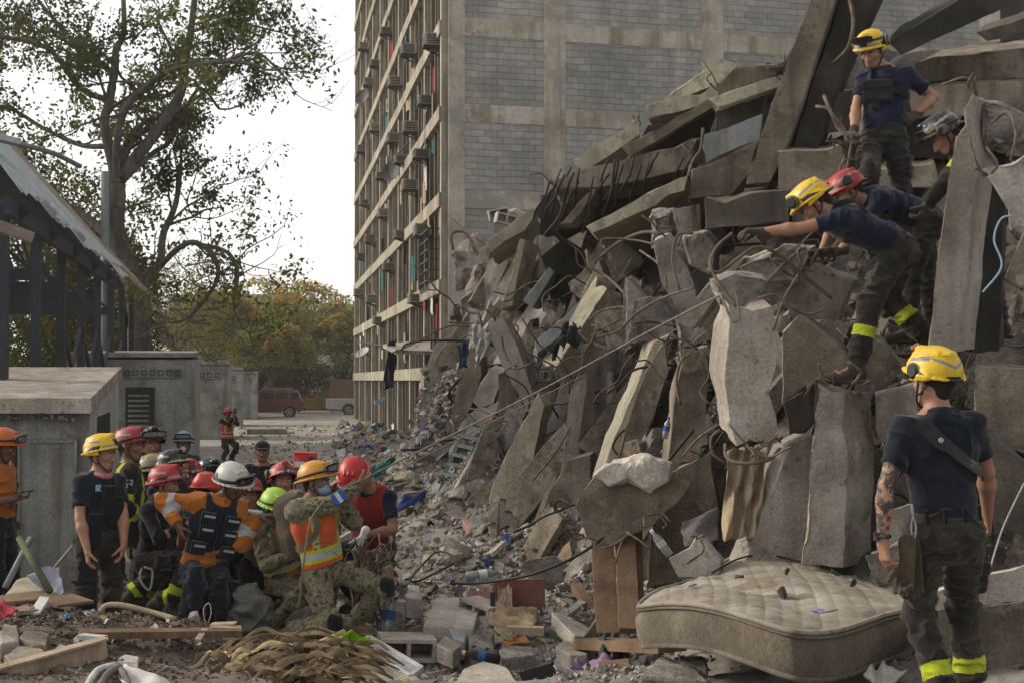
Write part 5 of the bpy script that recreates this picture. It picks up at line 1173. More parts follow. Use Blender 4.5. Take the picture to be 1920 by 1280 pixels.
def hpart(h, name, mb, m, smooth=True):
    """a sub-part of a helmet, given in helmet axes"""
    me = bpy.data.meshes.new(name); me.from_pydata(mb.v, [], mb.f)
    for q in (m if isinstance(m, (list, tuple)) else [m]): me.materials.append(M[q])
    me.polygons.foreach_set('material_index', np.asarray(mb.mi, np.int32)); me.polygons.foreach_set('use_smooth', [smooth] * len(me.polygons)); me.update()
    ob = bpy.data.objects.new(name, me); COL.objects.link(ob); ob.parent = h; return ob
def band_pts(r0, r1, n=28, dz=0.0, a0=-math.pi, a1=math.pi):
    return [(r0 * math.sin(t), -.008 + r1 * math.cos(t), dz + .27 * (-.008 + r1 * math.cos(t))) for t in np.linspace(a0, a1, n)]
def goggles(h, dark=False, up=0.0, big=1.0):
    mb = MB().tube(band_pts(.129, .154, 30, .052 + up), .009, 6, cap=False); hpart(h, 'goggle_strap', mb, 'h_trim')
    mb = MB(); v = []; n = 14
    for lay, (rr, hh) in enumerate(((.152, .030), (.178, .034), (.176, .026), (.170, .022))):
        for i in range(n):
            t = -.72 + 1.44 * i / (n - 1)
            for s_ in (-1, 1):
                k = 1 - .35 * abs(2 * i / (n - 1) - 1) ** 4
                v.append((rr * .86 * math.sin(t) * big, -.008 + rr * math.cos(t), .066 + up + .27 * .15 * math.cos(t) + s_ * hh * k * big))
    f = []; mi = []
    for l in range(3):
        for i in range(n - 1):
            a = l * 2 * n + i * 2; b = a + 2 * n
            f += [(a, a + 2, b + 2, b), (a + 1, b + 1, b + 3, a + 3)]
    for i in range(n - 1):
        a = 3 * 2 * n + i * 2; f.append((a, a + 2, a + 3, a + 1))
    for l in range(3):
        for e in (0, n - 1):
            a = l * 2 * n + e * 2; b = a + 2 * n; f.append((a, b, b + 1, a + 1))
    hpart(h, 'goggles', MB().add(v, f, 0), ['h_trim'], False)
    mb = MB(); v = []
    for i in range(n):
        t = -.62 + 1.24 * i / (n - 1); k = 1 - .45 * abs(2 * i / (n - 1) - 1) ** 4 - .35 * math.exp(-((i - (n - 1) / 2) / 1.2) ** 2) * .6
        for s_ in (-1, 1): v.append((.176 * .86 * math.sin(t) * big, -.002 + .176 * math.cos(t), .066 + up + .27 * .15 * math.cos(t) + s_ * .021 * k * big))
    mb.add(v, [(2 * i, 2 * i + 2, 2 * i + 3, 2 * i + 1) for i in range(n - 1)]); hpart(h, 'lens', mb, 'lens_dark' if dark else 'lens')
def ear_cup(h, p, axis, r=.045):
    p = np.asarray(p, float); a = nrm(axis)
    mb = MB().tube([p - a * .02, p - a * .012, p + a * .012, p + a * .022], [r * .8, r, r, r * .7], 16); mb.tube([p + a * .006, p + a * .010], [r * 1.03, r * 1.03], 16, mi=1)
    hpart(h, 'ear_defender', mb, ['h_trim', 'strip_y'], False)
def head_lamp(h, p=(0, .152, .07), a=(0, 1, .2)):
    p = np.asarray(p, float); a = nrm(a); mb = MB().box(p, (.05, .03, .055)); mb.tube([p, p + a * .03], [.022, .022], 12, mi=0); mb.tube([p + a * .029, p + a * .032], [.016, .016], 12, mi=1); hpart(h, 'head_lamp', mb, ['h_trim', 'silver_strip'], False)
def chin_strap(per, o, R, m='h_trim'):
    R = np.asarray(R); mb = MB()
    for s_ in (-1, 1):
        pts = spline([(s_ * .082, .01, .0), (s_ * .082, .022, -.05), (s_ * .062, .05, -.095), (s_ * .02, .07, -.122), (0, .072, -.124)], 4)
        mb.tube([o + R @ q for q in pts], .006, 5)
        mb.tube([o + R @ q for q in spline([(s_ * .085, -.05, -.02), (s_ * .083, -.01, -.055), (s_ * .078, .022, -.065)], 4)], .006, 5)
    mb.build('chin_strap', M[m], per, True)
def head_prims(fd, o, R, s=1.0, ears=True, nose=1.0):
    R = np.asarray(R); ax = (R[:, 0], R[:, 1], R[:, 2]); L_ = lambda x, y, z: o + R @ (np.array((x, y, z)) * s)
    fd.ell(L_(0, -.012, .035), ax, (.077 * s, .096 * s, .086 * s), .01)
    fd.ell(L_(0, .022, -.03), ax, (.062 * s, .072 * s, .078 * s), .035 * s)
    fd.ell(L_(0, .058, -.088), ax, (.032 * s, .026 * s, .024 * s), .03 * s)      # chin
    for q in (-1, 1):
        fd.cone(L_(q * .056, -.008, -.06), L_(q * .026, .055, -.095), .019 * s, .016 * s, .028 * s)   # jaw
        fd.ell(L_(q * .043, .062, -.022), ax, (.022 * s, .018 * s, .016 * s), .02 * s)                # cheek
    fd.cone(L_(-.042, .076, .020), L_(.042, .076, .020), .012 * s, .012 * s, .016 * s)                # brow
    for q in (-1, 1): fd.ell(L_(q * .031, .092, .002), ax, (.017 * s, .012 * s, .0105 * s), .010 * s, op='s')
    fd.cone(L_(0, .084, .012), L_(0, .105 + .006 * nose, -.036), .0085 * s, .0115 * s, .009 * s)       # nose
    for q in (-1, 1): fd.ell(L_(q * .012, .096, -.038), ax, (.010 * s, .011 * s, .008 * s), .006 * s)
    fd.cone(L_(-.020, .083, -.062), L_(.020, .083, -.062), .0065 * s, .0065 * s, .006 * s); fd.cone(L_(-.017, .082, -.073), L_(.017, .082, -.073), .0065 * s, .0065 * s, .006 * s)
    if ears:
        for q in (-1, 1):
            fd.ell(L_(q * .080, -.010, -.008), ax, (.009 * s, .020 * s, .033 * s), .008 * s); fd.ell(L_(q * .090, -.004, -.006), ax, (.006 * s, .010 * s, .018 * s), .004 * s, op='s')
def face_bits(per, o, R, s, hair='hair', brow=True):
    R = np.asarray(R); L_ = lambda x, y, z: o + R @ (np.array((x, y, z)) * s)
    for q in (-1, 1):
        e = MB(); c = L_(q * .031, .0795, .002); rr = .0115 * s
        for (cc, r_, mi_) in ((c, rr, 0), (c + R @ (np.array((0, .0052, -.001)) * s), .0068 * s, 1)):
            v = []; n = 10
            for i in range(7):
                for k in range(n):
                    th = math.pi * i / 6; ph = 2 * math.pi * k / n; v.append(cc + R @ np.array((math.sin(th) * math.cos(ph), math.cos(th), math.sin(th) * math.sin(ph) * .72)) * r_)
            e.add(v, [(i * n + k, i * n + (k + 1) % n, (i + 1) * n + (k + 1) % n, (i + 1) * n + k) for i in range(6) for k in range(n)], mi_)
        e.build('eye', [M['eye_white'], M['eye_dark']], per, True)
        if brow: MB().tube([L_(q * .016, .0925, .020), L_(q * .032, .0915, .0245), L_(q * .048, .080, .018)], [.0035 * s, .005 * s, .003 * s], 6).build('eyebrow', M[hair], per, True)
    MB().tube([L_(-.024, .0815, -.068), L_(-.010, .0895, -.0665), L_(0, .0905, -.067), L_(.010, .0895, -.0665), L_(.024, .0815, -.068)], [.002 * s, .0034 * s, .0036 * s, .0034 * s, .002 * s], 6).build('mouth', M['lip'], per, True)
def hand_prims(fd, w, d, pn, side, s=1.0, curl=.35, fat=0.0, k=.004):
    """w wrist, d direction of the hand, pn palm normal, side=+1 right hand / -1 left; separate fingers that bend towards the palm"""
    d = nrm(d); pn = nrm(pn - d * np.dot(pn, d)); x = np.cross(d, pn) * side      # x points to the thumb side
    fd.cone(w - d * .03 * s, w + d * .02 * s, (.026 + fat) * s, (.027 + fat) * s, .015 * s, flat=(pn, .72))
    for q in (-.024, -.008, .009, .026): fd.cone(w + d * .02 * s + x * q * .7 * s, w + d * .088 * s + x * q * 1.12 * s, (.0155 + fat) * s, (.0118 + fat) * s, .012 * s)
    def bend(v, a): return d * 0 + v * math.cos(a) + np.cross(np.cross(d, pn), v) * math.sin(a)
    for i, (q, L_) in enumerate(((.030, .070), (.010, .080), (-.011, .074), (-.031, .058))):
        a = curl * (.7 + .22 * i); p = w + d * .086 * s + x * q * s; dv = nrm(d + x * q * .3); L0 = L_ * s
        ptsf = [p]
        for j, fr in enumerate((.46, .30, .24)):
            dv = nrm(dv * math.cos(a) + pn * math.sin(a)) if j == 0 else nrm(dv * math.cos(a) + nrm(np.cross(np.cross(dv, pn), dv)) * math.sin(a))
            ptsf.append(ptsf[-1] + dv * L0 * fr)
        for j, (ra, rb) in enumerate(((.0092, .0086), (.0086, .0080), (.0080, .0068))): fd.cone(ptsf[j], ptsf[j + 1], (ra + fat) * s, (rb + fat) * s, k * s)
    p = w + d * .022 * s + x * .022 * s; dv = nrm(d * .62 + x * .62 + pn * (.35 + curl * .4)); q1 = p + dv * .042 * s; dv2 = nrm(dv + d * .55 + pn * curl * .6 - x * .25 * curl); q2 = q1 + dv2 * .034 * s; dv3 = nrm(dv2 + pn * curl * .5); q3 = q2 + dv3 * .026 * s
    fd.cone(p, q1, (.0165 + fat) * s, (.012 + fat) * s, .012 * s); fd.cone(q1, q2, (.0115 + fat) * s, (.0098 + fat) * s, k * s); fd.cone(q2, q3, (.0098 + fat) * s, (.008 + fat) * s, k * s)
def ik(a, t, l1, l2, pole):
    a = np.asarray(a, float); t = np.asarray(t, float); v = t - a; D = np.linalg.norm(v); D2 = min(D, (l1 + l2) * .995); d = v / (D + 1e-9); t = a + d * D2
    D = D2; x = (l1 * l1 - l2 * l2 + D * D) / (2 * D); h_ = math.sqrt(max(l1 * l1 - x * x, 0)); pl = nrm(pole - d * np.dot(pole, d)); return a + d * x + pl * h_, t
def euler_R(yaw, pitch=0, roll=0):
    """columns right, forward, up. yaw 0 faces the camera, 90 faces photo right, 180 faces away; pitch>0 looks down; roll>0 tips to own right"""
    y, p, r = map(math.radians, (yaw, pitch, roll)); Fv = np.array((math.sin(y), -math.cos(y), 0)); U = BZ.copy(); Rv = np.cross(Fv, U)
    F2 = Fv * math.cos(p) - U * math.sin(p); U2 = U * math.cos(p) + Fv * math.sin(p)
    R2 = Rv * math.cos(r) - U2 * math.sin(r); U3 = U2 * math.cos(r) + Rv * math.sin(r); return np.stack((R2, F2, U3), 1)
def _add_face(fd): pass
def person(label, head, yaw=0, lean=(0, 0), hyaw=None, hpitch=0, hroll=0, H=1.78, hl=None, hr=None, fl=None, fr=None, pole_l=None, pole_r=None, kn_l=None, kn_r=None,
           shirt='navy', sleeve='short', trousers='turnout', boots='leather', skin='skin', gl=None, gr=None, helmet=None, hair='hair', face=True, h=.0085, cuff=None, stripes=(), jacket=False,
           curl_l=.35, curl_r=.35, pn_l=None, pn_r=None, hd_l=None, hd_r=None, legs=True, pel=None, tattoo=None, group='rescue workers', arm_strip=False, belt=True, collar=None, fold=.010, seed=0, twist=0, legstripe=(.62,), shoulder_up=(0, 0), legscale=1.0, hat=None, necko=None, nose=1.0, elb_l=None, elb_r=None, hemlen=.0):
    s = H / 1.8; head = np.asarray(head, float); hy = yaw if hyaw is None else hyaw
    Rh = euler_R(hy, hpitch, hroll); Rc = euler_R(yaw, lean[0], lean[1]); Rr, Fc, Uc = Rc[:, 0], Rc[:, 1], Rc[:, 2]
    nk = head - Rh[:, 2] * .118 * s - Rh[:, 1] * .018 * s - Uc * .065 * s if necko is None else np.asarray(necko, float)
    pelv = nk - Uc * .53 * s if pel is None else np.asarray(pel, float)
    Ut = nrm(nk - pelv); Rr = nrm(Rr - Ut * np.dot(Rr, Ut)); Fc = np.cross(Ut, Rr); LT = np.linalg.norm(nk - pelv)
    tp = lambda x, y, t: pelv + Rr * x * s + Fc * y * s + Ut * t * LT          # torso point, t 0 pelvis .. 1 neck base
    axt = (Rr, Fc, Ut)
    Rp = euler_R(yaw + twist, min(lean[0], 25) * .3, 0); Pr, Pf = Rp[:, 0], Rp[:, 1]
    shR = tp(.165, -.005, .93) + Ut * shoulder_up[1]; shL = tp(-.165, -.005, .93) + Ut * shoulder_up[0]; hpR = pelv + Pr * .09 * s - BZ * .04 * s; hpL = pelv - Pr * .09 * s - BZ * .04 * s
    ua, fa = .285 * s, .255 * s
    tR = hr if hr is not None else shR + Rr * .08 * s - BZ * .53 * s + Fc * .10 * s; tL = hl if hl is not None else shL - Rr * .08 * s - BZ * .53 * s + Fc * .10 * s
    elR, wrR = ik(shR, tR, ua, fa, (-Fc * .8 + Rr * .6 - BZ * .3) if pole_r is None else np.asarray(pole_r, float)); elL, wrL = ik(shL, tL, ua, fa, (-Fc * .8 - Rr * .6 - BZ * .3) if pole_l is None else np.asarray(pole_l, float))
    if hr is not None and np.linalg.norm(np.asarray(hr) - wrR) > .03: wrR = wrR
    th, sh_ = .43 * s * legscale, .42 * s * legscale
    fxr = pelv + Pr * .12 * s; fxl = pelv - Pr * .12 * s
    def foot(f, dflt):
        if f is not None: return np.asarray(f, float)
        return np.array((dflt[0], dflt[1], gz(dflt[0], dflt[1]) + .09 * s))
    anR_t, anL_t = foot(fr, fxr), foot(fl, fxl)
    if fr is None or fl is None:
        for a_ in (anR_t, anL_t): a_[2] = max(a_[2], pelv[2] - .04 * s - (th + sh_) * .999)
    knR, anR = ik(hpR, anR_t, th, sh_, Pf + Pr * .15 if kn_r is None else np.asarray(kn_r, float)); knL, anL = ik(hpL, anL_t, th, sh_, Pf - Pr * .15 if kn_l is None else np.asarray(kn_l, float))
    ground_pt = np.array(((anR[0] + anL[0]) / 2, (anR[1] + anL[1]) / 2, min(anR[2], anL[2]) - .09 * s))
    per = empty('person', ground_pt, label, 'person', group)
    allp = np.array([head + (0, 0, .2), head - (0, 0, .2), shR, shL, elR, elL, wrR, wrL, pelv, knR, knL, anR, anL])
    hdR = nrm(wrR - elR) if hd_r is None else nrm(hd_r); hdL = nrm(wrL - elL) if hd_l is None else nrm(hd_l)
    pnR = (-Rr * 1.0 + Fc * .1) if pn_r is None else np.asarray(pn_r, float); pnL = (Rr * 1.0 + Fc * .1) if pn_l is None else np.asarray(pn_l, float)
    lo = allp.min(0) - .26; hi = allp.max(0) + .26
    # ---- body
    fd = Field(lo, hi, h)
    head_prims(fd, head, Rh, s, nose=nose)
    fd.cone(head - Rh[:, 2] * .075 * s - Rh[:, 1] * .02 * s, nk - Ut * .01, .052 * s, .058 * s, .03 * s); fd.cone(nk, tp(.13, 0, .95), .05 * s, .04 * s, .04 * s); fd.cone(nk, tp(-.13, 0, .95), .05 * s, .04 * s, .04 * s)
    fd.ell(tp(0, .0, .70), axt, (.155 * s, .10 * s, .2 * s), .05 * s); fd.ell(tp(0, .0, .25), axt, (.13 * s, .09 * s, .2 * s), .06 * s); fd.ell(pelv, axt, (.14 * s, .095 * s, .11 * s), .05 * s)
    for sh, el, wr in ((shR, elR, wrR), (shL, elL, wrL)):
        m_ = sh + (el - sh) * .45; fd.cone(sh, m_, .052 * s, .049 * s, .03 * s); fd.cone(m_, el, .049 * s, .036 * s, .02 * s); m_ = el + (wr - el) * .3; fd.cone(el, m_, .037 * s, .043 * s, .02 * s); fd.cone(m_, wr, .043 * s, .026 * s, .02 * s)
    for hp, kn, an in ((hpR, knR, anR), (hpL, knL, anL)):
        fd.cone(hp, kn, .066 * s, .042 * s, .04 * s); m_ = kn + (an - kn) * .3; fd.cone(kn, m_, .042 * s, .045 * s, .02 * s); fd.cone(m_, an, .045 * s, .03 * s, .02 * s); fd.cone(an, an + Pf * .1 * s - BZ * .04 * s, .035 * s, .03 * s, .02 * s)
    hand_prims(fd, wrR, hdR, pnR, 1, s, curl_r); hand_prims(fd, wrL, hdL, pnL, -1, s, curl_l)
    mifn = None; bm_ = [M[skin]]
    if tattoo:
        bm_ = [M[skin], M['skin_tattoo']]; sh, el, wr = (shL, elL, wrL)
        def mifn(c):
            m_ = np.zeros(len(c), int); m_[(np.linalg.norm(c - el, axis=1) < .24) & (np.linalg.norm(c - wr, axis=1) > .03) & (((c - tp(0, 0, .5)) @ -Rr) > .17)] = 1
            q = shR + (elR - shR) * .72; m_[np.linalg.norm(c - q + Rr * -.03, axis=1) < .035] = 1; return m_
    emit(fd, 'body', bm_, per, mifn)
    if face: face_bits(per, head, Rh, s, hair)
    # ---- hair under helmet / bare
    fd = Field(head - .16, head + .16, .006)
    fd.ell(head + Rh @ (np.array((0, -.02, .035)) * s), Rh.T, (.083 * s, .096 * s, .09 * s), .01, clip=[(head + Rh @ np.array((0, .045, .03)), Rh @ np.array((0, .85, -.5)))] + [(head - Rh[:, 2] * .07 * s, -Rh[:, 2])]); fd.cone(head + Rh @ (np.array((0, -.07, -.02)) * s), head + Rh @ (np.array((0, -.055, -.06)) * s), .045 * s, .04 * s, .02)
    emit(fd, 'hair', M[hair], per)
    # ---- shirt / jacket
    e = .012 if jacket else 0.0; fd = Field(lo, hi, h)
    neckclip = (nk + Ut * (.035 if jacket else .012) + Fc * .02, Ut * .9 + Fc * .45 if not jacket else Ut)
    fd.ell(tp(0, .0, .68), axt, ((.176 + e) * s, (.122 + e) * s, .215 * s), .04 * s)
    hem = tp(0, 0, .06 - hemlen); hemc = (hem, -Ut)
    fd.cone(tp(0, 0, .75), tp(0, .004, .04 - min(hemlen, .03)), (.158 + e) * s, (.160 + e) * s, .03 * s, flat=(Fc, .72), clip=[hemc])
    if hemlen > .05: fd.cone(tp(0, 0, .12), tp(0, .004, .04 - hemlen), (.15 + e) * s, (.158 + e + hemlen * .16) * s, .03 * s, flat=(Fc, .74), clip=[hemc])
    fd.cone(nk - Ut * .05, nk + Ut * .03, (.062 + e) * s, (.058 + e) * s, .04 * s, clip=[neckclip])
    for sh, el, wr, sg in ((shR, elR, wrR, 1), (shL, elL, wrL, -1)):
        fd.cone(nk - Ut * .035 * s, sh, (.058 + e) * s, (.054 + e) * s, .05 * s, clip=[neckclip]); fd.cone(tp(sg * .11, 0, .80), sh, .075 * s, (.055 + e) * s, .05 * s)
        if sleeve == 'short':
            cut = sh + (el - sh) * .66; fd.cone(sh, cut, (.056 + e) * s, .061 * s, .03 * s, clip=[(cut, el - sh)])
        else:
            fd.cone(sh, el, (.057 + e) * s, (.052 + e) * s, .03 * s); c2 = wr - nrm(wr - el) * .005; fd.cone(el, c2, (.053 + e) * s, (.040 + e) * s, .02 * s, clip=[(c2, wr - el)])
    shirt_mats = [M[shirt], M['yellow_strip'], M['silver_strip']]
    def smi(c):
        m_ = np.zeros(len(c), int)
        if arm_strip:
            for sh, el, wr in ((shR, elR, wrR), (shL, elL, wrL)):
                for t0 in (([.75] if arm_strip != 'fore' else []) + ([] if arm_strip == 'upper' else [1.45])):
                    a_, b_ = (sh, el) if t0 < 1 else (el, wr); t0 = t0 % 1 if t0 >= 1 else t0; q = a_ + (b_ - a_) * t0; d_ = nrm(b_ - a_)
                    m_[(np.abs((c - q) @ d_) < .028) & (np.linalg.norm(c - q, axis=1) < .10) & (np.abs((c - pelv) @ Rr) > .1)] = 1 if arm_strip != 'silver' else 2
            if arm_strip is True:
                l = (c - pelv); u = (l @ Ut) / LT; r_ = l @ Rr; m_[(np.abs(u - .28) < .045) & (np.abs(r_) < .2)] = 1; m_[(np.abs(np.abs(r_) - .1) < .024) & (u > .3) & (u < 1.1)] = 1; m_[(np.abs(u - .74) < .04) & (np.abs(r_) < .11)] = 1
        return m_
    emit(fd, 'jacket' if jacket else 'shirt', shirt_mats, per, smi, fold * 1.25, seed * 2, 6.5, nrm(Ut + Rr * (.5 if seed % 2 else -.5)))
    # ---- trousers, boots
    if legs:
        fd = Field(lo, hi, h)
        fd.cone(pelv + Ut * .09 * s, pelv - BZ * .02, .137 * s, .15 * s, .03 * s, flat=(Fc, .76), clip=[(pelv + Ut * .10 * s, Ut)])
        fd.ell(pelv - BZ * .06 * s - Pf * .035 * s, (Pr, Pf, BZ), (.145 * s, .10 * s, .1 * s), .05 * s)
        for hp, kn, an, sg in ((hpR, knR, anR, 1), (hpL, knL, anL, -1)):
            fd.cone(hp, kn, .094 * s, .074 * s, .05 * s); c2 = an + (kn - an) * .12; fd.cone(kn, c2, .074 * s, .072 * s, .03 * s, clip=[(c2, an - kn)])
            q = hp + (kn - hp) * .55 + Pr * sg * .078 * s; fd.box(q, (nrm(kn - hp), Pr, np.cross(nrm(kn - hp), Pr)), (.085 * s, .022 * s, .06 * s), .015, .012); fd.ell(kn + Pf * .04 * s, (nrm(kn - hp), Pr, Pf), (.085 * s, .055 * s, .042 * s), .02)
        def tmi(c):
            m_ = np.zeros(len(c), int)
            if stripes:
                for i, (kn, an) in enumerate(((knR, anR), (knL, anL))):
                    d_ = nrm(an - kn)
                    for t0 in legstripe:
                        q = kn + (an - kn) * t0; m_[(np.abs((c - q) @ d_) < .036) & (np.linalg.norm(c - q, axis=1) < .13)] = 1
            l = c - pelv; m_[(np.abs(l @ Ut - .078 * s) < .02) & (np.linalg.norm(l, axis=1) < .24)] = 2
            return m_
        emit(fd, 'trousers', [M[trousers], M['yellow_strip'], M['leather']], per, tmi, fold * 1.4, seed + 5, 9, BZ)
        for hp, kn, an, sg in ((hpR, knR, anR, 1), (hpL, knL, anL, -1)):
            ft = Pf * 1.0 + Pr * .18 * sg; ft = nrm(ft - BZ * .02); an_ = an
            fd = Field(an_ - .3, an_ + .3, .008); fd.cone(an_ + (kn - an_) * .25, an_ - BZ * .02, .058 * s, .052 * s, .02); fd.cone(an_ - BZ * .045 * s - ft * .03 * s, an_ + ft * .15 * s - BZ * .052 * s, .046 * s, .038 * s, .03, flat=(Pr, 1.15), clip=[(an_ - BZ * .092 * s, -BZ)]); fd.box(an_ + ft * .06 * s - BZ * .082 * s, (ft, Pr, BZ), (.145 * s, .052 * s, .013 * s), .01, .004)
            emit(fd, 'boot', M[boots], per)
    # ---- gloves
    for g_, wr, hd, pn, sg, cu in ((gr, wrR, hdR, pnR, 1, curl_r), (gl, wrL, hdL, pnL, -1, curl_l)):
        if g_:
            fd = Field(wr - .22, wr + .22, .006); hand_prims(fd, wr, hd, pn, sg, s, cu, fat=.0035, k=.003); fd.cone(wr - hd * .05 * s, wr - hd * .0, .037 * s, .031 * s, .01)
            emit(fd, 'glove', M[g_], per)
    fr_ = dict(per=per, head=head, Rh=Rh, nk=nk, pelv=pelv, Rr=Rr, Fc=Fc, Ut=Ut, tp=tp, axt=axt, s=s, LT=LT, shR=shR, shL=shL, elR=elR, elL=elL, wrR=wrR, wrL=wrL, hdR=hdR, hdL=hdL, knR=knR, knL=knL, anR=anR, anL=anL, lo=lo, hi=hi, h=h)
    if helmet:
        kw = dict(helmet); gg = kw.pop('goggles', None); cp = kw.pop('cup', None); lp = kw.pop('lamp', False); st = kw.pop('strap', True)
        hd_ = add_helmet(per, head + Rh[:, 2] * .012, Rh, **kw)
        if gg: goggles(hd_, dark=gg == 'dark', up=.0)
        if lp: head_lamp(hd_)
        for c_ in (cp or ()): ear_cup(hd_, *c_)
        if st: chin_strap(per, head, Rh * s)
        fr_['helmet'] = hd_
    return fr_
def tvest(fr, m, t0=.12, t1=.93, inf=.026, strips=None, name='vest', mats=None, depth=0, open_front=False, nofold=False):
    """sleeveless vest over the shirt"""
    s = fr['s']; tp = fr['tp']; Ut, Fc, Rr = fr['Ut'], fr['Fc'], fr['Rr']; fd = Field(fr['lo'], fr['hi'], fr['h'])
    fd.ell(tp(0, 0, .68), fr['axt'], ((.176 + inf) * s, (.122 + inf) * s, .215 * s), .04, clip=[(tp(0, 0, t1 + .03), Ut)]); fd.cone(tp(0, 0, .75), tp(0, .004, t0), (.158 + inf) * s, (.15 + inf) * s, .03, flat=(Fc, .70), clip=[(tp(0, 0, t0), -Ut)])
    for sg in (-1, 1): fd.cone(tp(sg * .075, .0, .85), tp(sg * .10, -.005, 1.0), .078 * s, .058 * s, .03, flat=(Rr, .75))
    fd.cone(tp(0, .02, .9), tp(0, .05, 1.12), .062 * s, .075 * s, .02, op='s')
    def mf(c):
        l = c - fr['pelv']; u = (l @ Ut) / fr['LT']; r_ = l @ Rr; m_ = np.zeros(len(c), int)
        if strips:
            for (a, b, k) in strips: m_[(u > a) & (u < b)] = k
            m_[(np.abs(np.abs(r_) - .115) < .026) & (u > strips[-1][1]) & (u < 1.2)] = 1; m_[(np.abs(np.abs(r_) - .115) < .010) & (u > strips[-1][1])] = 2 if mats is None else 0
        return m_
    return emit(fd, name, mats or [M[m], M['yellow_strip'], M['silver_strip']], fr['per'], mf, 0 if nofold else .005, 7)
def pouch(fr, x, t, y=.135, w=.05, hh=.05, m='black_cloth', back=False, d=.022, name='pouch', pale=False):
    s = fr['s']; c = fr['tp'](x, (-y if back else y) , t); f_ = fr['Fc'] * (-1 if back else 1); ax_ = (fr['Rr'], f_, fr['Ut'])
    fd = Field(c - .16, c + .16, .006); fd.box(c, ax_, (w * s, d * s, hh * s), .012, .01); fd.box(c + f_ * d * .6 * s + fr['Ut'] * hh * .55 * s, ax_, (w * 1.04 * s, d * .6 * s, hh * .42 * s), .008, .004)
    return emit(fd, name, M[m], fr['per'], None, .003, int(abs(x) * 100))
def strap(fr, pts, m='black_cloth', w=.035, name='strap', th=.006):
    mb = MB(); q = spline(pts, 6)
    for a, b in zip(q, q[1:]):
        mid = (a + b) / 2; n = mid - (fr['pelv'] + fr['Ut'] * np.dot(mid - fr['pelv'], fr['Ut'])); d = nrm(b - a); x = nrm(np.cross(d, nrm(n))); mb.box(mid, (np.linalg.norm(b - a) * 1.08, w, th), (d, x, np.cross(x, d)))
    return mb.build(name, M[m], fr['per'])
def backpack(fr, m='coyote', sz=(.16, .11, .22), t=.62, off=.2):
    s = fr['s']; c = fr['tp'](0, -off, t); fd = Field(c - .42, c + .42, .009); ax_ = fr['axt']
    fd.ell(c, ax_, sz, .02); fd.ell(c + fr['Ut'] * sz[2] * .55 , ax_, (sz[0] * .9, sz[1] * .95, sz[2] * .5), .04); fd.box(c - fr['Fc'] * sz[1] * .75 - fr['Ut'] * sz[2] * .3, ax_, (sz[0] * .6, sz[1] * .35, sz[2] * .38), .03, .03)
    for x in (-.07, .07): fd.cone(c + fr['Rr'] * x - fr['Fc'] * sz[1] * .9 + fr['Ut'] * sz[2] * .8, c + fr['Rr'] * x - fr['Fc'] * sz[1] * .95 - fr['Ut'] * sz[2] * .7, .012, .012, .008)
    o = emit(fd, 'backpack', M[m], fr['per'], None, .012, 4, 8)
    for sg in (-1, 1): strap(fr, [fr['tp'](sg * .1, -.13, .95), fr['tp'](sg * .1, 0, 1.07), fr['tp'](sg * .11, .145, .85), fr['tp'](sg * .13, .15, .6), fr['tp'](sg * .19, .0, .38), fr['tp'](sg * .13, -.13, .35)], m, .045)
    return o
def face_mask(fr, m):
    s = fr['s']; o, R = fr['head'], fr['Rh']; fd = Field(o - .16, o + .16, .005)
    if m == 'mask_white': fd.ell(o + R @ (np.array((0, .085, -.052)) * s), R.T, (.042 * s, .045 * s, .042 * s), .01)
    else: fd.ell(o + R @ (np.array((0, .055, -.055)) * s), R.T, (.060 * s, .062 * s, .052 * s), .01, clip=[(o + R @ np.array((0, .02, 0)), -R[:, 1])])
    emit(fd, 'face_mask', M[m], fr['per'])
    for q in (-1, 1): MB().tube([o + R @ np.array((q * .055, .075, -.05)), o + R @ np.array((q * .082, -.01, -.02))], .002, 4).build('mask_strap', M[m], fr['per'])
GW = 'rescue workers pulling the rope'; GU = 'rescue workers up on the pile'
# --- foreground man, seen from behind
Y = 6.9
v = person('tall man with tattooed arm and yellow helmet, seen from behind in the right foreground', P(1750, 713, Y), yaw=182, hyaw=205, hpitch=4, lean=(1, 0), H=1.84, hl=P(1655, 1012, Y - .12), hr=P(1852, 962, Y + .25), pole_l=(-1, -.6, -.2), pole_r=(1, -.5, -.2),
   shirt='navy', trousers='turnout_dirty', tattoo=True, h=.0066, fl=P(1772, 1306, Y), fr=P(1822, 1290, Y + .25), stripes=True, legstripe=(.70,), hd_l=(.12, -.05, -1), pn_l=(.9, .3, .1), curl_l=.45, group=None, fold=.0105,
   helmet=dict(style='rescue', col='h_yellow', cup=[((-.118, -.005, .035), (-1, 0, 0), .04)], strap=True), face=True, hair='hair', pel=P(1772, 985, Y), seed=3)
strap(v, [v['tp'](-.10, -.13, .98), v['tp'](-.04, -.155, .84), v['tp'](.05, -.16, .66), v['tp'](.15, -.12, .5), v['tp'](.19, 0, .44)], 'h_trim', .05, 'radio_strap')
strap(v, [v['tp'](-.13, -.12, .97), v['tp'](-.05, -.15, .80), v['tp'](.0, -.158, .74)], 'h_trim', .04, 'radio_strap')
MB().disc(v['tp'](-.045, -.165, .84), .012, v['Fc'], .008, 12).build('snap_button', M['silver_strip'], v['per'])
for x in (-.12, -.04, .05, .13): MB().box(v['tp'](x, -.135 if abs(x) < .1 else -.11, .13), (.016, .012, .07), v['axt']).build('belt_loop', M['black_cloth'], v['per'])
MB().tube([v['wrL'] + np.array((math.cos(t), math.sin(t), 0)) * .034 + (0, 0, .02) for t in np.linspace(0, 6.28, 17)], .010, 6, cap=False).box(v['wrL'] + (-.036, -.012, .02), (.014, .036, .04)).build('wrist_watch', M['h_trim'], v['per'])
g0 = P(1712, 1012, Y - .1)
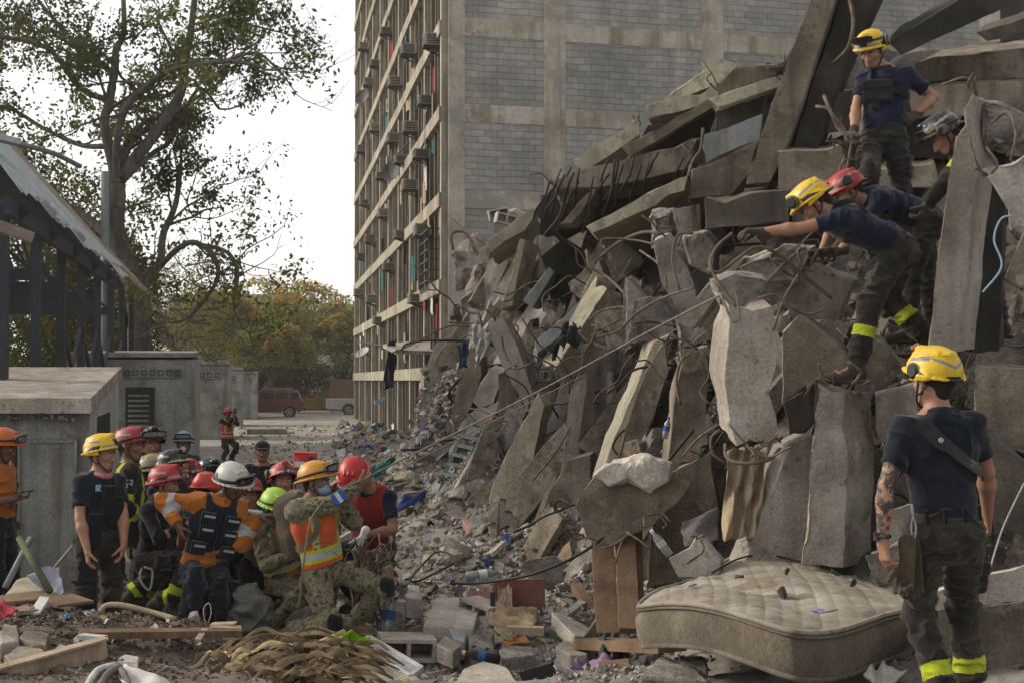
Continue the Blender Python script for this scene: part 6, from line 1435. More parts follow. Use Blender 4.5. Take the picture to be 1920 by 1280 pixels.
r = empty('work_gloves', g0, 'pair of dirty work gloves clipped on the belt of the foreground man', 'gloves')
for k, (dx, cu, yw) in enumerate(((.012, .18, .0), (-.032, .5, .5))):
    w0 = g0 + np.array((dx, -.03 * k + .02, -.10)); fd = Field(w0 - .26, w0 + .26, .0055); hand_prims(fd, w0, np.array((-.05 + .1 * -k, 0, -1.0)), np.array((.2 - yw, -1.0, 0)), 1, 1.05, cu, fat=.0045, k=.003); fd.cone(w0 + (0, 0, .09), w0, .043, .034, .01, flat=(np.array((0, 1.0, 0)), .6)); emit(fd, 'glove', M['work_glove'], r, None, .003, 3)
MB().tube(spline([g0 + (0, 0, .12), g0 + (.012, -.01, .06), g0 + (0, -.01, 0), g0 + (-.012, -.01, .06), g0 + (0, 0, .12)], 5), .004, 5, cap=False).tube([g0 + (0, 0, .12), g0 + (0, .02, .17)], .006, 5).build('carabiner', M['silver_strip'], r)
# --- man standing high on the pile
Y = 11.2
a = person('man with chest harness standing highest on the pile, one hand on his hip', P(1634, 96, Y), yaw=-25, hyaw=-38, hpitch=34, lean=(4, -2), H=1.82, necko=P(1660, 136, Y + .04), pel=P(1656, 250, Y), hr=P(1599, 262, Y - .12), hl=P(1716, 216, Y - .06),
   pole_r=(-.6, .8, -.1), pole_l=(1, .35, -.15), shirt='navy_blue', trousers='turnout_dirty', gl='work_glove', gr='work_glove', hd_l=(-.7, -.5, -.35), pn_l=(-.2, .8, -.6), curl_l=.8, curl_r=.9, group=GU, h=.0078, fr=P(1636, 430, Y - .2), fl=P(1700, 440, Y + .2), stripes=False, kn_r=(-.35, -1, 0),
   helmet=dict(style='rescue', col='h_yellow', cup=[((.128, -.03, .05), (1, -.2, .1), .042), ((-.128, -.03, .05), (-1, -.2, .1), .045)], strap=True), seed=11)
goggles(a['helmet'], dark=True, up=.035, big=.9)
tpa = a['tp']
strap(a, [tpa(-.09, -.1, 1.0), tpa(-.10, .06, 1.0), tpa(-.09, .135, .85), tpa(-.06, .155, .72)], 'black_cloth', .05, 'harness_strap'); strap(a, [tpa(.09, -.1, 1.0), tpa(.10, .06, 1.0), tpa(.10, .135, .85), tpa(.09, .155, .72)], 'black_cloth', .05, 'harness_strap')
pouch(a, .03, .62, .13, .11, .085, 'black_cloth', name='chest_pouch', d=.03); strap(a, [tpa(.13, .125, .6), tpa(.19, .03, .6), tpa(.17, -.1, .62)], 'black_cloth', .04, 'harness_strap'); strap(a, [tpa(-.09, .14, .6), tpa(-.19, .03, .58), tpa(-.17, -.1, .62)], 'black_cloth', .04, 'harness_strap'); pouch(a, .04, .42, .13, .035, .05, 'black_cloth')
rb = empty('steel_hook_tool', a['wrR'], 'dark steel rod held in the lowered glove of the man standing highest', 'steel rod'); MB().tube([a['wrR'] + a['hdR'] * .08 + (0, .02, .03), P(1588, 318, Y - .15), P(1578, 352, Y - .2)], .012, 6).build('rod', M['rebar'], rb)
# --- man stretching his arm
Y = 9.5
b = person('bending man in yellow helmet stretching one bare arm over the bent bars', P(1527, 384, Y - .02), yaw=252, hyaw=258, hpitch=48, lean=(62, 0), H=1.84, necko=P(1552, 402, Y), pel=P(1682, 458, Y + .15), hl=P(1398, 440, Y - .1), hr=P(1540, 474, Y + .25), pole_l=(.1, -.6, -.7), pole_r=(.2, .6, -1),
   shirt='navy_blue', trousers='turnout_dirty', gl='work_glove', gr='work_glove', hd_l=(-1, 0, .1), pn_l=(0, 0, -1), curl_l=.6, hd_r=(-1, 0, -.1), pn_r=(0, -.2, -1), curl_r=.9, fl=P(1604, 690, Y - .05), fr=P(1742, 640, Y + .5), kn_l=(-1, -.3, .2), kn_r=(-.6, .4, .6), stripes=True, legstripe=(.42,), group=GU, h=.0075, fold=.012,
   helmet=dict(style='rescue', col='h_yellow', cup=[((.125, -.02, .06), (1, 0, .2), .045), ((-.10, .09, .10), (-.8, .6, .3), .045)]), seed=21, hemlen=.02)
strap(b, [b['tp'](-.09, .1, 1.0), b['tp'](-.10, -.06, 1.02), b['tp'](-.09, -.14, .82), b['tp'](-.14, -.09, .66)], 'black_cloth', .04, 'brace')
# --- red helmet man behind him
Y = 10.7
c = person('bending man in navy shirt and red helmet, behind the man stretching his arm', P(1592, 360, Y - .02), yaw=262, hyaw=262, hpitch=40, lean=(66, 0), H=1.78, necko=P(1626, 372, Y), pel=P(1738, 408, Y + .1), hl=P(1556, 492, Y - .25), hr=P(1535, 500, Y), pole_l=(.5, -.2, -1), pole_r=(.6, .2, -1), shirt='navy_blue', trousers='turnout_dirty', gl='work_glove', gr='work_glove', hd_l=(-1, -.1, -.2), curl_l=.9, curl_r=.9,
   fl=P(1700, 640, Y), fr=P(1760, 640, Y + .3), group=GU, h=.0085, fold=.012, helmet=dict(style='rescue', col='h_red', cup=[((-.128, -.02, .06), (-1, 0, .1), .042)]), seed=31)
# --- man behind the tall pillar
Y = 9.85
d = person('man in dark jacket and black helmet leaning out from behind the tall right pillar', P(1770, 256, Y), yaw=265, hyaw=268, hpitch=42, lean=(34, 0), H=1.8, necko=P(1806, 262, Y + .05), pel=P(1858, 385, Y + .1), hl=P(1724, 402, Y - .1), hr=P(1800, 420, Y + .3), pole_l=(.2, -.5, -.3), shirt='turnout', sleeve='long', jacket=True, arm_strip='upper', trousers='turnout_dirty', gl='work_glove', gr='work_glove', hd_l=(-.5, -.1, -.9), pn_l=(-.6, .2, .3), curl_l=.8,
   group=GU, h=.0085, helmet=dict(style='rescue', col='h_black', goggles='dark', cup=[((-.13, .02, .03), (-1, .2, 0), .045)]), seed=41, fl=P(1850, 640, Y + .2), fr=P(1880, 640, Y + .5))
MB().tube([d['wrL'] - d['hdL'] * .055 + np.array((math.cos(t), math.sin(t), 0)) * .04 for t in np.linspace(0, 6.28, 15)], .009, 6, cap=False).build('wrist_watch', M['h_trim'], d['per'])
# --- left group
Y = 12.0
p = person('man in orange shirt and orange helmet at the far left edge, looking at a phone', P(6, 838, Y), yaw=80, hyaw=88, hpitch=14, H=1.76, shirt='orange_cloth', sleeve='short', trousers='navy', skin='skin_dark', hr=P(30, 934, Y - .2), hl=P(24, 948, Y - .05), hd_r=(1, -.1, .15), pn_r=(0, 0, 1), group=GW, helmet=dict(style='hard', col='h_orange_red', goggles=True), seed=51, curl_r=.5, pel=P(-2, 976, Y))
r = empty('mobile_phone', P(44, 919, Y - .22), 'dark phone held flat by the man in the orange shirt', 'phone'); MB().box(P(44, 921, Y - .22), (.15, .075, .012), (nrm((1, 0, .12)), np.array((0, 1.0, 0)), nrm((-.12, 0, 1)))).build('case', M['h_trim'], r)
Y = 11.2
p = person('man in yellow helmet and navy shirt standing in profile with a red neck scarf', P(192, 852, Y), yaw=48, hyaw=74, hpitch=3, H=1.83, shirt='navy', trousers='turnout_dirty', hr=P(164, 1034, Y - .3), hl=P(232, 1020, Y - .12), pole_r=(-.9, -.3, -.1), pole_l=(.4, .8, -.1), hd_r=(.12, -.1, -1), pn_r=(.8, .4, 0), hd_l=(-.1, -.1, -1), pn_l=(-.8, 0, .1), curl_r=.45, curl_l=.5, group=GW, h=.0078, pel=P(182, 998, Y),
   helmet=dict(style='rescue', col='h_yellow', lamp=True), hair='hair_blond', seed=61, nose=1.4)
MB().tube([p['nk'] + (p['Rr'] * math.cos(t) * .066 + p['Fc'] * (math.sin(t) * .078 + .022) + p['Ut'] * (.038 - .018 * math.sin(t))) for t in np.linspace(0, 6.28, 21)], .021, 8, cap=False).build('neck_scarf', M['bandana'], p['per'], True)
pouch(p, .0, .60, .125, .05, .12, 'black_cloth', name='radio_pouch', d=.035); pouch(p, -.07, .42, .13, .06, .11, 'black_cloth', name='pouch'); pouch(p, .10, .1, .12, .06, .12, 'navy', name='pouch')
MB().box(p['tp'](.085, .131, .85), (.05, .008, .05), p['axt']).build('badge', M['mask_blue'], p['per']); MB().box(p['tp'](.04, .14, .80), (.05, .01, .018), p['axt']).build('name_tape', M['silver_strip'], p['per'])
strap(p, [p['tp'](.09, -.1, 1.0), p['tp'](.10, .05, 1.0), p['tp'](.06, .14, .85), p['tp'](0, .165, .72)], 'black_cloth', .04, 'harness_strap')
for s_ in (.0, .02): MB().tube(spline([p['tp'](-.03 + s_, .135, .9), p['tp'](-.05 + s_, .17, .75), p['tp'](-.02 + s_, .18, .62)], 5), .004, 5).build('radio_cable', M['cable'], p['per'])
Y = 12.3
p = person('tall man in red helmet and dark jacket with yellow braces, standing side on', P(246, 836, Y), yaw=112, hyaw=82, hpitch=4, H=1.86, shirt='turnout', sleeve='long', jacket=True, arm_strip=True, trousers='turnout_dirty', stripes=True, legstripe=(.84,), hr=P(276, 978, Y - .1), hl=P(284, 970, Y + .12), pole_r=(-.3, -.6, -.8), group=GW, helmet=dict(style='rescue', col='h_red', goggles=True, lamp=False), seed=71, skin='skin_mid', gr='work_glove', pel=P(240, 985, Y), fr=P(240, 1118, Y - .1), fl=P(262, 1122, Y + .1), nose=1.3)
for (cc, m_) in (((.19, .06, .86), 'mask_blue'), ((.19, .06, .83), 'silver_strip')): MB().box((p['shR'] + (p['elR'] - p['shR']) * (.25 if m_ == 'mask_blue' else .36)) + p['Rr'] * .072, (.008, .055, .04), p['axt']).build('arm_badge', M[m_], p['per'])
Y = 13.3
p = person('man in black jacket with white collar and dark goggled helmet', P(284, 832, Y), yaw=20, hyaw=30, hpitch=6, H=1.78, shirt='black_cloth', sleeve='long', jacket=True, skin='skin_mid', group=GW, helmet=dict(style='rescue', col='h_black', goggles=True), seed=72)
MB().tube([p['nk'] + (p['Rr'] * math.cos(t) * .07 + p['Fc'] * (math.sin(t) * .08 + .03) + p['Ut'] * (.045)) for t in np.linspace(0, 6.28, 19)], .018, 8, cap=False).build('collar', M['pale_panel'], p['per'], True)
p = person('man in tan helmet turned away behind the black helmet', P(290, 884, 13.0), yaw=150, hyaw=120, hpitch=8, H=1.7, shirt='black_cloth', sleeve='long', group=GW, helmet=dict(style='rescue', col='h_tan', goggles=True), seed=73)
p = person('man in glossy black helmet with a yellow rim line looking right', P(322, 876, 12.8), yaw=60, hyaw=66, hpitch=4, lean=(12, 0), H=1.7, shirt='navy_blue', sleeve='long', group=GW, skin='skin_mid', helmet=dict(style='rescue', col='h_black', marks=True), seed=74)
p = person('man in grey goggled helmet and white dust mask, polo shirt, behind the group', P(344, 832, 18), yaw=5, hyaw=8, hpitch=4, H=1.72, shirt='shirt_grey_blue', trousers='navy', group=GW, skin='skin_mid', helmet=dict(style='hard', col='h_grey', goggles=True), seed=75); face_mask(p, 'mask_white')
p = person('man in black helmet with double yellow rim, face hidden, behind the white helmet', P(393, 888, 13.6), yaw=30, hyaw=35, hpitch=18, lean=(15, 0), H=1.7, shirt='black_cloth', sleeve='long', group=GW, helmet=dict(style='rescue', col='h_black', goggles='dark'), seed=76)
Y = 11.8
p = person('crouching man', P(312, 908, Y), yaw=75, hyaw=80, hpitch=4, lean=(26, 0), H=1.76, shirt='black_cloth', sleeve='long', trousers='turnout', stripes=True, group=GW, necko=P(298, 940, Y), pel=P(285, 1040, Y + .1), hr=P(352, 985, Y - .15), hl=P(352, 978, Y + .1), fr=P(322, 1136, Y - .1), fl=P(290, 1128, Y + .3), helmet=dict(style='rescue', col='h_red', lamp=True), seed=77, skin='skin')
tag(p['per'], 'crouching man in red helmet and black shirt, between tall jacket man and orange jacket man')
p = person('man in red helmet with front lamp, face to camera, left of the hidden red helmet', P(354, 893, 13.1), yaw=20, hyaw=24, hpitch=8, lean=(10, 0), H=1.72, shirt='navy', group=GW, helmet=dict(style='rescue', col='h_red', lamp=True), seed=78, nose=1.3)
p = person('man of whom only a plain bright red helmet shows behind the white helmet', P(388, 920, 12.5), yaw=160, hyaw=150, hpitch=20, lean=(20, 0), H=1.7, shirt='navy', group=GW, helmet=dict(style='rescue', col='h_red_bright', marks=False), seed=79)
# orange jacket
Y = 11.2
j = person('man in white helmet, orange jacket and navy utility vest leaning to the right', P(436, 905, Y), yaw=24, hyaw=58, hpitch=26, hroll=12, lean=(14, -10), H=1.76, necko=P(412, 940, Y), pel=P(384, 1050, Y + .05), hr=P(334, 984, Y - .15), hl=P(486, 968, Y + .02), pole_r=(-1, .3, .35), pole_l=(.1, -.3, -1), hd_r=(.35, -.1, -1), pn_r=(.6, .5, 0), hd_l=(1, 0, .15), pn_l=(0, 0, -1), curl_r=.45,
   shirt='orange_cloth', sleeve='long', jacket=True, trousers='navy', skin='skin_dark', arm_strip='silver', group=GW, h=.0078, fr=P(344, 1176, Y - .2), fl=P(424, 1184, Y), kn_l=(.2, -1, 0), helmet=dict(style='hard', col='h_white', goggles='dark', band=True), hemlen=.17, seed=81, fold=.012, nose=1.2)
tvest(j, 'navy', .12, .95, .03, strips=None, name='utility_vest')
for x, t in ((.10, .78), (.09, .56), (.12, .28), (-.10, .76), (-.10, .52), (-.12, .26)):
    pouch(j, x, t, .15, .06, .055, 'navy', name='vest_pocket'); MB().box(j['tp'](x, .185, t + .05), (.085, .006, .018), j['axt']).build('reflective_tab', M['silver_strip'], j['per'])
MB().bar(j['tp'](0, .155, .15), j['tp'](0, .15, .88), .012, .01).build('zip', M['h_trim'], j['per'])
p = person('grimacing man in red helmet bending forward behind the green helmet', P(466, 928, 12), yaw=8, hyaw=12, hpitch=6, lean=(30, 0), H=1.78, necko=P(462, 958, 12), pel=P(440, 1050, 12.3), hr=P(436, 985, 11.8), hl=P(478, 962, 11.6), pole_l=(1, 0, -.5), hd_l=(-.9, -.3, .3), gl='white_glove', shirt='navy', trousers='turnout', stripes=True, group=GW, fr=P(452, 1115, 11.9), fl=P(520, 1118, 12.2), helmet=dict(style='rescue', col='h_red', lamp=True), seed=82, nose=1.3, legstripe=(.5,))
p = person('man in black cap and black shirt standing alone behind the group', P(492, 846, 16.4), yaw=2, hyaw=8, hpitch=2, H=1.7, shirt='black_cloth', sleeve='long', trousers='black_cloth', skin='skin_mid', group=None, seed=83)
hd, R = p['head'], p['Rh']; fd = Field(hd - .18, hd + .2, .0055); fd.ell(hd + R @ np.array((0, -.01, .045)), R.T, (.088, .103, .085), .01, clip=[(hd + R @ np.array((0, 0, .035)), -R[:, 2])]); fd.cone(hd + R @ np.array((-.03, .10, .042)), hd + R @ np.array((.03, .10, .042)), .05, .05, .01, flat=(R[:, 2], .16)); emit(fd, 'cap', M['black_cloth'], p['per'])
Y = 40.5
m = person('photographing man in orange vest and red helmet, standing far back on the street', P(427, 775, Y), yaw=35, hyaw=38, hpitch=0, H=1.76, hr=P(436, 782, Y - .2), hl=P(441, 779, Y - .1), pole_l=(.4, 0, -1), pole_r=(-.3, 0, -1), shirt='black_cloth', sleeve='long', trousers='turnout', skin='skin_dark', group=None, helmet=dict(style='hard', col='h_red_bright'), h=.012, seed=84, fl=P(433, 858, Y), fr=P(418, 857, Y))
tvest(m, 'hi_vis_orange', -.02, .95, .03, strips=[(.10, .16, 2), (.30, .36, 2)])
r = empty('mobile_phone', P(441, 768, Y - .2), 'phone raised by the man in the orange vest far back', 'phone'); MB().box(P(441, 770, Y - .2), (.075, .012, .15)).build('case', M['h_trim'], r)
p = person('man in red helmet with ear defenders squinting upwards beside the orange helmet', P(530, 902, 12.5), yaw=22, hyaw=26, hpitch=-6, lean=(14, 0), H=1.8, shirt='navy_blue', sleeve='short', trousers='turnout', group=GW, helmet=dict(style='rescue', col='h_red', lamp=True, cup=[((.13, -.03, .05), (1, -.3, 0), .045)]), seed=85, hl=P(575, 930, 12.3), nose=1.4)
# soldiers
Y = 11.7
o = person('crouched soldier in lime green helmet with a backpack over an orange vest', P(516, 952, Y), yaw=48, hyaw=38, hpitch=24, lean=(34, 4), H=1.72, necko=P(512, 985, Y), pel=P(532, 1078, Y + .1), hr=P(552, 1040, Y - .25), hl=P(575, 990, Y), shirt='camo', sleeve='long', jacket=True, trousers='camo', boots='boot_tan', skin='skin_dark', group=GW, fr=P(515, 1170, Y - .1), fl=P(560, 1160, Y + .15), helmet=dict(style='hard', col='h_green', goggles='dark'), seed=91)
tvest(o, 'hi_vis_orange', .02, .92, .03, strips=[(.14, .19, 1), (.19, .28, 2), (.28, .33, 1)]); backpack(o, 'coyote', (.17, .12, .24), .6, .22)
Y = 11.0
sol = person('soldier in orange helmet, blue face mask and hi vis vest hauling on the rope', P(594, 903, Y), yaw=50, hyaw=72, hpitch=0, lean=(4, 6), H=1.78, necko=P(583, 940, Y), pel=P(606, 1062, Y + .05), hr=P(672, 908, Y - .12), hl=P(640, 928, Y + .12), pole_r=(.1, -.3, -1), pole_l=(.3, .3, -1), hd_r=(1, .1, .35), pn_r=(.2, .8, .6), hd_l=(1, 0, .2), pn_l=(0, -1, .3), curl_r=1.0, curl_l=1.0,
   shirt='camo', sleeve='long', jacket=True, trousers='camo', boots='boot_tan', skin='skin_mid', gl='glove_brown', gr='glove_brown', group=GW, h=.0076, fr=P(534, 1186, Y - .05), fl=P(664, 1165, Y + .2), kn_r=(1, -.5, .1), kn_l=(.9, -.3, .1), helmet=dict(style='hard', col='h_orange', goggles=True, band=False), seed=92, fold=.012)
tvest(sol, 'hi_vis_orange', .05, .92, .034, strips=[(.13, .18, 1), (.18, .28, 2), (.28, .33, 1)]); backpack(sol, 'coyote', (.17, .13, .27), .62, .23); face_mask(sol, 'mask_blue')
e_ = sol['elR'] + (sol['wrR'] - sol['elR']) * .12; n_ = nrm(np.cross(sol['wrR'] - sol['elR'], (0, 1, 0)));
dA = nrm(sol['wrR'] - sol['elR'])
for k, m_ in enumerate(('flag_blue', 'flag_white', 'flag_blue')):
    if k == 0: mat('flag_blue', [(.02, .09, .32)], 3, 0); mat('flag_white', [(.45, .47, .5)], 3, 0); mat('flag_gold', [(.55, .35, .02)], 3, 0)
    c_ = sol['elR'] + dA * (.05 + .032 * k) + np.array((0, -.068, .01)); MB().box(c_, (.031, .02, .085), (dA, np.array((0, 1.0, 0)), np.cross(dA, (0, 1, 0)))).build('arm_flag', M[m_], sol['per'])
for k in ('knR', 'knL'): fd = Field(sol[k] - .2, sol[k] + .2, .008); fd.ell(sol[k] + sol['Fc'] * .055, sol['axt'], (.075, .045, .09), .01); emit(fd, 'knee_pad', M['black_cloth'], sol['per'])
Y = 11.9
q2 = person('stooping man in bright red helmet, red vest and white gloves, right end of the group', P(664, 893, Y - .1), yaw=-25, hyaw=-10, hpitch=52, lean=(34, -4), H=1.82, necko=P(694, 918, Y), pel=P(702, 1018, Y + .25), hl=P(681, 1004, Y - .25), hr=P(626, 908, Y - .1), pole_l=(1, .2, -.2), pole_r=(-.4, .6, -.4), hd_l=(-.4, -.2, -1), pn_l=(-.8, .4, .2), curl_l=.35,
   shirt='navy_blue', trousers='navy', gl='white_glove', skin='skin_mid', group=GW, h=.0078, fl=P(724, 1102, Y + .2), fr=P(668, 1120, Y), kn_l=(-.1, -1, 0), helmet=dict(style='hard', col='h_red_bright'), seed=93)
tvest(q2, 'red_vest', .1, .96, .045, name='life_vest'); pouch(q2, -.15, .25, .05, .05, .05, 'white_glove', name='bottle_pouch')
# writing on the red helmet
def glyphs(items, m, per, name, ext=.001):
    """items: (text, size, origin, R) -> one mesh of raised letters, a part of per"""
    V, Fc_, n = [], [], 0
    for body, size, o, R in items:
        cu = bpy.data.curves.new(name, 'FONT'); cu.body = body; cu.size = size; cu.extrude = ext; cu.align_x = 'CENTER'; cu.align_y = 'CENTER'
        ob = bpy.data.objects.new(name, cu); COL.objects.link(ob); bpy.context.view_layer.update()
        me = ob.evaluated_get(bpy.context.evaluated_depsgraph_get()).to_mesh()
        V += [np.asarray(o) + R @ np.array(x.co[:]) for x in me.vertices]; Fc_ += [[i + n for i in q.vertices] for q in me.polygons]; n = len(V)
        bpy.data.objects.remove(ob); bpy.data.curves.remove(cu)
    return mesh(name, V, Fc_, M[m], per)
R = q2['Rh']; hc = q2['head'] + R[:, 2] * .012
def on_helmet(fr, body, size, a, zz, m, name, spread=1.0):
    """letters wrapped round the helmet at height zz, centred on angle a (0 = front, + = own right)"""
    its = []; R = fr['Rh']; n = len(body); hc = fr['head'] + R[:, 2] * .012
    for i, ch in enumerate(body):
        if ch == ' ': continue
        t = a - (i - (n - 1) / 2) * size * .72 / .13 * spread; k = math.sqrt(max(0, 1 - ((zz - .03) / .128) ** 2)) + .012
        p_ = np.array((.128 * k * math.sin(t), -.008 + .153 * k * math.cos(t), zz)); nn = nrm((math.sin(t) / .125, math.cos(t) / .15, (zz - .03) / .128 ** 2 * .13)); xx = nrm(np.cross((0, 0, 1), nn)); yy = np.cross(nn, xx)
        RR = R @ np.stack((xx, yy, nn), 1); its.append((ch, size, hc + R @ (p_ + nn * .008), RR))
    glyphs(its, m, fr['per'], name)
on_helmet(q2, 'BOMBEROS', .036, -1.15, .06, 'flag_white', 'helmet_lettering')
on_helmet(v, 'FORMISC MILITAIRES', .0105, -2.35, .095, 'h_trim', 'helmet_lettering')
# red rescue case
r = empty('red_tool_case', P(572, 905, 12.6), 'red framed equipment case with white label carried behind the orange helmet', 'equipment case')
MB().box(P(572, 885, 12.7), (.2, .16, .36), (nrm((1, .2, -.06)), nrm((-.2, 1, 0)), BZ)).build('case_body', M['h_red_bright'], r); MB().box(P(569, 900, 12.58), (.13, .02, .17)).build('panel', M['silver_strip'], r)
MB().box(P(562, 870, 12.59), (.09, .02, .05)).build('label', M['flag_white'], r); MB().box(P(583, 866, 12.64), (.05, .18, .1), (nrm((1, 0, -.6)), np.array((0, 1.0, 0)), nrm((.6, 0, 1)))).build('hood', M['h_trim'], r)
# ---------------------------------------------------------------- rubble on the ground, table of first hits of the ground sheet
HC = np.arange(-40, 1961, 20); _Y = np.exp(np.linspace(math.log(6.5), math.log(70), 420)); HR = np.arange(380, 1300, 6); HIT = np.full((len(HC), len(HR)), np.nan)
for i, px in enumerate(HC):
    q0 = P(px, 640, 1.0); x_ = q0[0] * _Y; g_ = ground(x_, _Y)
    for j, py in enumerate(HR):
        zz = CH + (P(px, py, 1.0)[2] - CH) * _Y; w = np.where(zz < g_)[0]
        if len(w): HIT[i, j] = _Y[w[0]]
def hit(px, py):
    i = np.clip(((px - HC[0]) / 20).astype(int), 0, len(HC) - 1); j = np.clip(((py - HR[0]) / 6).astype(int), 0, len(HR) - 1); return HIT[i, j]
def onG(px, py, dz=0.0):
    Y = float(hit(np.array([px]), np.array([py]))[0]); Y = 12 if Y != Y else Y; p = P(px, py, Y); p[2] = gz(p[0], p[1]) + dz; return p
rs = np.random.RandomState(99)
PR = []
for k in range(10):
    pts = rs.uniform(-1, 1, (9, 3)) * (1, rs.uniform(.5, 1), rs.uniform(.25, .8)); bm = bmesh.new(); [bm.verts.new(p) for p in pts]; bmesh.ops.convex_hull(bm, input=bm.verts); bmesh.ops.delete(bm, geom=[v for v in bm.verts if not v.link_faces], context='VERTS'); bm.verts.index_update()
    PR.append((np.array([x.co[:] for x in bm.verts]), np.array([[x.index for x in q.verts] for q in bm.faces]))); bm.free()
def scatter(pts, sizes, mats_p, name, mats, lab, cat=None):
    V, Fa, MI, n = [], [], [], 0
    for p, s in zip(pts, sizes):
        v, f = PR[rs.randint(10)]; a = rs.randn(3, 3); q, _ = np.linalg.qr(a); V.append((v * s * rs.uniform(.6, 1.3, 3)) @ q + p); Fa.append(f + n); n += len(v); MI += [rs.choice(len(mats), p=mats_p)] * len(f)
    o = mesh(name, np.concatenate(V), np.concatenate(Fa).astype(np.int32), [M[m] for m in mats], None, False, MI); return tag(o, lab, cat, None, 'stuff')
def sample(n, lo, hi, x0, x1, cond=lambda x, y: True):
    px = rs.uniform(x0, x1, n * 3); py = lo + (hi - lo) * rs.rand(n * 3); Y = hit(px, py); ok = ~np.isnan(Y) & np.array([cond(a, b) for a, b in zip(px, py)]); px, py, Y = px[ok][:n], py[ok][:n], Y[ok][:n]
    u = (px - 960) / F * Y; y2 = Y + rs.uniform(-.05, .08, len(Y)) * Y * .3; return np.stack((u, y2, ground(u, y2)), 1)
for nm, c in (('lit_white', (.48, .48, .46)), ('lit_blue', (.03, .08, .26)), ('lit_red', (.3, .03, .03)), ('lit_teal', (.03, .2, .2)), ('lit_pink', (.36, .22, .18)), ('lit_green', (.2, .33, .25)), ('lit_mauve', (.25, .22, .33)), ('lit_yellow', (.42, .34, .16))): mat(nm, [tuple(x * .6 for x in c), c], 6, .2, 40, rnd=.3)
mid = lambda x, y: y > np.interp(x, [560, 640, 720, 860, 1000, 1200], [1200, 800, 790, 790, 900, 1040]) and x < np.interp(y, [780, 880, 1000, 1100, 1280], [830, 890, 1020, 1230, 1300])
p1 = sample(9000, 785, 1280, 560, 1300, mid); scatter(p1, p1[:, 1] * .0022 * rs.uniform(.5, 1.7, len(p1)) ** 1.3, [.3, .45, .12, .1, .03], 'rubble', [C, CL, CC, 'rubble_mix', CB], 'loose grey rubble covering the ground between the group and the pile')
p1 = sample(6500, 1085, 1280, -30, 620); scatter(p1, p1[:, 1] * .0013 * rs.uniform(.4, 1.7, len(p1)) ** 1.5, [.12, .62, .04, .2, .02], 'gravel', [C, 'soil', CC, 'rubble_mix', CB], 'brown earth crumbs and stones on the foreground mound')
pil = lambda x, y: y > np.interp(x, [850, 930, 1100, 1300, 1500, 1920], [560, 450, 420, 320, 220, 130])
p1 = sample(11000, 140, 1120, 850, 1960, pil) if False else None
px = rs.uniform(840, 1950, 26000); py = rs.uniform(385, 1260, 26000); Yh = hit(px, py); ok = ~np.isnan(Yh) & (py > np.interp(px, [850, 930, 1100, 1300], [560, 450, 420, 385])); px, py, Yh = px[ok][:12000], py[ok][:12000], Yh[ok][:12000]
pp = np.array([P(a, b, c) for a, b, c in zip(px, py, Yh)]); scatter(pp, Yh * .0026 * rs.uniform(.4, 1.8, len(Yh)) ** 1.3, [.14, .04, .02, .38, .42], 'debris', [C, CL, CC, 'rubble_mix', CD], 'small broken debris filling the gaps of the pile')  # mix weighted to dark tones, painting deeper shade into the gaps
p1 = sample(520, 775, 870, 640, 860, lambda x, y: x > np.interp(y, [775, 870], [640, 690])); scatter(p1, p1[:, 1] * .003 * rs.uniform(.5, 1.5, len(p1)), [.3, .3, .1, .2, .1], 'roadside_rubble', [C, CL, 'lit_white', 'rubble_mix', CB], 'pale rubble spilled along the foot of the facade')
# litter: thin crumpled pieces
def litter(pts, size, name, lab):
    V, Fa, MI, n = [], [], [], 0; names = ['lit_white', 'lit_blue', 'lit_red', 'lit_teal', 'lit_pink', 'lit_green', 'lit_mauve', 'lit_yellow', 'black_cloth']
    for p in pts:
        s = p[1] * size * rs.uniform(.5, 1.6); g = []; q, _ = np.linalg.qr(rs.randn(3, 3) * (1, 1, .35) + np.diag((0, 0, 2)))
        for i in range(4):
            for j in range(4): g.append(((i / 3 - .5) * s * 1.5, (j / 3 - .5) * s, rs.randn() * s * .13))
        g = np.array(g); t = np.concatenate((g, g - (0, 0, s * .03))) @ q + p + (0, 0, s * .25); V.append(t); f = []
        for i in range(3):
            for j in range(3): a = i * 4 + j; f += [(a, a + 4, a + 5, a + 1), (a + 16, a + 17, a + 21, a + 20)]
        Fa.append(np.array(f) + n); n += 32; MI += [rs.choice(9, p=[.5, .07, .04, .06, .08, .06, .06, .07, .06])] * len(f)
    tag(mesh(name, np.concatenate(V), np.concatenate(Fa).astype(np.int32), [M[m] for m in names], None, True, MI), lab, kind='stuff')
litter(sample(330, 800, 1270, 600, 1240, mid), .0045, 'litter', 'scraps of paper, cloth and plastic scattered in the rubble'); litter(sample(70, 1130, 1270, 60, 560), .003, 'paper_scraps', 'white paper scraps on the brown mound'); litter(sample(120, 790, 860, 640, 800, mid), .004, 'litter', 'coloured scraps at the foot of the facade')
p1 = sample(900, 770, 900, 430, 700, lambda x, y: True); scatter(p1, p1[:, 1] * .0012 * rs.uniform(.4, 1.6, len(p1)) ** 1.5, [.4, .3, .1, .2], 'street_grit', [C, CL, CC, 'rubble_mix'], 'grit and crumbs strewn over the dusty street')
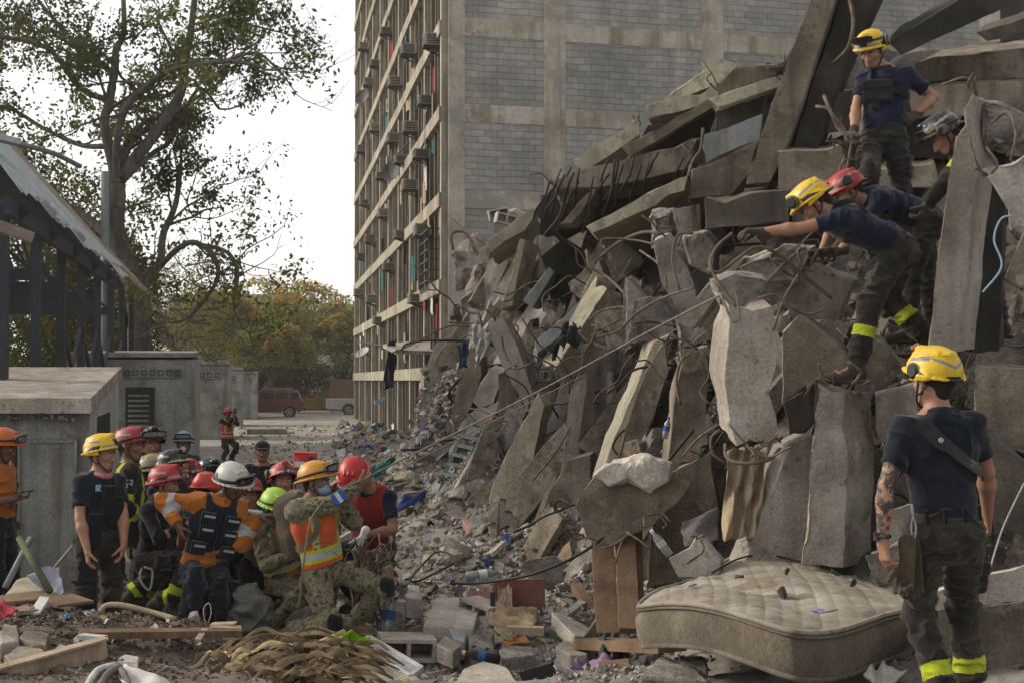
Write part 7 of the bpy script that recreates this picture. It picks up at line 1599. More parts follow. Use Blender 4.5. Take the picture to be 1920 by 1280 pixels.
# individual larger chunks on the ground
lab_g = 'grey broken lump among the loose rubble on the ground, one of many alike'
p1 = sample(140, 830, 1275, 600, 1240, mid)
for p in p1:
    s = p[1] * rs.uniform(.005, .014); frag(p + (0, 0, s * .15), s, rs.randint(12), [C, CL, CB, CR, CC, CU][rs.choice(6, p=[.35, .25, .1, .2, .05, .05])], rs.uniform(-.5, .5, 3) + (0, 0, rs.uniform(0, 6)), 'lump', 'rubble chunk', 'lumps in the rubble lane')
p1 = sample(45, 1130, 1275, -20, 560)
for p in p1:
    s = p[1] * rs.uniform(.0022, .006); frag(p + (0, 0, s * .1), s, rs.randint(12), [CL, CB, 'rubble_mix', 'soil'][rs.randint(4)], rs.uniform(0, 6, 3), 'stone', 'stone', 'stones on the mound', 'stone')
# hand-placed foreground blocks
def B(pts, d, ext, m, lab, **k): return prism(k.pop('name', 'concrete_block'), pts, d, ext, m, lab, k.pop('cat', 'concrete block'), group='broken blocks in the foreground', **k)
B([(792, 1150), (820, 1120), (880, 1118), (905, 1122), (888, 1172), (800, 1168)], 11.4, (4, -2, .02), CL, 'broad pale block slab lying in the middle of the rubble', ends=[(830, 1120)]) if False else None
def lay(pts, th, m, lab, dz=0.0, **k):
    """flat piece lying on the rubble: outline of its top given by photo points on the ground, thickness downwards"""
    A = [P(q[0], q[1], q[2]) for q in pts]; n = len(A); v = [a + (0, 0, dz) for a in A] + [a + (0, 0, dz - th) for a in A]
    f = [tuple(range(n)), tuple(range(2 * n - 1, n - 1, -1))] + [(i, (i + 1) % n, n + (i + 1) % n, n + i) for i in range(n)]
    _seed[0] += 1; co, fc = solidify_noise(v, f, k.get('L_', .05), k.get('amp', .014), _seed[0], .01, None)
    return tag(mesh(k.get('name', 'concrete_block'), co, fc, M[m], None, False), lab, k.get('cat', 'concrete block'), 'broken blocks in the foreground')
lay([(792, 1172, 11), (815, 1122, 12.1), (868, 1118, 12.2), (905, 1124, 12.1), (888, 1176, 11)], .2, CL, 'large pale block slab lying in the middle of the rubble lane')
lay([(760, 1118, 12), (764, 1094, 12.6), (788, 1096, 12.6), (793, 1122, 12)], .18, CL, 'pale squarish lump left of the large pale block slab')
lay([(722, 1138, 11.8), (735, 1124, 12.2), (760, 1128, 12.2), (758, 1150, 11.7)], .2, C, 'grey lump beside the boot of the stooping man')
lay([(838, 1166, 11.1), (862, 1162, 11.3), (880, 1170, 11.2), (872, 1200, 10.8), (848, 1192, 10.8)], .16, CU, 'lump with a mauve painted side right of the cinder blocks')
lay([(878, 1186, 10.9), (900, 1166, 11.3), (930, 1180, 11.2), (934, 1215, 10.6), (880, 1210, 10.6)], .24, CR, 'coarse grey boulder in front of the cardboard', amp=.04)
lay([(818, 1206, 10.6), (834, 1188, 10.9), (866, 1208, 10.7), (850, 1222, 10.4)], .14, C, 'grey broken half block at the centre of the foreground')
lay([(700, 1280, 9.6), (690, 1240, 10.1), (765, 1250, 10.1), (792, 1276, 9.8), (785, 1300, 9.4)], .22, CC, 'tawny rough block cut off by the lower edge of the photo')
lay([(842, 1290, 9.3), (868, 1254, 9.9), (905, 1238, 10.1), (950, 1250, 10.0), (985, 1290, 9.3)], .3, CL, 'big rounded pale slab at the lower edge with reddish marks')
lay([(1034, 1148, 11.3), (1052, 1146, 11.5), (1108, 1176, 11.2), (1098, 1192, 10.9), (1076, 1190, 10.8)], .13, CL, 'white painted slab piece leaning beside the dark timber')
lay([(1040, 1212, 10.4), (1056, 1198, 10.7), (1118, 1210, 10.6), (1102, 1224, 10.2), (1068, 1226, 10.2)], .2, C, 'curved grey piece of concrete in front of the wood scraps')
lay([(935, 1216, 10.4), (950, 1208, 10.7), (1000, 1210, 10.7), (1004, 1226, 10.3), (940, 1232, 10.2)], .14, CR, 'flat grey lump left of the curved grey piece')
lay([(745, 876, 26), (760, 868, 27.5), (808, 866, 27.5), (806, 876, 26)], .3, CL, 'long flat white topped block far back in the rubble lane', L_=.12)
lay([(755, 925, 22), (790, 902, 24.5), (806, 906, 24), (790, 920, 22.4)], .1, 'lit_pink', 'pinkish board slab lying left of the step ladder', L_=.12)
lay([(874, 956, 18.6), (884, 944, 19.4), (910, 948, 19.4), (902, 966, 18.4)], .2, C, 'grey wedge block left of the slab with yellow edge')
lay([(865, 972, 17.6), (890, 968, 18), (905, 982, 17.4), (880, 992, 17)], .1, 'lit_pink', 'pink broken tile slab in the middle distance')
lay([(876, 1020, 15.6), (888, 1004, 16.2), (908, 1004, 16.2), (900, 1028, 15.2)], .2, CL, 'pale pointed block in the middle distance')
lay([(826, 1024, 15.4), (868, 1014, 15.9), (876, 1020, 15.6), (830, 1030, 15.1)], .1, CL, 'white flat plank of concrete in the middle distance')
lay([(908, 1052, 13.9), (922, 1030, 14.6), (946, 1050, 14), (940, 1064, 13.6)], .26, CR, 'round grey boulder in the middle distance', amp=.03)
lay([(862, 1044, 14.2), (878, 1040, 14.5), (908, 1060, 13.8), (896, 1066, 13.5)], .12, CL, 'white topped flat lump before the round boulder')
lay([(0, 1180, 9.6), (8, 1164, 9.9), (34, 1166, 9.9), (36, 1200, 9.3), (0, 1206, 9.2)], .2, C, 'grey lump at the left edge on the mound')
lay([(36, 1192, 9.4), (44, 1180, 9.7), (94, 1184, 9.6), (90, 1204, 9.2), (60, 1206, 9.2)], .16, CB, 'tawny flat lump on the mound')
lay([(8, 1226, 8.9), (30, 1206, 9.3), (80, 1210, 9.2), (92, 1224, 9), (70, 1236, 8.7), (20, 1240, 8.7)], .22, CB, 'big rounded brown lump at the left of the mound', amp=.03)
lay([(84, 1232, 8.8), (112, 1204, 9.3), (132, 1212, 9.2), (108, 1238, 8.7)], .16, CU, 'blue grey slab piece behind the steel channel')
lay([(205, 1240, 8.7), (232, 1226, 9), (262, 1230, 9), (260, 1246, 8.6)], .12, CL, 'pale flat lump behind the white seat frame')
lay([(416, 1176, 10.2), (420, 1164, 10.4), (438, 1164, 10.4), (442, 1178, 10.2)], .12, CC, 'tan lump resting on the stack of boards')
lay([(8, 1112, 10.6), (30, 1086, 10.9), (52, 1080, 11), (84, 1106, 10.7)], .3, CC, 'pale lump with pebbly surface against the utility hut')
lay([(1200, 1270, 8), (1240, 1230, 8.5), (1300, 1250, 8.3), (1330, 1280, 8)], .25, CR, 'rough lump under the left end of the mattress', amp=.03)
lay([(1270, 1236, 8.3), (1290, 1222, 8.7), (1320, 1226, 8.7), (1330, 1246, 8.2)], .2, CR, 'brown lump holding up the mattress', amp=.03)
# hollow blocks
def hollow(p, rz, tilt, lab, L_=.40, H_=.2, W_=.2, m=CL):
    r = [math.cos(rz), math.sin(rz), 0]; x = np.array(r); y = np.array((-math.sin(rz), math.cos(rz), 0)); z = BZ * math.cos(tilt) + x * math.sin(tilt); x = x * math.cos(tilt) - BZ * math.sin(tilt); mb = MB(); c = np.asarray(p)
    t = .028
    for s_ in (-1, 1): mb.box(c + z * s_ * (H_ / 2 - t / 2), (L_, W_, t), (x, y, z))
    for s_ in (-1, 0, 1): mb.box(c + x * s_ * (L_ / 2 - t / 2), (t, W_, H_ - 2 * t - .001), (x, y, z))
    mb.box(c + y * (W_ / 2 - .01), (L_ - .06, .018, H_ - 2 * t - .002), (x, y, z)); tag(mb.build('hollow_block', M[m]), lab, 'hollow block', 'hollow blocks')
hollow(P(762, 1212, 10.9), .18, .05, 'hollow block with two openings facing the viewer, beside the white window frame', .42, .17, .34)
hollow(P(948, 412, 27), .3, .2, 'hollow block on the heap below the block wall'); hollow(P(935, 402, 27.4), .1, -.2, 'second hollow block on the heap below the block wall'); hollow(P(905, 1150, 11.7), -.9, .1, 'hollow block end showing behind the large pale block slab')
hollow(P(840, 935, 21), .5, .3, 'hollow block in the rubble below the step ladder'); hollow(P(862, 950, 20.4), -.3, .2, 'tilted hollow block in the middle of the rubble lane')
# timber, boards
def plank(a, b, w, t, m, lab, name='timber_board', cat='board', up=(0, 0, 1), parts=None): return tag(MB().bar(a, b, w, t, up).build(name, M[m]), lab, cat, 'boards and timbers')
plank(P(1128, 1000, 11.2), P(1140, 1190, 10.6), .17, .07, 'timber', 'left one of the wooden props under the massive overhang', 'timber_prop', 'timber prop', (0, 1, 0)); plank(P(1170, 970, 11.2), P(1180, 1182, 10.5), .15, .07, 'timber', 'middle wooden prop under the massive overhang, the widest', 'timber_prop', 'timber prop', (0, 1, 0)); plank(P(1196, 960, 11.3), P(1200, 1160, 10.8), .06, .06, 'timber', 'thinnest wooden prop on the right under the massive overhang', 'timber_prop', 'timber prop', (0, 1, 0))
plank(P(1106, 1196, 10.6), P(1146, 1132, 10.9), .08, .06, CD, 'short dark timber leaning beside the white painted slab piece', up=(0, 1, 0)); plank(P(1080, 1098, 12), P(1112, 1146, 11.6), .08, .07, 'timber', 'round log lying below the gravel covered slab')
plank(P(1020, 1182, 11), P(950, 1180, 11), .1, .06, 'timber_pale', 'pale plank end below the cardboard'); plank(P(1130, 1190, 10.6), P(1162, 1164, 11), .05, .04, 'timber', 'brown stick before the wooden props'); plank(P(1140, 1160, 11), P(1180, 1150, 11.2), .09, .015, 'timber', 'curled brown strip at the foot of the wooden props')
plank(P(1100, 1205, 10.4), P(1260, 1212, 9.4), .22, .07, 'timber', 'wide dark plank running under the mattress'); plank(P(1150, 1240, 9.4), P(1158, 1290, 9.2), .2, .04, 'timber', 'upright brown board beside the mauve towel', up=(0, 1, 0))
a = P(450, 1184, 9.9); plank(P(150, 1188, 9.5), a, .16, .045, 'timber', 'long dark board across the brown mound'); plank(P(395, 1176, 9.9), P(452, 1178, 9.95), .14, .03, 'timber_pale', 'broken board end stacked on the long dark board'); plank(P(396, 1170, 10), P(442, 1168, 10), .12, .014, 'timber_pale', 'splintered thin sheet under the tan lump')
plank(P(150, 1192, 9.35), P(196, 1196, 9.3), .08, .03, 'lit_white', 'small white board piece on the mound'); plank(P(64, 1150, 10.0), P(84, 1120, 10.2), .07, .02, 'lit_white', 'short white painted board leaning before the boards on the left', up=(0, 1, 0)); plank(P(370, 1200, 9.6), P(384, 1180, 9.8), .04, .02, 'timber_pale', 'pale splinter leaning on the long dark board', up=(0, 1, 0))
plank(P(0, 1124, 10.4), P(110, 1116, 10.6), .35, .02, 'timber', 'brown plywood sheet on the left by the utility hut'); plank(P(100, 1118, 10.5), P(142, 1132, 10.3), .3, .02, 'timber', 'bent end of plywood pointing down right'); plank(P(20, 1146, 10), P(62, 1142, 10.1), .2, .03, 'timber_pale', 'pale wood offcut before the plywood sheet')
tag(MB().tube(spline([P(188, 1146, 10.3), P(200, 1134, 10.3), P(230, 1134, 10.3), P(280, 1146, 10.3), P(330, 1160, 10.2)], 5), .022, 6).build('curved_board', M['timber_pale'], None, True), 'curved pale strip of wood on the crest of the mound', 'board', 'boards and timbers')
r = empty('steel_channel', onG(100, 1250), 'pale steel channel lying diagonally at the lower left corner', 'steel channel'); a, b = P(-30, 1282, 8.2), P(200, 1216, 8.8); MB().bar(a, b, .012, .15, (0, 0, 1)).build('web', M['timber_pale'], r); MB().bar(a + (0, -.04, .075), b + (0, -.04, .075), .09, .012).build('top_flange', M['timber_pale'], r); MB().bar(a + (0, -.04, -.07), b + (0, -.04, -.07), .09, .012).build('bottom_flange', M['timber_pale'], r)
tag(MB().bar(P(112, 1250, 8.5), P(116, 1290, 8.4), .07, .05, (0, 1, 0)).build('timber_stump', M['timber']), 'short upright timber under the steel channel', 'board', 'boards and timbers')
for a, b, r_, m_, lab, nm in ((P(10, 1100, 11), P(58, 1008, 11.3), .025, 'galvanised', 'grey metal bar leaning on the utility hut at the left', 'metal_bar'), (P(36, 1008, 10.9), P(94, 1108, 10.6), .026, 'timber_green', 'greenish pole crossing the grey bar by the utility hut', 'wooden_pole'), (P(74, 1098, 11.3), P(148, 1008, 11.6), .013, 'timber_pale', 'thin pale wooden handle leaning near the man in the yellow helmet', 'tool_handle')):
    if m_ not in M: mat(m_, [(.05, .06, .03), (.1, .1, .06)], 5, .3)
    tag(MB().tube([a, b], r_, 8).build(nm, M[m_], None, True), lab, 'pole')
# cardboard, panels, boxes
mat('cardboard', [(.14, .1, .06), (.21, .155, .1), (.26, .2, .135)], 4, .2, 30); mat('red_board', [(.15, .055, .045), (.22, .10, .085)], 4, .2, 30, spots=[(5, .6, (.25, .2, .15), .6)])
for nm, c in (('towel_mauve', (.2, .14, .22)), ('jeans', (.035, .06, .1)), ('cloth_white', (.5, .48, .45)), ('cloth_tan', (.32, .25, .17)), ('grey_plastic', (.14, .125, .12)), ('cloth_red', (.22, .025, .04)), ('cloth_teal', (.02, .12, .12)), ('sack_grey', (.1, .095, .088)), ('grey_jacket', (.05, .055, .06)), ('bag_plastic', (.3, .32, .36)), ('banana_dry', (.125, .088, .052)), ('banana_pale', (.4, .33, .18)), ('banana_green', (.16, .3, .015)), ('cloth_blue', (.02, .035, .16))): mat(nm, [tuple(x * .6 for x in c), c, tuple(min(1, x * 1.2) for x in c)], 5, .4, 60, rnd=.05, spec=.15)
plank(P(905, 1110, 12), P(902, 1160, 11.6), .25, .03, 'red_board', 'left brownish red panel standing behind the cardboard', 'red_board_sheet', 'panel', (0, 1, 0)); tag(MB().box(P(975, 1126, 11.9), (.42, .03, .36), (np.array((1, 0, .03)), np.array((0, 1.0, 0)), np.array((-.03, 0, 1)))).build('red_board_sheet', M['red_board']), 'larger brownish red panel behind the cardboard', 'panel', 'boards and timbers')
tag(MB().bar(P(924, 1112, 11.7), P(924, 1150, 11.5), .04, .03, (0, 1, 0)).build('black_strap', M['black_cloth']), 'black strap between the two red panels', 'strap')
cloth('cardboard_sheet', [(912, 1170, 11.3), (945, 1128, 11.6), (1010, 1140, 11.5), (1006, 1178, 11.1)], 0, 'cardboard', 'crumpled cardboard sheet in front of the red panels', 'cardboard', 2, .05, 18, 1); cloth('cardboard_sheet', [(925, 1178, 11), (960, 1182, 11), (962, 1202, 10.8), (945, 1198, 10.8)], 0, 'cardboard', 'small corrugated cardboard piece below the crumpled sheet', 'cardboard', 6, .008, 14, 2)
cloth('cardboard_sheet', [(1040, 1050, 13.2), (1072, 1010, 13.4), (1074, 1046, 13), (1058, 1056, 13)], 0, 'cardboard', 'cardboard flap standing at the mouth of the cavity', 'cardboard', 1, .02, 10, 3)
cloth('torn_fabric', [(936, 1102, 11.9), (960, 1098, 11.9), (962, 1150, 11.5), (930, 1142, 11.5)], 0, 'cloth_tan', 'tan netting draped over the red panels', 'cloth', 4, .03, 16, 4)
cloth('curtain', [(1366, 842, 9.9), (1438, 836, 9.9), (1432, 1004, 9.8), (1352, 1014, 9.8)], 0, 'cloth_tan', 'stained cream curtain hanging under the hanging column', 'curtain', 3, .06, 30, 5)
cloth('plastic_sheet', [(1276, 982, 10.6), (1346, 952, 10.6), (1348, 1012, 10.5), (1284, 1026, 10.5)], 0, 'grey_plastic', 'smooth grey plastic sheet left of the cream curtain', 'plastic sheet', 1, .03, 14, 6)
cloth('towel', [(1052, 1268, 9.6), (1104, 1232, 9.9), (1150, 1240, 9.8), (1130, 1310, 9.2)], 0, 'towel_mauve', 'mauve towel heaped at the lower edge', 'towel', 2.5, .07, 26, 7, bulge=.08); cloth('towel', [(1040, 1282, 9.5), (1070, 1246, 9.8), (1110, 1240, 9.8), (1080, 1300, 9.3)], 0, 'towel_mauve', 'left fold of mauve towel with a dark inside', 'towel', 3, .05, 20, 8)
cloth('jacket', [(1058, 618, 17.2), (1084, 604, 17.2), (1082, 640, 17), (1028, 668, 17)], 0, 'grey_jacket', 'dark grey jacket caught under the blue grey slab', 'jacket', 3, .1, 20, 9)
cloth('jeans', [(858, 646, 21.4), (878, 640, 21.4), (874, 690, 21.3), (862, 690, 21.3)], 0, 'jeans', 'blue jeans hanging left of the torn white cloth', 'jeans', 2, .06, 16, 10); cloth('torn_cloth', [(884, 616, 20.9), (912, 608, 20.9), (916, 660, 20.8), (892, 690, 20.7)], 0, 'cloth_white', 'torn white cloth hanging left of the slender leaning beam', 'cloth', 2, .08, 20, 11)
cloth('dark_cloth', [(728, 640, 47), (742, 636, 47), (738, 724, 46.6), (718, 728, 46.8)], 0, 'black_cloth', 'long dark cloth hanging at the left end of the canopy', 'cloth', 2, .15, 16, 12, th=.05); cloth('tarp', [(742, 964, 19.5), (760, 930, 21.5), (804, 918, 22), (790, 936, 20.8)], 0, 'cloth_blue', 'dark blue tarpaulin in the rubble behind the stooping man', 'tarpaulin', 2, .06, 16, 13)
cloth('tarp', [(690, 884, 13), (742, 852, 13.6), (744, 860, 13.6), (706, 900, 13)], 0, 'cloth_teal', 'teal cloth strip behind the rope by the red helmet', 'cloth', 3, .05, 16, 14); cloth('red_cloth', [(-20, 1132, 9.7), (10, 1128, 9.8), (34, 1150, 9.5), (-20, 1164, 9.3)], 0, 'cloth_red', 'dark red cloth at the left edge of the mound', 'cloth', 2, .02, 18, 15, bulge=.04)
cloth('plastic_bag', [(52, 1074, 11.2), (112, 1066, 11.2), (120, 1112, 11), (60, 1112, 11)], 0, 'bag_plastic', 'pale bluish plastic bag against the utility hut', 'plastic bag', 1.5, .03, 18, 16, bulge=.12); cloth('orange_wrapper', [(938, 1206, 10.8), (976, 1190, 11), (998, 1204, 10.8), (950, 1210, 10.7)], 0, 'orange_cloth', 'orange printed wrapper before the coarse grey boulder', 'wrapper', 1, .01, 10, 17)
cloth('blanket', [(1120, 1206, 10.2), (1160, 1198, 10.4), (1184, 1226, 9.9), (1124, 1230, 9.9)], 0, 'grey_jacket', 'grey green blanket bundled left of the mattress', 'blanket', 3, .07, 20, 18); cloth('cloth_bundle', [(1618, 1262, 7.6), (1660, 1246, 7.8), (1700, 1262, 7.6), (1660, 1300, 7.3)], 0, 'cloth_white', 'pale knotted cloth under the right end of the mattress', 'cloth', 2, .022, 20, 19, bulge=.08); cloth('plastic_sheet', [(1230, 1290, 8.2), (1268, 1228, 8.6), (1276, 1234, 8.6), (1290, 1290, 8.1)], 0, 'bag_plastic', 'translucent plastic shard under the mattress', 'plastic sheet', 1, .02, 10, 20)
cloth('sheet_metal', [(700, 752, 52), (722, 742, 52), (724, 748, 52), (704, 760, 52)], 0, 'mask_blue', 'light blue panel leaning in front of the far facade', 'panel', 1, .02, 6, 21)
# sack
for px, py, Y, w_, h_, m_, lab in ((468, 1150, 11.0, .15, .19, 'sack_grey', 'full grey plastic sack on the ground between the orange jacket man and the soldiers'), (590, 1180, 11.2, .2, .12, 'sack_grey', 'dark crumpled bag between the soldier boots')):
    c = P(px, py, Y); fd = Field(c - .5, c + .5, .011); fd.ell(c, np.eye(3), (w_, w_ * .8, h_), .02); fd.cone(c + (0, 0, h_ * .8), c + (.04, 0, h_ * 1.15), w_ * .4, w_ * .2, .05); tag(emit(fd, 'sack', M[m_], None, None, .06, int(px), 9), lab, 'sack', 'sacks')
# bottles
mat('bottle_clear', [(.3, .33, .34)], 3, 0, rough=.08, trans=.55, rnd=0, spec=.5)
def bottle(px, py, Y, d, s, lab, m='bottle_clear', cap='lit_blue'):
    a = P(px, py, Y); d = nrm(d); r = empty('plastic_bottle', a, lab, 'bottle', 'plastic bottles'); MB().tube([a, a + d * .01 * s, a + d * .07 * s, a + d * .10 * s, a + d * .16 * s, a + d * .19 * s, a + d * .215 * s], [.02 * s, .034 * s, .034 * s, .030 * s, .034 * s, .016 * s, .012 * s], 14).build('bottle_body', M[m], r, True); MB().tube([a + d * .213 * s, a + d * .235 * s], .015 * s, 12).build('cap', M[cap], r); MB().tube([a + d * .085 * s, a + d * .135 * s], .0345 * s, 14, cap=False).build('label', M['lit_blue' if cap != 'lit_white' else 'lit_white'], r)
bottle(722, 1192, 11.2, (.15, .2, 1), 1.5, 'clear bottle standing tilted left of the white window frame'); bottle(872, 1082, 13, (1, .2, .1), 1.5, 'clear bottle with blue label lying in the middle of the lane', cap='lit_white'); bottle(1256, 1040, 9.6, (-.6, 0, .8), .9, 'empty clear bottle beside the pale broken block by the mattress', cap='lit_white'); bottle(938, 1236, 10.2, (-1, .2, .15), 1.2, 'small bottle with yellow band before the coarse boulder', 'black_cloth', 'lit_yellow'); bottle(1246, 822, 12, (.2, 0, 1), .8, 'crushed blue capped bottle stuck on a bar in front of the brown columns')
# white window frame, black tray, white seat frame, ladder
r = empty('white_frame', P(740, 1230, 10.3), 'white framed glass panel lying beside the hollow block', 'window frame'); c4 = [P(672, 1206, 10.6), P(692, 1194, 10.8), P(790, 1252, 10.1), P(768, 1268, 9.9)]
for a, b in zip(c4, c4[1:] + c4[:1]): MB().bar(a, b, .035, .03).build('frame_bar', M['lit_white'], r)
n_ = nrm(np.cross(c4[1] - c4[0], c4[3] - c4[0])); MB().add([p + n_ * .004 for p in c4] + [p - n_ * .004 for p in c4], [(0, 1, 2, 3), (7, 6, 5, 4)]).build('pane', M['bag_plastic'], r)
B([(974, 1256), (1034, 1238), (1046, 1300), (990, 1310)], 9.7, (6, -2, .05), 'h_trim', 'black plastic tray standing at the lower edge', name='plastic_tray', cat='tray', amp=.002)
r = empty('seat_frame', onG(240, 1260), 'white fabric car seat frame at the lower left edge', 'seat frame')
for k, (q, m_) in enumerate((([(160, 1290, 8), (184, 1256, 8.4), (215, 1246, 8.5)], 'lit_white'), ([(215, 1246, 8.5), (232, 1262, 8.3), (246, 1296, 8)], 'grey_plastic'), ([(184, 1290, 8), (205, 1260, 8.3), (226, 1250, 8.4)], 'grey_plastic'))): MB().tube(spline([P(*a) for a in q], 5), .022, 8).build('tube', M[m_], r, True)
o = cloth('seat_cover', [(212, 1248, 8.6), (260, 1256, 8.5), (350, 1290, 8.2), (236, 1300, 8)], 0, 'cloth_white', None, None, 1.5, .03, 18, 22); o.parent = r; o.location = o.location - r.location
r = empty('step_ladder', P(868, 900, 19) * (1, 1, 0) + (0, 0, .4), 'grey metal ladder leaning in the rubble at the foot of the pile', 'ladder'); A0, A1, B0, B1 = P(828, 898, 20), P(878, 790, 21), P(866, 904, 19.6), P(910, 800, 20.6)
for a, b in ((A0, A1), (B0, B1)): MB().bar(a, b, .06, .09, (0, 1, 0)).build('rail', M['galvanised'], r)
for t in np.linspace(.1, .92, 6): MB().bar(A0 + (A1 - A0) * t, B0 + (B1 - B0) * t, .12, .035).build('rung', M['galvanised'], r)
# ---------------------------------------------------------------- mattress
mat('mattress_top', [(.13, .11, .085), (.24, .21, .165), (.34, .31, .26)], 2, .5, 80, rnd=0, spots=[(2.2, .55, (.15, .11, .065), .85), (6, .57, (.12, .105, .09), .7), (13, .64, (.09, .075, .06), .5)], spec=.1); mat('mattress_side', [(.075, .06, .045), (.135, .112, .085), (.2, .17, .135)], 2, .9, 22, rnd=0, streak=(4, .5, (.08, .06, .042)), spec=.1)
mt = empty('mattress', P(1460, 1200, 8.2), 'large dirty quilted mattress lying tilted on the rubble', 'mattress')
cn = [P(1180, 1140, 8.6), P(1410, 1050, 10.4), P(1815, 1106, 8.9), P(1482, 1184, 7.1)]; n_ = 70; th = .24
up_ = nrm(np.cross(cn[3] - cn[0], cn[1] - cn[0])); up_ = up_ if up_[2] > 0 else -up_
def surfm(s_, t_):
    # rounded corners
    a, b = 2 * s_ - 1, 2 * t_ - 1; k = (1 - .07 * (abs(a) * abs(b)) ** 5); a, b = a * k, b * k; s2, t2 = (a + 1) / 2, (b + 1) / 2
    p = (cn[0] * (1 - s2) + cn[3] * s2) * (1 - t2) + (cn[1] * (1 - s2) + cn[2] * s2) * t2
    sag = .035 * math.sin(math.pi * s_) * math.sin(math.pi * t_) + .055 * math.sin(3.4 * s_ + 1.5 * t_) + .02 * math.sin(9 * t_ + 3 * s_) - .06 * (1 - t_) * math.sin(math.pi * s_) * 0
    return p + up_ * sag
v = []; f = []
for i in range(n_ * 2 + 1):
    for j in range(n_ * 2 + 1):
        s_, t_ = i / (2 * n_), j / (2 * n_); u_, w_ = s_ * 10.5 + t_ * 10.5, s_ * 10.5 - t_ * 10.5; q_ = (abs(math.sin(math.pi * u_)) * abs(math.sin(math.pi * w_))) ** .4; e_ = min(s_, 1 - s_, t_, 1 - t_)
        v.append(surfm(s_, t_) + up_ * (.013 * q_ + .014 * float(vnoise(np.array((s_ * 9, t_ * 9, 2.))))) * min(1, e_ * 25) )
W_ = 2 * n_ + 1
for i in range(2 * n_):
    for j in range(2 * n_): a = i * W_ + j; f.append((a, a + 1, a + W_ + 1, a + W_))
if np.cross(v[f[0][1]] - v[f[0][0]], v[f[0][2]] - v[f[0][0]]) @ up_ < 0: f = [q[::-1] for q in f]
mesh('quilted_top', v, f, M['mattress_top'], mt, True)
ring = [(i / 60, 0) for i in range(60)] + [(1, i / 60) for i in range(60)] + [(1 - i / 60, 1) for i in range(60)] + [(0, 1 - i / 60) for i in range(60)]; rp = [surfm(a, b) for a, b in ring]; cm = np.mean(rp, 0); v = []; f = []
for l in range(13):
    k = l / 12; bl = math.sin(math.pi * k) * .035 - (.012 if l in (1,) else 0)
    for i, p in enumerate(rp):
        o_ = nrm((p - cm) - up_ * np.dot(p - cm, up_)); v.append(p - up_ * th * k + o_ * (bl + .008 * float(vnoise(p * 7 + k * 3))))
n2 = len(rp)
for l in range(12):
    for i in range(n2): f.append((l * n2 + i, l * n2 + (i + 1) % n2, (l + 1) * n2 + (i + 1) % n2, (l + 1) * n2 + i))
f.append(tuple(12 * n2 + i for i in range(n2))); mesh('side_panel', v, f, M['mattress_side'], mt, True)
for k, r_ in ((0, .015), (.10, .009), (1, .015)): MB().tube([p - up_ * (th * k - .002) + nrm(p - cm) * (.006 + .03 * math.sin(math.pi * k)) for p in rp + rp[:1]], r_, 6, cap=False).build('piping', M['mattress_side'] if k else M['mattress_top'], mt, True)
for k, (a, b) in enumerate(((.3, .45), (.45, .6), (.62, .35), (.25, .2), (.7, .7), (.55, .8))): frag(surfm(a, b) + up_ * .03, .035, k, 'rubble_mix', (k, k * 2, 0), 'crumb on the mattress', 'stone', 'crumbs on the mattress', 'stone')
tag(MB().tube(spline([surfm(.1, .5) + up_ * .035, surfm(.12, .7) + up_ * .045, surfm(.2, .82) + up_ * .04, surfm(.34, .86) + up_ * .03], 6), .006, 6).build('black_wire', M['cable'], None, True), 'bent black wire lying on the mattress', 'wire', 'wires and cables')
cloth('cloth_strip', [(1520, 1146, 8.0), (1570, 1138, 8.2), (1630, 1140, 8.2), (1540, 1150, 7.95)], 0, 'lit_mauve', 'thin pale lilac strip on the mattress', 'cloth', 1, .01, 8, 23)
# ---------------------------------------------------------------- rope, cables, rebar
def line(name, pts, r, m, lab, cat, group=None, n=7, parent=None): return tag(MB().tube(spline([P(*p) for p in pts], n), r, 7).build(name, M[m], parent, True), lab, cat, group)
mat('rope', [(.14, .115, .09), (.23, .195, .155)], 40, .6, 90, rnd=0); mat('rope_white', [(.3, .29, .26), (.4, .39, .36)], 40, .5, 90)
line('pull_rope', [(560, 1140, 10.8), (574, 1020, 10.7), (590, 960, 10.75), (640, 915, 10.9), (675, 900, 10.85), (760, 858, 11.3), (1000, 738, 10.9), (1220, 620, 10.3), (1345, 556, 9.5), (1366, 548, 9.3)], .0075, 'rope', 'long taut rope from the group up to the hanging column', 'rope', n=9)
line('pull_rope', [(672, 946, 12.2), (740, 890, 12.6), (790, 858, 13), (1100, 700, 12.4)], .0045, 'rope', 'thinner second rope line above the rubble lane', 'rope')
line('rope_loop', [(1350, 548, 9.25), (1372, 600, 9.2), (1386, 596, 9.2), (1382, 560, 9.2), (1376, 540, 9.2)], .008, 'rope', 'rope end looped at the top of the hanging column', 'rope'); line('hanging_rope', [(268, 1010, 11.9), (276, 1040, 11.8), (262, 1080, 11.7), (280, 1105, 11.7), (286, 1070, 11.7), (270, 1062, 11.7)], .010, 'rope_white', 'pale rope hanging beside the legs of the tall jacket man', 'rope')
line('wire_loop', [(384, 1164, 10.2), (382, 1140, 10.2), (392, 1130, 10.2), (396, 1148, 10.2), (390, 1168, 10.2)], .004, 'rope_white', 'thin pale wire loop at the crest of the mound', 'wire', 'wires and cables')
line('black_cable', [(1300, 806, 11.4), (1240, 880, 11.2), (1180, 960, 11), (1100, 1030, 10.9), (1000, 1075, 11), (900, 1092, 11.4), (845, 1093, 12)], .012, 'cable', 'long dark cable sagging from the columns down to the rubble', 'cable', 'wires and cables', 9)
line('black_cable', [(858, 1052, 13.2), (840, 1036, 13.6), (815, 1036, 13.8), (780, 1072, 12.8), (770, 1088, 12.4), (790, 1086, 12.4), (850, 1056, 13.1)], .010, 'cable', 'loop of dark cable lying in the middle of the rubble', 'cable', 'wires and cables')
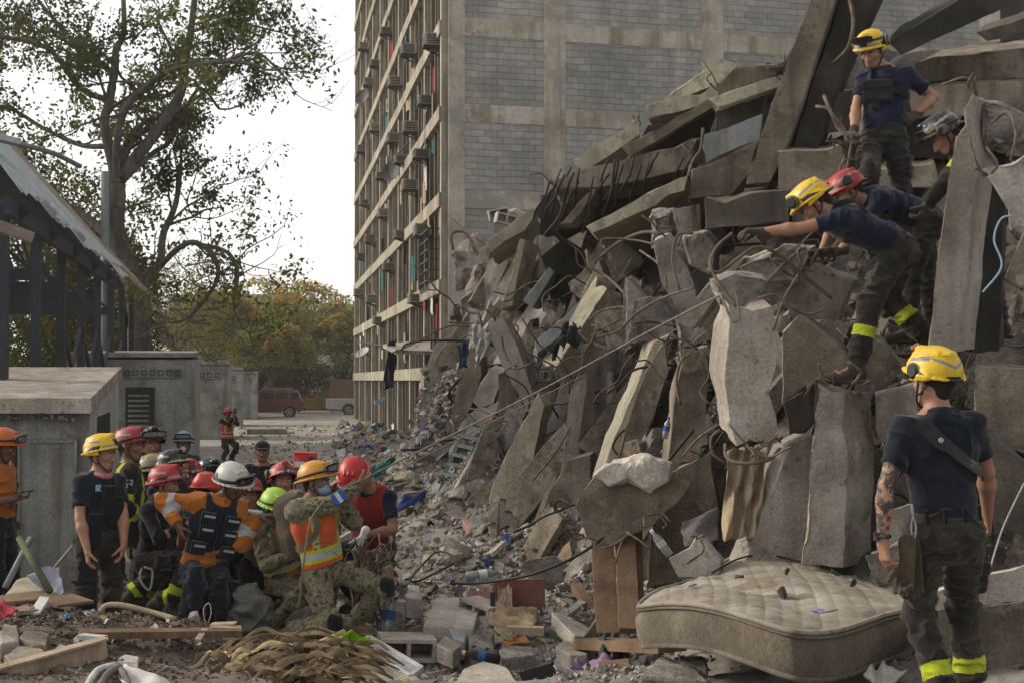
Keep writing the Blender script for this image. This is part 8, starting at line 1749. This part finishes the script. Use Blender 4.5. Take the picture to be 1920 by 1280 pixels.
line('blue_cord', [(1898, 404, 8.3), (1876, 412, 8.3), (1864, 450, 8.3), (1878, 500, 8.3), (1843, 548, 8.3)], .006, 'mask_blue', 'light blue cord hanging right of the tall pillar', 'cord', 'wires and cables'); line('grey_wire', [(1920, 905, 8), (1880, 990, 7.9), (1855, 1070, 7.7), (1846, 1100, 7.6)], .005, 'rope_white', 'thin grey wire right of the foreground man', 'wire', 'wires and cables')
RB = 'bent reinforcement bars'
RBARS = [([(1372, 438, 9.6), (1345, 462, 9.5), (1332, 490, 9.4), (1338, 515, 9.35), (1360, 548, 9.3), (1380, 575, 9.25)], .022, 'thick bar bowed from the outstretched glove to the hanging column'),
 ([(1326, 505, 9.4), (1350, 510, 9.35), (1390, 480, 9.4), (1425, 462, 9.4), (1470, 485, 9.5), (1510, 520, 9.6), (1560, 560, 9.6)], .024, 'thickest bar arching over the top of the hanging column'),
 ([(1512, 466, 9.5), (1496, 470, 9.5), (1505, 500, 9.5), (1530, 510, 9.5)], .020, 'short hooked bar under the working gloves'), ([(1450, 620, 9.5), (1470, 560, 9.5), (1500, 510, 9.6), (1516, 478, 9.6)], .018, 'straight leaning bar right of the hanging column'),
 ([(1420, 560, 9.4), (1455, 552, 9.4), (1480, 575, 9.4), (1515, 590, 9.5), (1545, 580, 9.5)], .018, 'wavy bar below the working gloves'), ([(1438, 530, 9.5), (1470, 495, 9.6), (1500, 470, 9.7)], .022, 'pale bar stub rising behind the hanging column'),
 ([(1128, 480, 14), (1160, 455, 14), (1205, 436, 13.8), (1240, 438, 13.6)], .03, 'long pale bar arching over the dark middle'), ([(1130, 470, 13.9), (1128, 450, 13.9), (1160, 448, 13.9), (1200, 452, 13.8), (1225, 458, 13.6)], .022, 'hooked bar just above the long pale arching bar'),
 ([(1300, 438, 12.6), (1272, 440, 12.6), (1262, 470, 12.6), (1262, 500, 12.5), (1275, 545, 12.4)], .024, 'hook shaped bar in front of the pointed slab'), ([(1310, 432, 12.8), (1282, 436, 12.8), (1270, 462, 12.8)], .02, 'second hook bar above the pointed slab'),
 ([(1126, 630, 13.4), (1160, 620, 13.3), (1190, 590, 13), (1220, 570, 12.6), (1260, 552, 12.2), (1300, 540, 11.6)], .022, 'long wavy bar under the pointed slab'), ([(1106, 600, 14.2), (1125, 584, 14.2), (1165, 576, 14), (1185, 590, 13.8), (1200, 604, 13.7)], .024, 'arched bar above the grey centre column'),
 ([(1296, 662, 11.7), (1276, 678, 11.7), (1268, 720, 11.7), (1276, 756, 11.6), (1268, 730, 11.65)], .022, 'hairpin bar hanging on the brown column'), ([(1360, 832, 9.6), (1362, 856, 9.5), (1390, 868, 9.4), (1440, 862, 9.4), (1462, 840, 9.5)], .024, 'thick bar hooking under the hanging column'),
 ([(1350, 805, 9.8), (1334, 820, 9.8), (1336, 850, 9.8), (1362, 868, 9.8)], .02, 'curved bar at the lower left of the hanging column'), ([(1280, 855, 11), (1310, 820, 10.6), (1348, 795, 10.2)], .018, 'straight bar running up to the foot of the hanging column'),
 ([(850, 470, 30), (846, 440, 30), (862, 434, 30), (876, 440, 30), (890, 470, 29.8)], .05, 'square hooked bars above the masonry heap by the building'), ([(840, 404, 31), (880, 440, 30.5), (930, 490, 29)], .04, 'long dark bar across the masonry heap by the building'),
 ([(940, 630, 19), (946, 660, 19), (965, 690, 18.8), (1000, 680, 18.6)], .03, 'bar curling over the slender leaning beam'), ([(880, 765, 19.6), (905, 770, 19.2), (950, 790, 18.6)], .025, 'dark bar at the top of the step ladder'),
 ([(1000, 900, 15.4), (1040, 850, 15), (1070, 800, 14.8)], .02, 'thin bar in the gap left of the grey centre column'), ([(1545, 180, 13.2), (1560, 215, 13), (1580, 240, 13), (1590, 270, 13)], .03, 'dark bar dangling behind the man standing highest'), ([(1530, 200, 13), (1556, 206, 12.9), (1570, 240, 12.9), (1596, 260, 12.8)], .026, 'second dark bar dangling left of the man standing highest'),
 ([(1590, -10, 13.4), (1600, 40, 13.2), (1590, 90, 13.2), (1560, 120, 13.4)], .03, 'dark bar hanging from the leaning column top'), ([(1100, 470, 17), (1106, 500, 16.8), (1140, 520, 16.6), (1180, 560, 15.4)], .03, 'dark bar sagging in the middle of the pile'), ([(1570, 330, 11), (1582, 300, 11), (1604, 300, 11)], .014, 'thin bar under the lowered glove of the man standing highest'),
 ([(1200, 470, 15), (1240, 500, 14.4), (1250, 540, 14)], .024, 'bar left of the pointed slab'), ([(1060, 330, 19), (1050, 400, 19.2), (1020, 440, 20)], .02, 'cable like bar dropping from the brown slab edge'), ([(1318, 240, 16.6), (1314, 280, 16.6), (1300, 300, 16.6), (1290, 330, 16.4)], .03, 'bar between the brown and the blue grey slab edges'), ([(1860, 230, 8.8), (1890, 210, 8.7), (1905, 250, 8.6), (1895, 300, 8.6)], .018, 'bar curling out of the clump on the tall pillar')]
for pts, r_, lab in RBARS: line('reinforcement_bar', pts, r_ * .5 if r_ < .026 else r_ * .6, 'rebar', lab, 'reinforcement bar', RB, 3)
# anonymous thinner bars and wires
gb = np.random.RandomState(5); lab = 'thin twisted bar or wire sticking out of the pile, one of many alike'
for k in range(230):
    px = gb.uniform(860, 1920); top = np.interp(px, [850, 930, 1100, 1300, 1500, 1920], [600, 470, 420, 330, 260, 300]); py = gb.uniform(top, np.interp(px, [850, 1100, 1500], [860, 1000, 960])); Y = float(hit(np.array([px]), np.array([py]))[0])
    if Y != Y: continue
    p = P(px, py, Y * .965); d = nrm(gb.randn(3) * (1, .5, .7) + (0, -.5, -.1)); pts = [p]
    for i in range(5): d = nrm(d + gb.randn(3) * .45 + (0, 0, -.12)); pts.append(pts[-1] + d * Y * .012)
    tag(MB().tube(spline(pts, 4), Y * (.0006 if k % 3 else .0009), 5).build('twisted_bar', M['rebar' if k % 3 else 'cable'], None, True), ('thin ' if k % 2 else 'long ') + ('rusty bar ' if k % 3 else 'black wire ') + 'sticking out ' + where(p), 'reinforcement bar', 'twisted bars in the pile')
for k in range(26):
    px = gb.uniform(1020, 1350); py = np.interp(px, [1000, 1350], [340, 220]) + gb.uniform(0, 60); Y = 17.5; pts = [(px, py, Y)]
    for i in range(3): pts.append((pts[-1][0] - gb.uniform(2, 14), pts[-1][1] + gb.uniform(16, 34), Y + .2 * i))
    line('dangling_cable', pts, .014, 'cable', ['short', 'long', 'kinked', 'swaying'][k % 4] + ' dark cable dangling ' + where(P(*pts[k % 2 * 2])), 'cable', 'dangling cables', 4)
for k, (px, py, Y) in enumerate(((1105, 640, 14.8), (1140, 646, 14.8), (1300, 650, 12), (1245, 640, 13.2), (930, 600, 19.3), (1240, 445, 14), (1560, 716, 9.4), (1600, 724, 9.3), (1830, 178, 8.8), (1400, 838, 9.4), (1440, 830, 9.4), (1590, 275, 13), (1300, 290, 18.3), (1036, 348, 18.3), (1196, 236, 22.6), (1345, 172, 20.6), (1470, 150, 17.6), (1180, 1000, 10.7), (1230, 960, 10.7), (1100, 1005, 10.7), (1500, 518, 10.6), (1850, 330, 8.3), (1320, 1008, 9.4), (985, 958, 16.6))):
    for j in range(3):
        a = P(px + gb.uniform(-9, 9), py + gb.uniform(-5, 5), Y); d = nrm(gb.randn(3) * (.8, .5, .3) + (0, -.3, -.2 if py > 800 and px < 1480 else .9)); L_ = Y * gb.uniform(.012, .03); tag(MB().tube(spline([a, a + d * L_ * .5, a + d * L_ * .8 + gb.randn(3) * L_ * .3], 4), .007 + .0002 * Y, 5).build('bar_stub', M['rebar'], None, True), ['bent', 'short', 'curled'][j] + ' bar stub ' + where(a), 'reinforcement bar', 'bar stubs at broken slab ends')
# tangle of bars by the stooping man
tb = empty('bar_tangle', P(700, 1130, 11.2), 'tangled bundle of rusty bars and wires standing before the stooping man', 'bar tangle'); 
for k in range(34):
    a = P(gb.uniform(655, 735), gb.uniform(1130, 1180), 11.3 + gb.uniform(-.2, .2)); b = P(gb.uniform(662, 730), gb.uniform(1020, 1060), 11.3 + gb.uniform(-.25, .25)); m_ = (a + b) / 2 + gb.randn(3) * .09
    MB().tube(spline([a, m_, b + gb.randn(3) * .04, b + gb.randn(3) * .12 - (0, 0, .1)], 5), .006 + .004 * (k % 4 == 0), 5).build('bent_bar', M['rebar'], tb, True)
# banana plant debris
bn = empty('banana_plant_debris', onG(560, 1240), 'heap of dried banana stems and leaves with one fresh green shoot at the lower edge', 'plant debris')
rest = MB()
for k in range(170):
    x0 = gb.uniform(400, 640); y0 = gb.uniform(1222, 1292); Y0 = 9.9 - (y0 - 1200) * .012; L_ = gb.uniform(50, 140) * (1 if k % 4 else -.7); a = gb.uniform(-.5, .5) + (.5 if x0 < 520 else 0); pts = []
    for i in range(6): t = i / 5; pts.append(P(x0 + L_ * t, y0 - L_ * t * math.sin(a) * .4 - 26 * math.sin(t * 3.1) * gb.uniform(.6, 1.2), Y0 + .1 * math.sin(t * 5 + k)))
    w = gb.uniform(.004, .02) * (1 if k % 7 else 2.2); sp_l = spline(pts, 4); m_ = len(sp_l); mb = MB(); v = []; tw = gb.uniform(-1, 1)
    for i, p in enumerate(sp_l):
        d = nrm(sp_l[min(i + 1, m_ - 1)] - sp_l[max(i - 1, 0)]); x = nrm(np.cross(d, nrm((.5 * math.sin(k + i * tw * .25), -.7, .7)))); ww = w * (.25 + .75 * math.sin(math.pi * min(.97, i / m_ + .03)) ** .5); nn_ = np.cross(x, d); v += [p - x * ww, p + nn_ * ww * .45, p + x * ww]
    mb.add(v, [(3 * i + j, 3 * i + j + 1, 3 * i + j + 4, 3 * i + j + 3) for i in range(m_ - 1) for j in range(2)])
    if k < 96: mb.build('dry_leaf_strip', M['banana_dry' if k % 6 else 'banana_pale'], bn, True)
    else: rest.add(mb.v, mb.f)
tag(rest.build('dry_leaf_litter', M['banana_dry'], bn, True), kind='stuff')
for a, b, r0, r1 in (((560, 1240, 9.9), (645, 1186, 10.3), .05, .03), ((580, 1250, 9.8), (652, 1198, 10.2), .035, .02), ((470, 1232, 9.8), (640, 1222, 9.9), .04, .03), ((540, 1262, 9.6), (600, 1236, 9.9), .03, .02), ((600, 1240, 9.8), (660, 1182, 10.2), .04, .012)): MB().tube([P(*a), (P(*a) + P(*b)) / 2 + (0, 0, .02), P(*b)], [r0, (r0 + r1) / 2, r1], 8).build('stem', M['banana_pale'], bn, True)
for k in range(11):
    a = P(652 + gb.uniform(-8, 14), 1192 + gb.uniform(-6, 14), 10.1); d = nrm(gb.randn(3) * (1, .6, .6) + (0, -.2, .1 if k % 3 else -.9)); L_ = gb.uniform(.1, .24); x = nrm(np.cross(d, (0, 1, .2))); v = []; 
    for i in range(6): t = i / 5; c = a + d * L_ * t + (0, 0, -.08 * t * t); w = .034 * math.sin(math.pi * min(.97, t + .06)) ** .7; v += [c - x * w, c + (0, -.006, .006), c + x * w]
    mesh('green_leaf', v, [(3 * i + j, 3 * i + j + 1, 3 * i + j + 4, 3 * i + j + 3) for i in range(5) for j in range(2)], M['banana_green'], bn, True)
# litter beside facade, laundry lines and clutter hung on the building
line('facade_wire', [(735, 300, 56), (770, 262, 53), (800, 215, 49)], .03, 'cable', 'antenna rod slanting up under the striped awning', 'rod'); line('facade_wire', [(668, 640, 80), (720, 648, 62), (738, 650, 56)], .03, 'cable', 'wire running left from the canopy', 'wire', 'wires and cables')
for k in range(80):
    px = gb.uniform(678, 836); py = gb.uniform(60, 720); pt_ = near_f(px, py) + BN * gb.uniform(.06, .25); w = gb.uniform(.25, .6); h_ = gb.uniform(.4, 1.1)
    if pt_[2] < 1 or pt_[1] < 43.4: continue
    v = []; n = 7
    for i in range(n):
        for j in range(4): v.append(pt_ + BD * (i / 6 - .5) * w + BN * .05 * math.sin(i * 2 + k) - BZ * j / 3 * h_ * (1 + .1 * math.sin(i * 3.)))
    f = [(i * 4 + j, i * 4 + j + 1, i * 4 + j + 5, i * 4 + j + 4) for i in range(n - 1) for j in range(3)]; m_ = ['pale_panel', 'cloth_tan', 'black_cloth', 'cloth_teal', 'grey_jacket', 'cloth_white', 'shutter', 'cloth_red', 'sack_grey', 'cloth_tan'][gb.randint(10)]
    tag(mesh('hanging_laundry', v, f, M[m_], None, True), {'pale_panel': 'pale', 'cloth_tan': 'tan', 'black_cloth': 'black', 'cloth_teal': 'teal', 'grey_jacket': 'dark grey', 'cloth_white': 'white', 'shutter': 'brown', 'cloth_red': 'red', 'sack_grey': 'grey'}[m_] + ' cloth hanging on the facade ' + where(pt_), 'laundry', 'cloths hanging on the facade')
# ---------------------------------------------------------------- the dusty air
hm_ = bpy.data.materials.new('haze'); hm_.use_nodes = True; hn = hm_.node_tree; hn.nodes.clear(); pv = hn.nodes.new('ShaderNodeVolumePrincipled'); ho = hn.nodes.new('ShaderNodeOutputMaterial')
pv.inputs['Color'].default_value = (1, .97, .92, 1); pv.inputs['Density'].default_value = .0005; pv.inputs['Anisotropy'].default_value = .2; hn.links.new(pv.outputs[0], ho.inputs['Volume'])
hb = MB().box((0, 75, 14), (420, 190, 40)).build('haze', hm_); tag(hb, 'thin dusty air over the whole site', kind='stuff')
by = {}
for o in COL.objects:
    if o.get('category') and o.get('label'): by.setdefault(o['label'], []).append(o)
for lb, os_ in by.items():
    if 1 < len(os_) < 6 and len(lb.split()) < 14:
        os_.sort(key=lambda o: -(o.location[2] - CH) / o.location[1])
        for i, o in enumerate(os_): o['label'] = lb + (', higher one' if i == 0 and len(os_) == 2 else ', topmost' if i == 0 else (', lower one' if len(os_) == 2 else ', lowest') if i == len(os_) - 1 else ', ' + ('second', 'third', 'fourth')[i - 1] + ' down')
